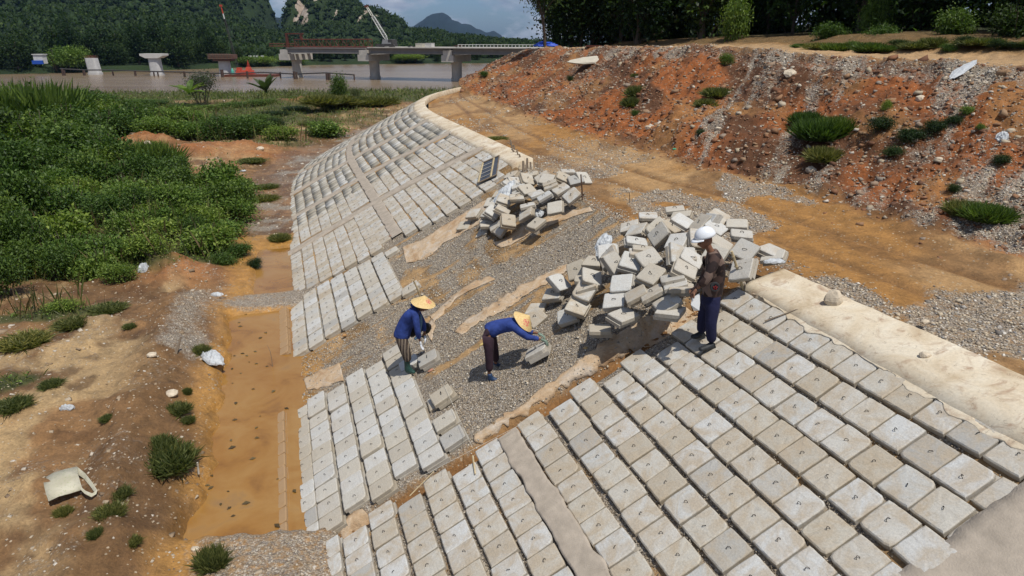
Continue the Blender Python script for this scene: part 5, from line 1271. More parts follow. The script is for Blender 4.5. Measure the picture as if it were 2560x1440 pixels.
# gravel on the track and stones on the embankment
Wf = W.reshape(-1, 3); gf = grav_l = LOFT[4].ravel(); ff = LOFT[3].ravel(); dist = np.linalg.norm(Wf - CAM, axis=1)
Wg = W; nu, nv = W.shape[:2]
cellA = np.linalg.norm(np.cross(Wg[1:, :-1] - Wg[:-1, :-1], Wg[:-1, 1:] - Wg[:-1, :-1]), axis=-1)
cg = LOFT[4][:-1, :-1]; cf = LOFT[3][:-1, :-1]; cd = np.linalg.norm(Wg[:-1, :-1] - CAM, axis=-1); cv = LOFT[1][:-1, :-1]
def on_loft(wt, n):
    p = (wt * cellA).ravel(); p = p / p.sum(); k = rng.choice(len(p), n, p=p); i, j = np.unravel_index(k, cellA.shape)
    a_ = rng.random((n, 1)); b_ = rng.random((n, 1))
    return Wg[i, j] * (1 - a_) * (1 - b_) + Wg[i + 1, j] * a_ * (1 - b_) + Wg[i, j + 1] * (1 - a_) * b_ + Wg[i + 1, j + 1] * a_ * b_, i, j
front = (Wg[:-1, :-1, 1] > 3)
p_, i, j = on_loft(np.clip(cg - .25, 0, 1) * front * (cv < 3.2) / np.maximum(cd, 6) ** 1.3, 42000)
stones('track_gravel', p_ + [0, 0, .004], rng.lognormal(math.log(.018), .4, len(p_)).clip(.008, .06) * (.7 + cd[i, j] / 40), M_STONES, 'oct', .7)
p_, i, j = on_loft((cf + .05 * (cv > .8)) * front * (cv < 2.4) / np.maximum(cd, 8), 17000)
sz = rng.lognormal(math.log(.027), .55, len(p_)).clip(.012, .16) * (.8 + cd[i, j] / 60)
stones('embankment_rubble', p_, sz, M_STONES_RED, 'cub', .75)
XX_, YY_, ZZ_, DT_, SS_, gg_, gn_ = LOWER_SCATTER
ar = np.abs(np.cross((np.stack([XX_[1:, :-1] - XX_[:-1, :-1], YY_[1:, :-1] - YY_[:-1, :-1]], -1)), (np.stack([XX_[:-1, 1:] - XX_[:-1, :-1], YY_[:-1, 1:] - YY_[:-1, :-1]], -1))))
def on_low_grid(wt, n):
    p = (wt[:-1, :-1] * ar).ravel(); p = p / p.sum(); k = rng.choice(len(p), n, p=p); i, j = np.unravel_index(k, ar.shape)
    a_ = rng.random(n); b_ = rng.random(n)
    f = lambda Q: Q[i, j] * (1 - a_) * (1 - b_) + Q[i + 1, j] * a_ * (1 - b_) + Q[i, j + 1] * (1 - a_) * b_ + Q[i + 1, j + 1] * a_ * b_
    return np.stack([f(XX_), f(YY_), f(ZZ_)], -1), i, j
land = (DT_ < -1.75) | (SS_ > 27) | (SS_ < 8.3); land = land & (DT_ < .3)
p_, i, j = on_low_grid((.08 + gg_ * 1.2) * land * (1 - gn_ * .8) / np.maximum(YY_, 8) ** 1.2, 15000)
stones('ground_stones', p_, rng.lognormal(math.log(.016), .55, len(p_)).clip(.007, .13) * (.7 + YY_[i, j] / 35), stones_mat('ground_stone', [(0, (.16, .11, .07)), (.4, (.30, .22, .14)), (.7, (.40, .33, .24)), (1, (.52, .47, .40))]), 'cub', .6)

# ================================================================== VEGETATION
M_LEAF = leaf_mat('leaf_broad', (.024, .055, .010), (.12, .19, .036))
M_LEAF_T = leaf_mat('leaf_tree', (.016, .040, .008), (.085, .145, .028))
M_LEAF_B = leaf_mat('leaf_bright', (.05, .10, .015), (.20, .28, .055))
M_LEAF_D = leaf_mat('leaf_dark', (.009, .022, .007), (.045, .082, .02))
M_LEAF_G = leaf_mat('leaf_greyish', (.028, .045, .018), (.09, .12, .05))
M_GRASS = leaf_mat('grass_blade', (.035, .055, .014), (.22, .22, .07))
M_GRASSD = leaf_mat('grass_blade_dark', (.016, .036, .010), (.06, .10, .03))
M_DRY = leaf_mat('dry_grass', (.09, .06, .03), (.22, .16, .08))
M_BARK = simple('bark', (.09, .07, .05), .9, .35, 9, .6)
LEAF = np.array([[0, 0, 0], [.5, .26, .1], [1, 0, -.06], [.5, -.26, .1]]); LEAFF = np.array([[0, 1, 2, 3]])
BLADE = np.array([[-.03, 0, 0], [.03, 0, 0], [.022, .16, .55], [0, .42, .95]]); BLADEF = np.array([[0, 1, 2, 3]])
def leaf_rot(n, dirs, droop=.3):
    """leaf x axis points roughly along dirs"""
    d = dirs + rng.normal(0, .55, (n, 3)); d[:, 2] -= droop * rng.random(n); d /= np.linalg.norm(d, axis=1)[:, None] + 1e-9
    up_ = np.tile([0, 0, 1.], (n, 1)) + rng.normal(0, .45, (n, 3)); y = np.cross(up_, d); y /= np.linalg.norm(y, axis=1)[:, None] + 1e-9; z = np.cross(d, y)
    return np.stack([d, y, z], -1)
def leaf_cloud(n, lobes, leaf, shell=.55, seed=0):
    """leaves spread through the volume of several lobes (cx, cy, cz, rx, ry, rz)"""
    L = np.array(lobes, float); w_ = (L[:, 3] * L[:, 4] * L[:, 5]) ** (2 / 3); k = rng.choice(len(L), n, p=w_ / w_.sum())
    v_ = rng.normal(size=(n, 3)); v_ /= np.linalg.norm(v_, axis=1)[:, None]
    r_ = (shell + (1 - shell) * rng.random(n) ** .6)[:, None] * (1 + .22 * rng.normal(size=(n, 1)) * .5)
    p = L[k, :3] + v_ * r_ * L[k, 3:]
    # clump: pull to twig ends
    nc = max(8, n // 14); c_ = p[rng.integers(0, n, nc)]; kk_ = rng.integers(0, nc, n); p = p * .35 + (c_[kk_] + rng.normal(0, leaf * 1.5, (n, 3))) * .65
    sz_ = rng.uniform(.6, 1.25, n) * leaf
    return bake(LEAF, LEAFF, p, sz_, leaf_rot(n, v_ + [0, 0, .15]))
def lobes_for(w_, h, n, seed, low=.1):
    r = np.random.default_rng(seed); o = []
    for i in range(n):
        a_ = r.random() * 2 * pi; q_ = r.random() ** .6 * .62; z = low + (1 - low) * r.random() ** .8 * .75; rad = (.26 + .2 * r.random()) * (1.15 - .4 * z)
        o.append((cos(a_) * q_ * w_, sin(a_) * q_ * w_, z * h, rad * w_, rad * w_, rad * h * .62))
    o.append((0, 0, h * .45, w_ * .55, w_ * .55, h * .4)); return o
def veg_mesh(name, parts_, mats):
    V = np.vstack([p[0] for p in parts_]); off = np.cumsum([0] + [len(p[0]) for p in parts_[:-1]]); F = np.vstack([p[1] + o for p, o in zip(parts_, off)])
    fm = np.concatenate([np.full(len(p[1]), i % len(mats)) for i, p in enumerate(parts_)])
    return new_mesh(name, V, F, mats, False, fm)
def stems(w_, h, n, seed, r0=.012):
    r = np.random.default_rng(seed); m = MB()
    for i in range(n):
        a_ = r.random() * 2 * pi; q_ = r.random(); b_ = np.array([cos(a_) * .12 * w_, sin(a_) * .12 * w_, -.05]); e = np.array([cos(a_) * q_ * .6 * w_, sin(a_) * q_ * .6 * w_, h * (.5 + .4 * r.random())])
        m.path([b_, b_ * .5 + e * .5 + [0, 0, .06 * h], e], [r0, r0 * .7, r0 * .35], 5)
    return m
BUSH = {}
def proto_bush(kind, seed):
    if kind == 'broad': f = leaf_cloud(4200, lobes_for(1, 1, 12, seed), .075); mt = M_LEAF
    elif kind == 'bright': f = leaf_cloud(3200, lobes_for(1, 1, 8, seed), .075); mt = M_LEAF_B
    elif kind == 'vine': f = leaf_cloud(3600, lobes_for(1, .8, 12, seed, 0), .10); mt = M_LEAF_B
    elif kind == 'dark': f = leaf_cloud(3600, lobes_for(1, 1, 10, seed), .07); mt = M_LEAF_D
    elif kind == 'feather': f = leaf_cloud(2600, lobes_for(1, 1, 9, seed, .35), .05, .25); mt = M_LEAF_G
    elif kind == 'tall':      # tall reed grass
        n = 2600; a_ = rng.random(n) * 2 * pi; q_ = rng.random(n) ** .6 * .7; p = np.stack([np.cos(a_) * q_, np.sin(a_) * q_, 0 * a_], -1)
        sc = np.stack([rng.uniform(.16, .34, n), rng.uniform(.3, 1.0, n), rng.uniform(.45, 1.05, n)], 1); f = bake(BLADE, BLADEF, p, sc, rand_rot(n, .75)); f2 = leaf_cloud(2200, lobes_for(.9, .85, 9, seed, .1), .07); f = (np.vstack([f[0], f2[0]]), np.vstack([f[1], f2[1] + len(f[0])])); mt = M_LEAF
    elif kind == 'tuft':
        n = 3000; a_ = rng.random(n) * 2 * pi; q_ = rng.random(n) ** .7 * .75; p = np.stack([np.cos(a_) * q_, np.sin(a_) * q_, 0 * a_], -1)
        sc = np.stack([rng.uniform(.14, .3, n), rng.uniform(.3, 1.3, n), rng.uniform(.3, 1.05, n)], 1); f = bake(BLADE, BLADEF, p, sc, rand_rot(n, .9)); mt = M_GRASS
    me = veg_mesh('foliage', [f], [mt])
    sm = stems(1, 1, 7, seed, .018) if kind not in ('tall', 'tuft') else None
    return me, (new_mesh('stems', sm.v, sm.f, [M_BARK]) if sm else None)
for kd in ('broad', 'bright', 'vine', 'dark', 'feather', 'tall', 'tuft'): BUSH[kd] = [proto_bush(kd, 200 + i) for i in range(3 if kd in ('broad', 'bright', 'vine') else 2)]
CAT = {'broad': 'shrub', 'bright': 'shrub', 'vine': 'creeper', 'dark': 'shrub', 'feather': 'shrub', 'tall': 'reed grass', 'tuft': 'grass tuft'}
NAMEV = {'broad': 'shrub', 'bright': 'shrub', 'vine': 'creeper', 'dark': 'shrub', 'feather': 'shrub', 'tall': 'reed_clump', 'tuft': 'grass_tuft'}
def bush(kind, loc, w_, h, label, group=None, rot=None):
    fm, sm = random.choice(BUSH[kind])
    if sm is None:
        o = obj(NAMEV[kind], fm); o.location = tuple(loc); tag(o, label, CAT[kind], group)
    else:
        o = empty(NAMEV[kind], loc, label, CAT[kind], group); obj('foliage', fm, o); obj('stems', sm, o)
    o.scale = (w_, w_, h); o.rotation_euler = (0, 0, random.random() * 6.28) if rot is None else rot
    return o
# dense growth on the low bank at left: (px, py of the foot, kind, half width m, height m)
GB = 'shrubs crowding the low river bank'
BL = [(40, 470, 'tall', 2.4, 2.6), (150, 470, 'tall', 2.2, 2.3), (60, 560, 'tall', 1.8, 2.4), (230, 480, 'tall', 2.2, 2.1), (330, 470, 'tall', 1.9, 1.9), (20, 620, 'broad', 1.4, 2.3), (100, 650, 'broad', 1.3, 2.0), (180, 620, 'vine', 1.5, 1.7), (60, 700, 'broad', 1.1, 1.5),
      (10, 740, 'tall', 1.0, 1.5), (250, 690, 'vine', 1.0, 1.2), (330, 650, 'vine', 1.0, 1.0), (300, 705, 'bright', .8, .8), (150, 700, 'broad', 1.0, 1.3), (400, 590, 'vine', 1.4, .9), (480, 560, 'vine', 1.5, 1.1), (560, 590, 'vine', 1.3, .8), (600, 640, 'broad', .7, .6), (560, 660, 'broad', .7, .6), (640, 670, 'dark', .5, .5),
      (440, 500, 'vine', 1.8, 1.2), (520, 500, 'bright', 1.6, 1.0), (600, 520, 'bright', 1.1, .7), (270, 560, 'broad', 1.5, 1.3), (330, 530, 'dark', 1.8, 1.0), (420, 440, 'broad', 1.4, 1.3), (380, 430, 'tall', 1.7, 1.8), (290, 430, 'broad', 2.6, 2.6), (200, 420, 'broad', 3.0, 2.9), (110, 400, 'broad', 3.2, 3.3), (20, 400, 'dark', 3.2, 3.8), (0, 330, 'broad', 4.5, 4.0),
      (90, 330, 'tall', 4, 4.0), (170, 345, 'broad', 3.2, 3.0), (260, 350, 'broad', 3.0, 2.6), (330, 340, 'tall', 3, 2.6), (400, 345, 'bright', 2.6, 1.8), (470, 350, 'bright', 2.4, 1.6), (540, 352, 'broad', 2.4, 1.9), (600, 345, 'broad', 2.3, 1.8), (650, 335, 'broad', 2.0, 1.5), (690, 320, 'dark', 1.6, 1.1),
      (560, 310, 'broad', 3.4, 3.0), (620, 305, 'broad', 3.2, 2.6), (690, 290, 'dark', 3.0, 2.4), (740, 275, 'dark', 2.6, 2.0), (480, 305, 'broad', 3.2, 2.2), (420, 300, 'bright', 3.2, 2.0), (350, 300, 'broad', 3.2, 2.4), (290, 290, 'tall', 3.2, 2.2), (240, 275, 'broad', 4.2, 3.6), (190, 270, 'broad', 4.6, 4.4), (130, 270, 'vine', 4.2, 3.2), (60, 280, 'broad', 4.8, 4.2), (10, 270, 'broad', 4.6, 3.4),
      (-30, 560, 'broad', 2.0, 3.0), (-60, 680, 'tall', 1.6, 2.2), (-60, 420, 'broad', 4, 4), (840, 268, 'dark', 1.8, 1.2), (800, 262, 'bright', 1.8, 1.0), (520, 275, 'bright', 3.2, 2.6), (590, 268, 'broad', 2.8, 2.4), (660, 262, 'broad', 3.0, 2.6), (710, 255, 'tall', 3.0, 2.6), (760, 250, 'dark', 2.4, 1.5), (460, 270, 'broad', 3.2, 2.2), (380, 262, 'broad', 3.4, 2.4), (320, 262, 'bright', 3.4, 2.4)]
DESC = {'broad': 'dark broad leaved shrub', 'bright': 'light green leafy shrub', 'vine': 'spreading creeper with large leaves', 'dark': 'dark bushy shrub', 'tall': 'tall clump of reed grass', 'feather': 'feathery shrub'}
used_lab = {}
NTH = ['first', 'second', 'third', 'fourth', 'fifth', 'sixth', 'seventh', 'eighth', 'ninth', 'tenth', 'eleventh', 'twelfth', 'thirteenth', 'fourteenth', 'fifteenth']
def _cls(px, py, kd):
    return (kd, 'at the left edge' if px < 110 else 'left of centre in the thicket' if px < 300 else 'in the middle of the thicket' if px < 520 else 'at the right end of the thicket', 'nearest the bare soil' if py > 600 else 'in its near half' if py > 440 else 'in its far half' if py > 310 else 'along the river')
ORD = ['leftmost', 'second', 'third', 'fourth', 'fifth', 'sixth', 'seventh']
for px, py, kd, w_, h in BL:
    hor = 'at the left edge' if px < 110 else 'in the left thicket' if px < 300 else 'in mid thicket' if px < 520 else 'at the thicket right end'
    ver = 'nearest the bare soil' if py > 600 else 'in its near half' if py > 440 else 'in its far half' if py > 310 else 'along the river'
    lab = ' '.join(('%s %s, %s' % (DESC[kd], hor, ver)).split())
    same = sorted(e[0] for e in BL if _cls(*e[:3]) == _cls(px, py, kd))
    if len(same) > 1: lab = ORD[same.index(px)] + ' ' + lab
    if kd == 'tall' and px < 110 and py > 400: kd = 'broad'; lab = lab.replace(DESC['tall'], 'tall dense shrub')
    p = on_low(px, py, 0); p[2] -= .08
    if py < 312: h *= .5 if 150 < px < 250 else .27
    if kd == 'tall' and (px + py) % 3: kd = 'broad' if px % 20 else 'bright'; lab = lab.replace(DESC['tall'], 'dense shrub mixed with grass')
    bush(kd, p, w_, h, lab, GB)
fillw = (gn_ > .4) * gn_ * (DT_ < -2.0) * (YY_ > 15.5) * (SS_ > 17) * (YY_ < 58)
p_, i, j = on_low_grid(np.where(fillw > .5, 1.0, 0) / np.maximum(YY_, 10) ** 1.5, 270)
for k in range(len(p_)):
    d_ = p_[k, 1]; kd = random.choice(['broad', 'bright', 'bright', 'vine', 'vine', 'broad']); w_ = random.uniform(.55, 1.15) * (.65 + d_ / 30)
    bush(kd, p_[k] - [0, 0, .05], w_, w_ * random.uniform(.45, 1.15), 'leafy shrub in the continuous thicket covering the low bank', 'shrubs filling the thicket')
q_, i, j = on_low_grid(fillw / np.maximum(YY_, 10) ** 1.4, 5200)
hq = rng.uniform(.3, 1.15, len(q_)) * (.7 + YY_[i, j] / 60)
V, F = bake(BLADE, BLADEF, q_, np.stack([.25 + .3 * rng.random(len(q_)), hq * .6, hq], 1), rand_rot(len(q_), .45))
tag(obj('tall_weeds', new_mesh('tall_weeds', V[:len(V) * 3 // 4 // 4 * 4], F[:len(V) * 3 // 4 // 4], [M_GRASS])), kind='stuff')
k0 = len(V) * 3 // 4 // 4
tag(obj('dead_stalks', new_mesh('dead_stalks', V[k0 * 4:], F[k0:] - k0 * 4, [M_DRY])), kind='stuff')
o = bush('feather', on_low(505, 262), 3.0, 3.9, 'airy pale feathery shrub standing above the thicket before the barge')
# plants with big upright leaves
def leafplant(name, label, loc, n, L, wd, mat, spread=.5, cat='plant', droop=.35, group=None):
    o = empty(name, loc, label, cat, group)
    for i in range(n):
        a_ = 2 * pi * i / n * 1.618 + random.random(); el = spread * (.3 + .9 * random.random()); d = np.array([cos(a_) * sin(el), sin(a_) * sin(el), cos(el)]); sd_ = np.array([-sin(a_), cos(a_), 0]); m = MB(); K = 7; V = []
        for k in range(K):
            f = k / (K - 1); c_ = d * L * f + np.array([0, 0, -droop * L * f * f]) + np.array([cos(a_), sin(a_), 0]) * droop * .5 * L * f * f; ww = wd * (sin(pi * min(1, f * 1.02 + .02)) ** .7) * .5 + .006
            V += [c_ - sd_ * ww + [0, 0, ww * .35], c_, c_ + sd_ * ww + [0, 0, ww * .35]]
        F = []
        for k in range(K - 1):
            for q_ in range(2): F.append((k * 3 + q_, k * 3 + q_ + 1, k * 3 + q_ + 4, k * 3 + q_ + 3))
        m.add(V, F); obj('leaf', new_mesh('leaf', m.v, m.f, [mat]), o)
    m = MB(); m.path([(0, 0, -.1), (0, 0, L * .35)], [.05 * L, .03 * L], 7); obj('stem', new_mesh('stem', m.v, m.f, [mat]), o)
    return o
leafplant('banana_plant', 'young banana plant with broad upright leaves above the shrubs by the river', on_low(668, 250) + [0, 0, .9], 11, 2.3, .75, M_LEAF_G, .9, 'banana plant', .15)
leafplant('banana_plant', 'bright banana leaf cluster in the thicket left of the feathery shrub', on_low(478, 268) + [0, 0, 1.4], 8, 2.2, .7, M_LEAF_B, 1.0, 'banana plant', .3)
bush('broad', on_low(851, 258), 1.7, 3.2, 'slender young tree standing alone by the water beyond the far paving')
bush('feather', on_low(893, 258), 1.5, 1.9, 'small pale shrub right of the slender young tree by the water')
# grass cover of the low bank
p_, i, j = on_low_grid(gn_ * ((DT_ < -1.2)) / np.maximum(YY_, 10) ** 1.3, 60000)
hgt = rng.uniform(.10, .3, len(p_)) * (.7 + YY_[i, j] / 45)
V, F = bake(BLADE, BLADEF, p_ - [0, 0, .02], np.stack([hgt * .5 + .02, hgt * 1.2, hgt], 1), rand_rot(len(p_), .8))
tag(obj('grass_cover', new_mesh('grass_cover', V, F, [M_GRASS])), kind='stuff')
V, F = bake(LEAF, LEAFF, p_[::2] + [0, 0, .08], (.05 + .05 * rng.random(len(p_[::2]))) * (.7 + YY_[i, j][::2] / 30), leaf_rot(len(p_[::2]), rng.normal(size=(len(p_[::2]), 3)), .1))
tag(obj('low_weeds', new_mesh('low_weeds', V, F, [M_LEAF_B])), kind='stuff')
# dry stems and twigs lying about
TW = np.array([[0, -.006, 0], [0, .006, 0], [1, .003, .02], [1, -.003, .02]]); TWF = np.array([[0, 1, 2, 3]])
p_, i, j = on_low_grid(land * (YY_ < 30) * np.exp(-((DT_ + 2.2) / 2.2) ** 2), 700)
V, F = bake(TW, TWF, p_ + [0, 0, .012], rng.uniform(.06, .3, 700), rand_rot(700, .25)); tag(obj('dry_twigs', new_mesh('dry_twigs', V, F, [M_DRY])), kind='stuff')
p_, i, j = on_low_grid(((DT_ > -2.4) & (DT_ < -.2) & (SS_ > 8.5) & (SS_ < 19.5)) * 1.0, 60); p_[:, 2] = -3.52
V, F = bake(LEAF, LEAFF, p_, rng.uniform(.05, .16, 60), rand_rot(60, .2)); tag(obj('floating_straw', new_mesh('floating_straw', V, F, [M_DRY])), kind='stuff')
s_r = rng.uniform(6, 48, 260); t_r = rng.uniform(-8, 10, 260)
V, F = bake(TW, TWF, SP(s_r, t_r, np.where((s_r > 22) & (t_r > -2), bed_h(s_r, t_r) + .02, .012)), rng.uniform(.04, .16, 260), rand_rot(260, .4)); tag(obj('straw_bits', new_mesh('straw_bits', V, F, [M_DRY])), kind='stuff')
# grass tufts one can pick out
TL = [(425, 1165, 1.0, .42, 'thick dark grass tuft on the berm beside the pale marker stake', 'tuft'), (430, 1150, .8, .34, 'grass patch on the crown of the berm above the thick tuft', 'tuft'), (400, 1118, .6, .25, 'low grass at the left of the berm above the thick tuft', 'tuft'), (445, 1030, .55, .24, 'grass tuft hanging over the dark notch in the berm', 'tuft'), (470, 1055, .3, .16, 'small grass sprig under the dark notch in the berm', 'tuft'), (468, 985, .22, .2, 'round grass clump at the puddle edge below the white bag', 'tuft'),
      (270, 1050, .3, .14, 'small faded grass tuft on bare soil left of the berm', 'tuft'), (530, 1415, .5, .42, 'bright grass clump at the lower end of the puddle', 'tuft'), (275, 1290, .5, .22, 'straggling grass on the soil ridge right of the woven sack', 'tuft'), (300, 1240, .4, .2, 'sparse grass above the straggling patch beside the woven sack', 'tuft'), (240, 1340, .25, .15, 'thin grass at the bottom below the woven sack', 'tuft'), (330, 1360, .3, .14, 'thin weeds on the dark soil near the bottom edge', 'tuft'),
      (30, 1020, .8, .22, 'dense grass bank at the left edge below the bare ridge', 'tuft'), (60, 860, 1.2, .3, 'long grass bank at the left edge above the bare soil', 'tuft'), (180, 815, .9, .28, 'grass patch running right from the long grass bank', 'tuft'), (130, 965, .5, .18, 'small grass patch between the two grass banks', 'tuft'), (325, 820, .35, .16, 'little grass tuft at the end of the eroded ridge', 'tuft'), (270, 775, 1.0, .2, 'low grass strip in front of the small white scrap', 'tuft'), (500, 880, .5, .22, 'grass around the white plastic bag on the berm', 'tuft'),
      (660, 500, .9, .3, 'bright green grass tuft beside the toe of the far panel', 'tuft'), (630, 405, 1.0, .35, 'grass tuft on the bare soil below the orange mound', 'tuft'), (690, 350, 1.2, .3, 'grass patch by the track of bare soil near the far panel', 'tuft'), (665, 470, .8, .25, 'grass fringe above the bright green tuft', 'tuft'), (700, 600, .5, .35, 'yellowish weeds at the toe of the far panel', 'tuft'), (780, 310, 1.5, .35, 'distant grass patch beyond the gravel by the far panel', 'tuft'), (460, 385, 1.2, .3, 'grass between the two orange mounds', 'tuft'), (160, 1290, .3, .2, 'thin weeds beneath the woven sack', 'tuft')]
for px, py, w_, h, lab, kd in TL: bush(kd, on_low(px, py, -.02), w_ * (.46 if py > 700 else .8), h * .7, lab, 'grass tufts on the lower ground')
for k, px in enumerate(range(800, 960, 14)): bush('tuft', on_low(px, 262 + random.randint(-3, 5)), 1.8, .9, 'long grass on the shore beyond the far paving, %s clump from the left' % NTH[k], 'grass along the shore')
# plants on the embankment
def on_emb(px, py): return loft_at(px, py)
EP = [('tall', 2045, 345, .72, .62, 'big dense grass clump hanging on the middle of the red slope'), ('tall', 2090, 330, .6, .5, 'grass clump joined to the right of the big hanging clump'), ('tall', 2015, 310, .5, .45, 'upper part of the hanging grass on the red slope'), ('tuft', 2060, 400, .45, .4, 'lower fringe of the hanging grass near the slope foot'),
      ('dark', 2200, 330, .55, .5, 'dark leafy shrub right of the hanging grass'), ('dark', 2270, 350, .6, .42, 'dark creeping shrub in the middle of the right slope'), ('dark', 2330, 330, .5, .4, 'leafy shrub at the right of the creeping green band'), ('bright', 2420, 290, .4, .3, 'bright leafed weed at the right end of the green band'), ('bright', 2210, 275, .25, .35, 'upright bright weed above the dark leafy shrub'), ('dark', 2230, 385, .5, .3, 'lowest dark creeper of the green band'), ('dark', 2380, 310, .4, .28, 'dark weeds between the band and the bright weed'), ('bright', 2450, 330, .2, .2, 'little weed left of the white bag on the slope'),
      ('tall', 2465, 545, .5, .34, 'wide bladed grass clump near the right edge at the slope foot'), ('tuft', 2410, 530, .35, .3, 'grass left of the wide bladed clump'), ('dark', 2380, 480, .25, .25, 'dark weed above the wide bladed grass clump'), ('tuft', 1590, 240, .45, .5, 'slanting green grass streak on the far part of the slope'), ('tuft', 1575, 262, .35, .4, 'lower end of the slanting grass streak'), ('broad', 1590, 292, .3, .4, 'small round shrub under the slanting grass streak'), ('tuft', 1790, 240, .5, .35, 'thin green weeds in a gravel streak mid slope'), ('tuft', 1765, 265, .4, .3, 'lower weeds in the gravel streak mid slope'), ('bright', 1815, 165, .45, .6, 'yellow green bush near the top of the slope'), ('dark', 1750, 335, .3, .25, 'small dark weed near the slope foot'), ('dark', 1425, 205, .35, .45, 'dark dry bush on the far orange slope'), ('dark', 2000, 300, .3, .3, 'dark weed above the hanging grass'),
      ('broad', 1210, 190, .6, .5, 'small bush on the river end of the embankment'), ('dark', 2500, 410, .3, .3, 'dark weed at the right edge below the white bag'), ('tuft', 1588, 192, .2, .2, 'small tuft beside the white scrap on the slope'), ('tuft', 1243, 345, .4, .12, 'flat green weeds in the middle of the crest track')]
for kd, px, py, w_, h, lab in EP: bush(kd, on_emb(px, py) - [0, 0, .04], w_, h, lab, 'plants on the red slope')
for k in range(15):
    px = 2010 + k * 40; hgt_ = 118 - (k % 3) * 6
    bush(random.choice(['tuft', 'dark', 'broad', 'tall']), loft_at(px, 128 - .02 * (px - 2000) + random.uniform(-9, 12), 3.0, 4.1), random.uniform(.5, .9), random.uniform(.2, .45), 'low weeds on the rubble ridge behind the upper track, %s clump from its left end' % NTH[k], 'weeds on the rubble ridge')
for k in range(9):
    bush(random.choice(['broad', 'dark', 'broad']), np.array([14.5 + k * 1.2, 33 - k * 2.4, 3.4]) + [random.uniform(-.5, .5), 0, 0], random.uniform(1.2, 1.8), random.uniform(1.0, 1.8), 'leafy undergrowth at the foot of the dark trees, %s from the left' % NTH[k], 'undergrowth below the trees')

for k in range(34):
    f = k / 33; xb, yb = 7.5 + 20 * f + 2.2 * sin(3 * f), 63 - 46 * f ** 1.25
    bush('dark', np.array([xb + random.uniform(-1.2, 1.2) + 2.5, yb + random.uniform(-1, 1), 2.9]), random.uniform(2.0, 2.8), random.uniform(2.2, 3.6), 'dark shrub closing the gaps between the trunks behind the upper track', 'dark shrubs between the trunks')
# ------------------------------------------------------------------ trees
def tree_proto(seed, h, w_, nleaf, leaf, mats, trunk_r=.22, crown_lo=.2, nl=14, lean=0.):
    r = np.random.default_rng(seed); m = MB(); k_ = 5; pts_ = [np.array([lean * (i / k_) ** 1.5 * h * .2 + r.normal(0, .02) * h * .3, r.normal(0, .012) * h, i / k_ * h * .8]) for i in range(k_ + 1)]
    m.path(pts_, [trunk_r * (1 - .75 * i / k_) for i in range(k_ + 1)], 8)
    lobes_ = []
    for i in range(nl):
        z = crown_lo + (1 - crown_lo) * ((i + .5) / nl) ; a_ = i * 2.4 + r.random(); q_ = w_ * (.25 + .55 * r.random()) * (1 - .35 * abs(z - .5) * 2); e = np.array([cos(a_) * q_ + lean * z * h * .2, sin(a_) * q_, z * h])
        bpt = pts_[min(k_, int(z * k_ * .9))]; m.path([bpt, bpt * .5 + e * .5 + [0, 0, .04 * h], e], [trunk_r * .35, trunk_r * .2, trunk_r * .08], 5)
        rad = w_ * (.30 + .18 * r.random()); lobes_.append((e[0], e[1], e[2], rad, rad, rad * .8))
    n1 = int(nleaf * .6)
    f = [leaf_cloud(n1, lobes_, leaf), leaf_cloud(nleaf - n1, lobes_, leaf * .9)]
    return veg_mesh('crown', f, mats), new_mesh('trunk', m.v, m.f, [M_BARK])
def tree(proto, loc, sc, label, group=None, cat='tree', name='tree', rz=None):
    o = empty(name, loc, label, cat, group); obj('crown', proto[0], o); obj('trunk', proto[1], o)
    o.scale = (sc, sc, sc); o.rotation_euler = (0, 0, random.random() * 6.28 if rz is None else rz); return o
TP = [tree_proto(301, 10, 3.2, 7500, .34, [M_LEAF_D, M_LEAF_D], .2, .05, 18), tree_proto(302, 11, 2.8, 7000, .34, [M_LEAF_D, M_LEAF_T], .2, .05, 18), tree_proto(303, 9, 3.0, 7000, .30, [M_LEAF_D, M_LEAF_T], .18, .02, 18)]
BAM = [tree_proto(311, 9, 2.0, 5200, .26, [M_LEAF_T, M_LEAF_D], .1, .12, 18)]
names_ = []
for x_, y_, s_1 in [(4.6, 64, 1.2), (5.0, 61, 1.0), (5.9, 63, 1.3), (6.6, 60.5, 1.2), (7.4, 64, 1.35), (4.3, 67, 1.0)]: tree(random.choice(TP), (x_, y_, 2.6), s_1, 'dark dense tree in the wall of trees behind the upper track', 'trees behind the upper track')
row1 = [(5.6, 60), (8.5, 58), (11.5, 55), (14.5, 52), (17, 48.5), (19, 45), (20.5, 41.5), (22, 38), (23.5, 35), (25, 31.5), (26, 28), (27, 24.5), (28, 21), (29, 17), (30, 13), (12.5, 46), (16.0, 41), (17.6, 37), (9.5, 52), (18.6, 33.5), (20.5, 30), (21.5, 26.5), (22.5, 23), (24, 19)]
for i, (x, y) in enumerate(row1):
    pr_ = random.choice(TP) if i % 4 else BAM[0]
    tree(pr_, (x + random.uniform(-.4, .4), y, 2.9), random.uniform(.95, 1.25), 'dark dense tree in the wall of trees behind the upper track', 'trees behind the upper track')
for i in range(20):
    f = i / 19; tree(random.choice(TP), (9 + 30 * f + random.uniform(-1, 1), 66 - 44 * f + random.uniform(-1, 1), 3.0), random.uniform(1.3, 1.7), 'dark dense tree in the wall of trees behind the upper track', 'trees behind the upper track')
TS = tree_proto(320, 7.5, 2.6, 5200, .24, [M_LEAF_T, M_LEAF_D], .13, .4, 14, -.8)
tree(TS, tuple(loft_at(1362, 122, 2.0, 3.0) - [0, 0, .1]), 1.05, 'slender leaning tree with bare trunk at the river end of the terrace', None, 'tree', 'tree', 0.3)
bush('bright', (12.4, 40.5, 3.1), 1.7, 3.4, 'tall yellow green bush lit in front of the dark trees', None)
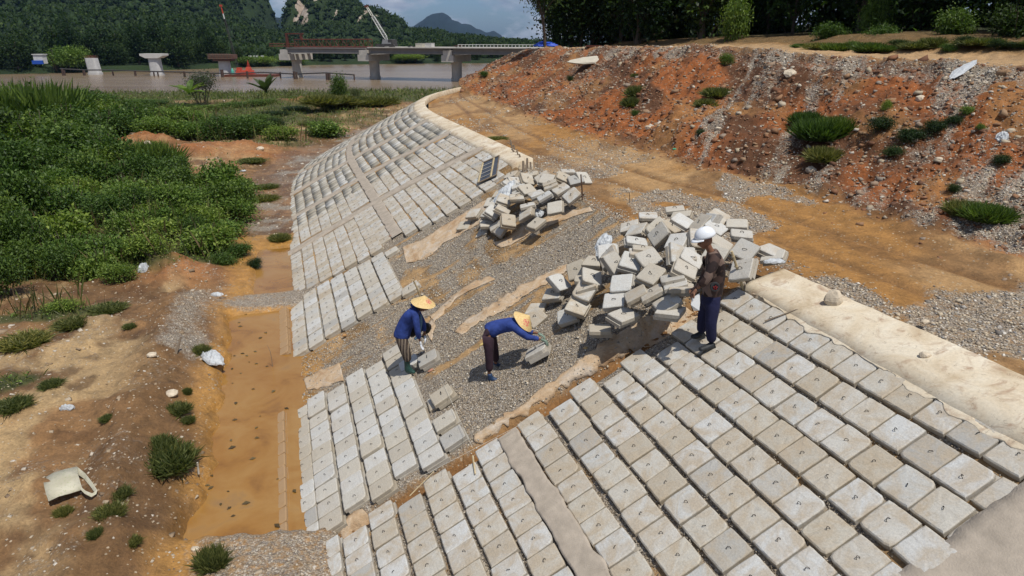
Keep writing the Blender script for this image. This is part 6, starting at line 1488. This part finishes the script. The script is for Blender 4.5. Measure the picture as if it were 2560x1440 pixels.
bush('bright', (16.6, 33.5, 3.6), 1.2, 2.2, 'broad leaved pale green sapling in front of the trees at right', None)

# ================================================================== FAR BANK, HILLS
SHX = np.array([-700, -330, -210, -150, -125, -105, -90, -78, -40, -5, 60, 200, 600.]); SHY = np.array([150, 160, 178, 196, 214, 236, 258, 276, 292, 300, 312, 330, 360.])
shore = lambda x: np.interp(x, SHX, SHY)
def dome(x, y, cx, cy, rx, ry, h, p=2.2):
    q_ = np.sqrt(((x - cx) / rx) ** 2 + ((y - cy) / ry) ** 2); return h * np.clip(1 - q_ ** p, 0, None) ** .8
def zfar(x, y):
    dy = y - shore(x)
    z = -6.5 + 2.6 * sstep(0, 9, dy) + 2.4 * sstep(15, 90, dy)
    hz = 0 * z
    for pc, D, wp, yt, dp, pw in [(60, 640, 560, -260, 200, 2.0), (330, 560, 300, -60, 110, 2.0), (480, 600, 150, 8, 70, 2.4), (250, 430, 460, 30, 110, 2), (646, 740, 66, -34, 60, 3.4), (600, 700, 90, 40, 60, 2.4), (650, 600, 120, 72, 60, 2),
                                  (770, 640, 44, -22, 55, 3.2), (812, 620, 62, -12, 55, 3.2), (872, 615, 66, 6, 55, 3.0), (932, 610, 66, 22, 55, 3.4), (972, 606, 52, 40, 50, 3.2), (860, 600, 200, 52, 70, 2.2), (1040, 590, 130, 72, 60, 2), (1130, 570, 150, 87, 60, 2), (1240, 550, 180, 97, 60, 2)]:
        k_ = D / 1816; hz = np.maximum(hz, dome(x, y, (pc - 1280) * k_, D, wp * k_, dp, (100 - yt) * k_ + 2.0, pw))
    n_ = fbm(x * .035, y * .035, 91, 5)
    z = z + hz * (.9 + .2 * n_) + (n_ - .5) * 7 * sstep(0, 20, hz)
    return z
xs = np.concatenate([np.arange(-560, -330, 9), np.arange(-330, 60, 3.2), np.arange(60, 420, 14)]); dys = np.concatenate([np.arange(-6, 30, 3), np.arange(30, 560, 4.5)])
FX, FD = np.meshgrid(xs, dys, indexing='ij'); FY = shore(FX) + FD; FZ = zfar(FX, FY)
rock_m = np.zeros(FX.shape)
ppx = 1280 + 1816 * FX / FY; hgtpx = 100 - (FZ - HC) / FY * 1816
for cx, cy, rx, ry in [(765, 42, 14, 26), (755, 22, 8, 22), (748, 52, 10, 6), (842, 40, 7, 14), (905, 52, 9, 10), (918, 34, 8, 5), (800, 8, 8, 8), (948, 46, 9, 7)]:
    rock_m = np.maximum(rock_m, np.exp(-((ppx - cx) / rx) ** 2 - ((hgtpx - cy) / ry) ** 2) * (FY > 560))
b = NB('forest_floor'); v = b.geo(); rk = b.attr('rock', 'Fac')
c = b.ramp(b.noise(v, .12, 8, .7), [(.3, (.010, .022, .008)), (.7, (.032, .055, .016))])
cr_ = b.ramp(b.noise(v, .25, 8, .75, .5), [(.3, (.10, .08, .065)), (.5, (.34, .27, .21)), (.7, (.5, .46, .4))])
c = b.mix(b.ramp(b.math('ADD', rk, b.math('MULTIPLY', b.math('SUBTRACT', b.noise(v, .3, 5), .5), .8)), [(.45, 0.), (.55, 1.)]), c, cr_)
M_HILL = b.fin(c, .95, b.bump(b.noise(v, .5, 6, .7), 1.0, 1.5))
me = new_mesh('hills', np.stack([FX, FY, FZ], -1).reshape(-1, 3), grid_faces(*FX.shape), [M_HILL], True, attrs={'rock': ('FLOAT', rock_m.ravel())})
if me.polygons[50].normal.z < 0: me.flip_normals()
tag(obj('hills', me), kind='structure')
M_FOREST = leaf_mat('forest_canopy', (.006, .018, .006), (.034, .066, .018), rough=.8)
M_FOREST_L = leaf_mat('bank_canopy', (.010, .026, .007), (.055, .09, .022), rough=.8)
wt = (FD > 18) * (rock_m < .4) * (FX < 40) * (FX > -480) * (.25 + (FD > 120)); gx = np.abs(np.gradient(FX, axis=0) * np.gradient(FY, axis=1)); p = (wt * gx).ravel(); p /= p.sum()
n = 24000; k = rng.choice(len(p), n, p=p); pts = np.stack([FX.ravel()[k] + rng.uniform(-2, 2, n), FY.ravel()[k] + rng.uniform(-2.5, 2.5, n), 0 * k], -1); pts[:, 2] = zfar(pts[:, 0], pts[:, 1]) + 1.2
sz = rng.uniform(1.1, 2.7, n)
V, F = bake(OCT, OCTF, pts - [0, 0, .6], np.stack([sz, sz, sz * rng.uniform(.8, 1.5, n)], 1), rand_rot(n, .6), jitter=.9)
tag(obj('hill_forest', new_mesh('hill_forest', V, F, [M_FOREST])), kind='stuff')
# leafy fringe over the canopy so that it does not read as balls
n2 = 130000; k = rng.integers(0, n, n2); dv = rng.normal(size=(n2, 3)); dv[:, 2] = np.abs(dv[:, 2]); dv[:, 1] = -np.abs(dv[:, 1]) * .7; dv /= np.linalg.norm(dv, axis=1)[:, None]
V, F = bake(LEAF * [1, 1.6, 1], LEAFF, pts[k] + dv * (sz[k] * .95)[:, None], rng.uniform(.7, 1.9, n2), leaf_rot(n2, dv))
tag(obj('hill_leaves', new_mesh('hill_leaves', V, F, [M_FOREST_L])), kind='stuff')
# trees of the far bank
FT = [tree_proto(401, 13, 5.0, 1900, 1.05, [M_FOREST, M_FOREST_L], .4, .05, 14), tree_proto(402, 11, 5.5, 1900, 1.0, [M_FOREST_L, M_FOREST], .4, .0, 14), tree_proto(403, 15, 4.4, 1900, 1.0, [M_FOREST, M_FOREST], .4, .1, 14)]
for i in range(120):
    px = -40 + 1330 * (i / 119) + random.uniform(-12, 12); x0 = (px - 1280) / 1816
    y_ = 200.
    for _ in range(12): y_ = shore(x0 * y_) + 6
    y_ += (i % 3) * 11 + random.uniform(0, 6)
    sc = random.uniform(.55, .95) * (1.0 if px < 600 else .62 if px > 700 else .75)
    if 560 < px < 720 or 1000 < px < 1060: sc *= .5
    if 60 < px < 130: sc *= .4
    x_ = x0 * y_
    tree(random.choice(FT), (x_, y_, float(zfar(np.array([x_]), np.array([y_]))[0]) - .3), sc, 'dark green tree in the wooded far bank of the river', 'trees on the far bank')
# grassy banks
for kx, (px, py, w_) in enumerate([(130, 170, 9), (170, 172, 8), (700, 168, 8), (730, 165, 8), (1000, 160, 8), (1030, 160, 9), (610, 176, 7), (650, 172, 8)]):
    x0 = (px - 1280) / 1816; y_ = 200.
    for _ in range(12): y_ = shore(x0 * y_) + 5
    bush('bright', (x0 * y_, y_, -4.6), w_, 3.4 if px > 300 else 7, 'bright green scrub on the far bank %s' % ['beside the small shed', 'right of the small shed', 'behind the first bridge pier', 'just right of the first bridge pier', 'behind the second bridge pier', 'right of the second bridge pier', 'behind the orange machine', 'right of the orange machine'][kx], 'scrub on the far bank')
# distant blue mountains
def mountain(name, profile, D, depth, seed, mat):
    P = np.array(profile, float); q_ = np.linspace(P[0, 0], P[-1, 0], 140); hh = np.interp(q_, P[:, 0], P[:, 1])
    hh = hh + (fbm(q_ * .09, q_ * 0, seed, 4) - .5) * 5 * (hh < 98)
    X = (q_ - 1280) / 1816 * D; Z = HC + (100 - hh) / 1816 * D
    V = []; K = 14
    for k in range(K):
        f = k / (K - 1); w_ = 1 - abs(2 * f - 1); zz = -30 + (Z + 30) * (np.sin(w_ * pi / 2) ** .8) * (1 - .18 * fbm(X * .006, np.full_like(X, f * 6), seed + 2) * (w_ < .99))
        V.append(np.stack([X, np.full_like(X, D + (f - .5) * depth), zz], -1))
    V = np.stack(V, 1); me = new_mesh(name, V.reshape(-1, 3), grid_faces(len(q_), K), [mat], True)
    if me.polygons[K * 40 + 3].normal.z < 0: me.flip_normals()
    return tag(obj(name, me), kind='structure')
M_MTN = simple('mountain_forest', (.008, .018, .018), .95, .35, .02)
mountain('mountain', [(1000, 108), (1035, 72), (1060, 50), (1078, 36), (1086, 30), (1110, 29), (1122, 36), (1128, 46), (1150, 53), (1178, 58), (1190, 68), (1215, 77), (1235, 75), (1252, 84), (1264, 96), (1290, 99), (1340, 106)], 3600, 1200, 95, M_MTN)
mountain('mountain', [(1180, 106), (1250, 103), (1275, 97), (1295, 95), (1318, 101), (1345, 106), (1420, 107)], 2600, 500, 96, M_MTN)
mountain('mountain', [(660, 60), (700, 36), (718, 38), (735, 22), (750, 4), (775, -10), (800, 20)], 1700, 400, 97, M_MTN)
# flat land behind the river so that the horizon closes
me = new_mesh('far_plain', [(-6000, 560, -4), (6000, 560, -4), (6000, 9000, -4), (-6000, 9000, -4)], [(0, 1, 2, 3)], [M_HILL]); tag(obj('far_land', me), kind='structure')
me = new_mesh('right_land', [(30, 60, 1.5), (900, 60, 1.5), (900, 560, 1.5), (60, 560, 1.5)], [(0, 1, 2, 3)], [M_HILL]); tag(obj('right_land', me), kind='structure')

# ================================================================== BRIDGE AND RIVER WORKS
ZR = -5.5
M_BCON = simple('bridge_concrete', (.46, .43, .38), .85, .18, .8, .2, bscale=6)
M_BCON_D = simple('girder_concrete', (.22, .205, .19), .85, .15, .8)
M_RED = simple('red_oxide_steel', (.12, .04, .026), .75, .3, 1.5)
M_DARKS = simple('dark_steel', (.05, .047, .045), .7, .3, 2)
M_WHITES = simple('white_paint', (.55, .55, .52), .6, .15, 2)
BR0 = np.array([-57.5, 184.5]); BR1 = np.array([9.0, 158.]); bu = (BR1 - BR0) / np.linalg.norm(BR1 - BR0); bn = np.array([-bu[1], bu[0]])
def B(px, z, off=0.):
    """point over the bridge line seen at column px"""
    k_ = (px - 1280) / 1816; # x = k*y on the line BR0 + bu*t + bn*off
    o_ = BR0 + bn * off; t = (k_ * o_[1] - o_[0]) / (bu[0] - k_ * bu[1]); q_ = o_ + bu * t
    return np.array([q_[0], q_[1], z])
bx = np.array([[bu[0], bu[1], 0], [bn[0], bn[1], 0], [0, 0, 1.]])
br_ = empty('road_bridge', B(932, ZR), 'unfinished concrete girder bridge reaching over the brown river from the right bank', 'bridge')
ZD = 2.05; ZG = .55
for i, px in enumerate((736, 932, 1140, 1352)):
    c_ = B(px, 0, 3.); pm = MB(); hh = (ZG - .9) - (ZR - 1)
    n_ = 20
    for sgn in (-1,):
        V = []
        for z, s_1 in ((ZR - 1, 1.08), (ZR + .7, 1.08), (ZR + .75, .96), (ZG - 2.4, .96), (ZG - 1.6, 1.12)):
            for k in range(n_):
                a_ = 2 * pi * k / n_; V.append(c_ + bx[0] * cos(a_) * 1.25 * s_1 + bx[1] * sin(a_) * 1.35 * s_1 + [0, 0, z])
        F = [(r_ * n_ + k, r_ * n_ + (k + 1) % n_, (r_ + 1) * n_ + (k + 1) % n_, (r_ + 1) * n_ + k) for r_ in range(4) for k in range(n_)]
        pm.add(V, F)
    pr2 = pm.build('pier', M_BCON, br_)
    cm = MB(); cm.box(c_ + [0, 0, ZG - .95], (3.1, 9.6, 1.5), 0, bx); cm.box(c_ - bx[1] * 4.0 + [0, 0, ZG - .1], (2.3, 1.4, 1.9), 0, bx)
    cp_ = cm.build('pier_cap', M_BCON, br_)
def span(p0, p1, mat, n=1):
    a_, c_ = B(p0, 0, 0), B(p1, 0, 0)
    for off in (-1.2, 1.2, 3.6, 6.0, 8.4):
        g_ = MB(); q0, q1 = B(p0, 0, 0) + bx[1] * off, B(p1, 0, 0) + bx[1] * off; L = np.linalg.norm(q1 - q0); mid = (q0 + q1) / 2
        g_.box(mid + [0, 0, ZG + .12], (L - .3, .9, .24), 0, bx); g_.box(mid + [0, 0, ZG + .68], (L - .3, .35, .9), 0, bx); g_.box(mid + [0, 0, ZG + 1.2], (L - .3, 1.1, .18), 0, bx)
        g_.build('girder', mat, br_)
    d_ = MB(); mid = (a_ + c_) / 2 + bx[1] * 3.6; L = np.linalg.norm(c_ - a_)
    if p0 > 800: d_.box(mid + [0, 0, ZG + 1.42], (L, 12.0, .22), 0, bx); d_.build('deck', M_BCON, br_)
span(722, 922, M_BCON_D); span(930, 1132, M_BCON_D); span(1138, 1346, M_BCON_D); span(1352, 1470, M_BCON_D)
# rail posts on the deck edge
rp = MB()
for px in np.arange(1145, 1420, 9): rp.box(B(px, ZD + .35, -1.8), (.12, .12, .7), 0, bx)
rp.tube(B(1145, ZD + .62, -1.8), B(1430, ZD + .62, -1.8), .05, .05, 4); rp.build('guard_rail', M_WHITES, br_)
# launching truss
gt = empty('launching_gantry', B(830, ZD, 2), 'rust red launching truss with portal frame on the open left span', 'gantry')
def truss(name, pa, pb, z0, z1, off, parent, mat, nb, r=.11):
    m = MB(); P0, P1 = B(pa, 0, off), B(pb, 0, off)
    m.tube(P0 + [0, 0, z0], P1 + [0, 0, z0], r, r, 4); m.tube(P0 + [0, 0, z1], P1 + [0, 0, z1], r, r, 4)
    for k in range(nb + 1):
        f = k / nb; a_ = P0 * (1 - f) + P1 * f; m.tube(a_ + [0, 0, z0], a_ + [0, 0, z1], r * .7, r * .7, 4)
        if k < nb: f2 = (k + 1) / nb; c_ = P0 * (1 - f2) + P1 * f2; m.tube(a_ + [0, 0, z0 if k % 2 else z1], c_ + [0, 0, z1 if k % 2 else z0], r * .6, r * .6, 4)
    return m.build(name, mat, parent)
for off in (-1, 3): truss('truss', 735, 930, ZD + .05, ZD + 1.75, off, gt, M_RED, 19)
truss('nose_truss', 672, 737, ZD + .1, ZD + .75, -1, gt, M_RED, 8, .08)
for px, nm_ in ((718, 'portal_leg'), (754, 'portal_leg')):
    m = MB(); m.box(B(px, (ZD + 3.1 + (ZD - 1.2 if px == 718 else ZD + 1.6)) / 2, -1), (.55, .55, 3.1 - (-1.2 if px == 718 else 1.6)), 0, bx); m.build(nm_, M_RED, gt)
m = MB(); m.box((B(718, 0, -1) + B(756, 0, -1)) / 2 + [0, 0, ZD + 3.1], (np.linalg.norm(B(718, 0, -1) - B(756, 0, -1)) + .6, .6, .3), 0, bx); m.build('portal_beam', M_RED, gt)
m = MB(); m.box((B(724, 0, -1.2) + B(926, 0, -1.2)) / 2 + [0, 0, ZD - .08], (21, .8, .12), 0, bx); m.build('walkway', M_RED, gt)
# crane on the deck
ck = empty('crawler_crane', B(968, ZD, 1), 'mobile crane with long pale lattice boom working on the bridge deck', 'crane')
m = MB(); 
m.box(B(966, ZD + .45, 1), (4.6, 2.6, .55), 0, bx); m.build('carrier', M_DARKS, ck)
for px in (948, 955, 974, 981):
    m = MB(); c_ = B(px, ZD + .3, -.2); m.tube(c_, c_ + bx[1] * .5, .38, .38, 12); m.build('wheel', M_DARKS, ck)
m = MB(); m.box(B(972, ZD + 1.25, 1), (2.6, 2.4, 1.0), 0, bx, .85); m.build('cab', simple('crane_cab', (.2, .2, .2), .6, .2), ck)
m = MB(); m.box(B(981, ZD + 1.2, 1), (1.1, 2.3, 1.0), 0, bx); m.build('counterweight', M_DARKS, ck)
zb = lambda y, D_: HC + (100 - y) / 1816 * D_
def lattice(name, p0, p1, r, w0, w1, parent, mat, nb):
    d = p1 - p0; L = np.linalg.norm(d); d = d / L; x = np.cross(d, [0, 1, 0]); x /= np.linalg.norm(x); y = np.cross(d, x); m = MB()
    cs = [(-1, -1), (1, -1), (1, 1), (-1, 1)]
    W_ = lambda f: (w0 * min(1, f * 6 + .2) * (1 - f) + w1 * f)
    pt = lambda f, c_: p0 + d * L * f + (x * c_[0] + y * c_[1]) * W_(f) / 2
    for c_ in cs:
        for k in range(nb): m.tube(pt(k / nb, c_), pt((k + 1) / nb, c_), r, r, 4, cap=False)
    for k in range(nb):
        for q_ in range(4): m.tube(pt(k / nb, cs[q_]), pt((k + 1) / nb, cs[(q_ + 1) % 4]), r * .7, r * .7, 3, cap=False)
    return m.build(name, mat, parent)
b0 = B(968, ZD + 1.6, 1); b1 = B(922, 0, 1); b1[2] = zb(22, b1[1]); bm_ = b0 * .3 + b1 * .7
lattice('boom', b0, bm_, .05, .75, .6, ck, M_WHITES, 14); lattice('boom_tip', bm_, b1, .06, .5, .3, ck, simple('boom_tip_paint', (.6, .58, .5), .6, .1), 6)
m = MB(); m.box(b1, (.9, .5, .5), 0, None); m.build('boom_head', M_RED, ck)
m = MB(); m.tube(b1, B(978, ZD + 2.4, 1), .03, .03, 4); m.build('pendant_cable', M_DARKS, ck)
# boxes and gear on the deck
for lab, px, w_, h_, col in [('cream site box on the bridge deck left of its twin', 1050, 1.7, .8, (.5, .47, .38)), ('pale site box on the bridge deck right of its twin', 1074, 1.7, .85, (.52, .5, .46))]:
    m = MB(); m.box(B(px, ZD + h_ / 2 + .02, 1), (w_, 1.6, h_), 0, bx); m.box(B(px, ZD + h_ + .05, 1), (w_ * 1.05, 1.7, .08), 0, bx); tag(m.build('site_box', simple('box_paint', col, .7, .1, 2)), lab, 'site box', 'boxes on the bridge deck')
m = MB()
for k, px in enumerate((1019, 1024, 1031)): m.tube(B(px, ZD + .12 + .1 * (k == 1), 0), B(px + 6, ZD + .12 + .1 * (k == 1), 0), .12, .12, 6)
tag(m.build('steel_pile', M_DARKS), 'dark pile of steel on the bridge deck between crane and boxes', 'steel pile')
m = MB(); m.box(B(1146, ZD + .35, 0), (1.8, 1.2, .1), 0, bx); [m.box(B(px, ZD + .17, 0), (.1, .1, .34), 0, bx) for px in (1140, 1152)]; tag(m.build('work_bench', M_RED), 'low brown trestle on the deck over the middle pier', 'trestle')
# blue tarpaulin at the right end
o = crumple('blue_tarpaulin', 'bright blue tarpaulin heaped at the bridge end beside the slender tree', loft_at(1358, 118, 2, 3.2) + [.2, 1.5, .1], (.9, .8, .9), simple('blue_tarp', (.02, .07, .45), .5, .15), None, 77, cat='tarpaulin')
m = MB(); m.box(loft_at(1485, 124, 2, 3) + [0, .5, .12], (1.0, .4, .08)); tag(m.build('sheet_stack', M_RED), 'small reddish sheet stack on the terrace edge at the foot of the trees', 'sheet stack')

# free standing piers
def fpier(px, yb, yt, wpx, lab, skew=0):
    g_ = G(px, yb, ZR); D_ = g_[1]; w_ = wpx / 1816 * D_; zt = zb(yt, D_)
    o = empty('river_pier', g_, lab, 'bridge pier', 'piers standing free in the river'); m = MB(); n_ = 20; V = []
    for z, k_, sh in ((ZR - 1, 1.12, 0), (ZR + .55, 1.12, 0), (ZR + .56, 1.0, 0), (zt, .96, -skew)):
        for k in range(n_):
            a_ = 2 * pi * k / n_; e = 4
            V.append([g_[0] + sh + np.sign(cos(a_)) * abs(cos(a_)) ** .5 * w_ / 2 * k_, g_[1] + 1.4 + np.sign(sin(a_)) * abs(sin(a_)) ** .5 * 1.3 * k_, z])
    F = [(r_ * n_ + k, r_ * n_ + (k + 1) % n_, (r_ + 1) * n_ + (k + 1) % n_, (r_ + 1) * n_ + k) for r_ in range(3) for k in range(n_)] + [tuple(range(3 * n_, 4 * n_))]
    m.add(V, F); m.build('shaft', simple('pier_concrete', (.50, .49, .47), .85, .12, 1.2), o); return o, g_, zt, w_
o, g_, zt, w_ = fpier(232, 187, 143, 28, 'leftmost white river pier, a bare shaft with starter bars on top', .35)
m = MB()
for k in range(9):
    for j in range(3): m.tube((g_[0] - w_ * .45 - .35 + k * w_ * .9 / 8, g_[1] + .4 + j, zt - .1), (g_[0] - w_ * .45 - .35 + k * w_ * .9 / 8, g_[1] + .4 + j, zt + .7), .035, .035, 4)
m.build('starter_bar', M_RED, o)
o, g_, zt, w_ = fpier(388, 189, 143, 28, 'white river pier with a finished hammerhead cap, second from the left', .15)
m = MB(); V = []; hw = 3.15
for y in (-.2, 3.2):
    for x, z in ((-1.7, zt - .02), (1.7, zt - .02), (hw, zt + .65), (hw, zt + 1.15), (-hw, zt + 1.15), (-hw, zt + .65)): V.append((g_[0] - .1 + x, g_[1] + y, z))
m.add(V, [(0, 1, 2, 3, 4, 5), (11, 10, 9, 8, 7, 6)] + [(i, i + 6, (i + 1) % 6 + 6, (i + 1) % 6) for i in range(6)]); m.build('hammerhead_cap', simple('cap_concrete', (.52, .5, .46), .85, .1, 1), o)
o, g_, zt, w_ = fpier(560, 191, 150, 27, 'white river pier topped by rust red formwork, third from the left', .0)
fw_ = MB(); fw_.box((g_[0], g_[1] + 1.4, zt + .25), (4.4, 4.0, .5)); fw_.box((g_[0] - .2, g_[1] + 1.4, zt + 1.1), (6.2, 4.4, 1.1)); fw_.build('formwork', simple('formwork_red', (.13, .07, .05), .85, .4, 1.5), o)
for k in range(14):
    m = MB(); m.tube((g_[0] - 3.2 + k * .46, g_[1] - .85, zt + .4), (g_[0] - 3.2 + k * .46, g_[1] - .85, zt + 2.0), .05, .05, 4); m.build('formwork_post', M_RED if k % 2 else M_DARKS, o)
for z in (.75, 1.3, 1.75):
    m = MB(); m.tube((g_[0] - 3.4, g_[1] - .9, zt + z), (g_[0] + 3.0, g_[1] - .9, zt + z), .045, .045, 4); m.build('formwork_rail', M_WOOD, o)
# pipeline trestles across the water
def trestle(lab, pts_, posts):
    q_ = [J(x, y, G(x, yw, ZR)[1]) for x, y, yw in pts_]; o = empty('pipe_trestle', q_[0], lab, 'pipe trestle', 'pipelines over the river')
    m = MB(); m.path(q_, .16, 7); m.build('pipe', M_DARKS, o)
    for x, y, yw, r_ in posts:
        g_ = G(x, yw, ZR); t_ = J(x, y, g_[1]); m = MB(); m.tube([t_[0], t_[1], ZR - .8], t_, r_, r_, 8); m.build('pile', simple('rust_pile', (.07, .045, .035), .85, .3, 2) if 'rust_pile' not in bpy.data.materials else bpy.data.materials['rust_pile'], o)
trestle('long dark pipe on piles crossing the water before the barge and first bridge pier', [(600, 183, 194), (660, 181, 195), (735, 185, 197), (815, 182, 199), (885, 187, 200)], [(617, 178, 196, .25), (700, 180, 196, .2), (735, 178, 198, .3), (741, 180, 198, .22), (817, 184, 200, .35), (823, 184, 200, .3), (885, 186, 200, .18), (676, 184, 197, .25)])
trestle('grey pipe on piles between the free standing piers at left', [(150, 172, 188), (210, 175, 188), (265, 175, 189), (330, 177, 190), (395, 179, 190), (460, 180, 193)], [(155, 173, 189, .3), (160, 176, 189, .25), (209, 176, 189, .35), (337, 178, 190, .3), (384, 180, 191, .2), (394, 180, 191, .2), (460, 178, 193, .3), (281, 176, 189, .2)])
trestle('dark pipe on piles running right from the second pier to the barge', [(460, 180, 193), (530, 183, 192), (600, 184, 194)], [(527, 182, 193, .25), (534, 183, 193, .25), (554, 174, 193, .45)])
# barge
bg_ = empty('work_barge', G(635, 192, ZR), 'low rusty work barge moored in front of the third pier', 'barge')
D_ = G(635, 192, ZR)[1]; k_ = D_ / 1816; m = MB(); m.box((G(625, 192, ZR)[0], D_ + 2.2, ZR + .25), (130 * k_, 4.5, .6)); m.build('hull', M_RED, bg_)
M_ORANGE = simple('orange_red_paint', (.42, .06, .03), .55, .2, 2)
eg = empty('drill_rig', G(615, 190, ZR), 'bright orange red drilling machine with short mast on the barge', 'drilling rig'); ex = G(615, 191, ZR)[0]; ey = D_ + 2
m = MB(); m.box((ex, ey, ZR + 1.1), (4.6, 2.4, 1.0), 0, None, .86); m.box((ex - 1.5, ey, ZR + 1.9), (1.0, 1.6, .7), 0, None, .9); m.build('housing', M_ORANGE, eg)
m = MB(); m.box((ex + 1.0, ey, ZR + 2.0), (1.3, 1.6, .8), 0, None, .7); m.build('cab', M_ORANGE, eg)
m = MB(); m.path([(ex + .9, ey, ZR + 1.6), (ex + 1.0, ey, ZR + 4.1)], [.16, .1], 5); m.tube((ex + .5, ey, ZR + 2.2), (ex + 1.0, ey, ZR + 3.9), .05, .05, 4); m.tube((ex + 1.5, ey, ZR + 2.2), (ex + 1.0, ey, ZR + 3.9), .05, .05, 4); m.build('mast', M_ORANGE, eg)
m = MB(); m.box((ex, ey, ZR + .62), (3.6, 2.2, .3)); m.build('track', M_DARKS, eg)
dx = ex - 3.4; m = MB(); m.tube((dx, ey, ZR + .5), (dx, ey, ZR + 1.5), .42, .42, 12); m.tube((dx, ey, ZR + 1.5), (dx, ey, ZR + 2.1), .3, .15, 10); tag(m.build('green_tank', simple('green_tank', (.12, .45, .35), .5, .1)), 'small pale green tank standing left of the orange machine', 'tank')
# tall crane behind the third pier with red and white tip
tc_ = empty('barge_crane', G(600, 186, ZR), 'dark slender crane boom with red and white tip rising behind the third pier', 'crane')
yb = G(600, 186, ZR)[1] + 3; foot = J(596, 176, yb); tipp = J(552, 14, yb); q_ = foot * .2 + tipp * .8; lattice('boom', foot, q_, .035, .5, .35, tc_, M_DARKS, 30)
m = MB(); a_ = foot * .12 + tipp * .88; m.tube(q_, a_, .16, .16, 5); m.build('boom_section', M_WHITES, tc_); m = MB(); m.tube(a_, tipp, .18, .14, 5); m.box(tipp, (.7, .4, .5)); m.build('boom_head', M_ORANGE, tc_)
for dx_ in (.5, 3.4):
    m = MB(); m.tube(q_, foot + [dx_, 0, 1.0], .025, .025, 3); m.build('cable', M_DARKS, tc_)
m = MB(); m.box(foot + [.8, 0, -.6], (2.6, 2.0, 1.4)); m.build('cab', M_DARKS, tc_)
# white and blue shed at the left bank, pale posts
m = MB(); c_ = J(101, 148, 205.); m.box(c_, (2.6, 2, 2.4)); m.box(c_ + [0, 0, 1.3], (3.0, 2.4, .2)); sh = empty('site_shed', c_, 'small white shed with blue base among trees on the left bank', 'shed')
m.build('wall', M_WHITES, sh); m = MB(); m.box(c_ + [-.2, -1.1, -.8], (3.0, .5, 1.0)); m.build('tarpaulin', simple('shed_blue', (.02, .08, .4), .6, .2), sh)
for i, px in enumerate((626, 638, 643, 657)):
    c_ = J(px, 148, 262.); m = MB(); m.tube(c_ + [0, 0, -1.6], c_ + [0, 0, 1.0], .22, .22, 6); m.box(c_ + [0, 0, 1.0], (1.0, .6, .5)); tag(m.build('pale_post', M_WHITES), 'pale concrete post in the row on the far bank behind the barge', 'post', 'pale posts on the far bank')

# ================================================================== HAZE
hz = MB(); hz.box((0, 4000, 195), (9000, 8800, 410))
USE_HAZE = True
if USE_HAZE:
    hm = bpy.data.materials.new('haze_air'); hm.use_nodes = True; ht = hm.node_tree; ht.nodes.clear()
    ho_ = ht.nodes.new('ShaderNodeOutputMaterial'); pv = ht.nodes.new('ShaderNodeVolumePrincipled'); pv.inputs['Color'].default_value = (.30, .54, 1, 1); pv.inputs['Density'].default_value = 4.8e-5; pv.inputs['Anisotropy'].default_value = 0.0
    ht.links.new(pv.outputs[0], ho_.inputs['Volume'])
    o = hz.build('haze', hm); tag(o, kind='stuff')
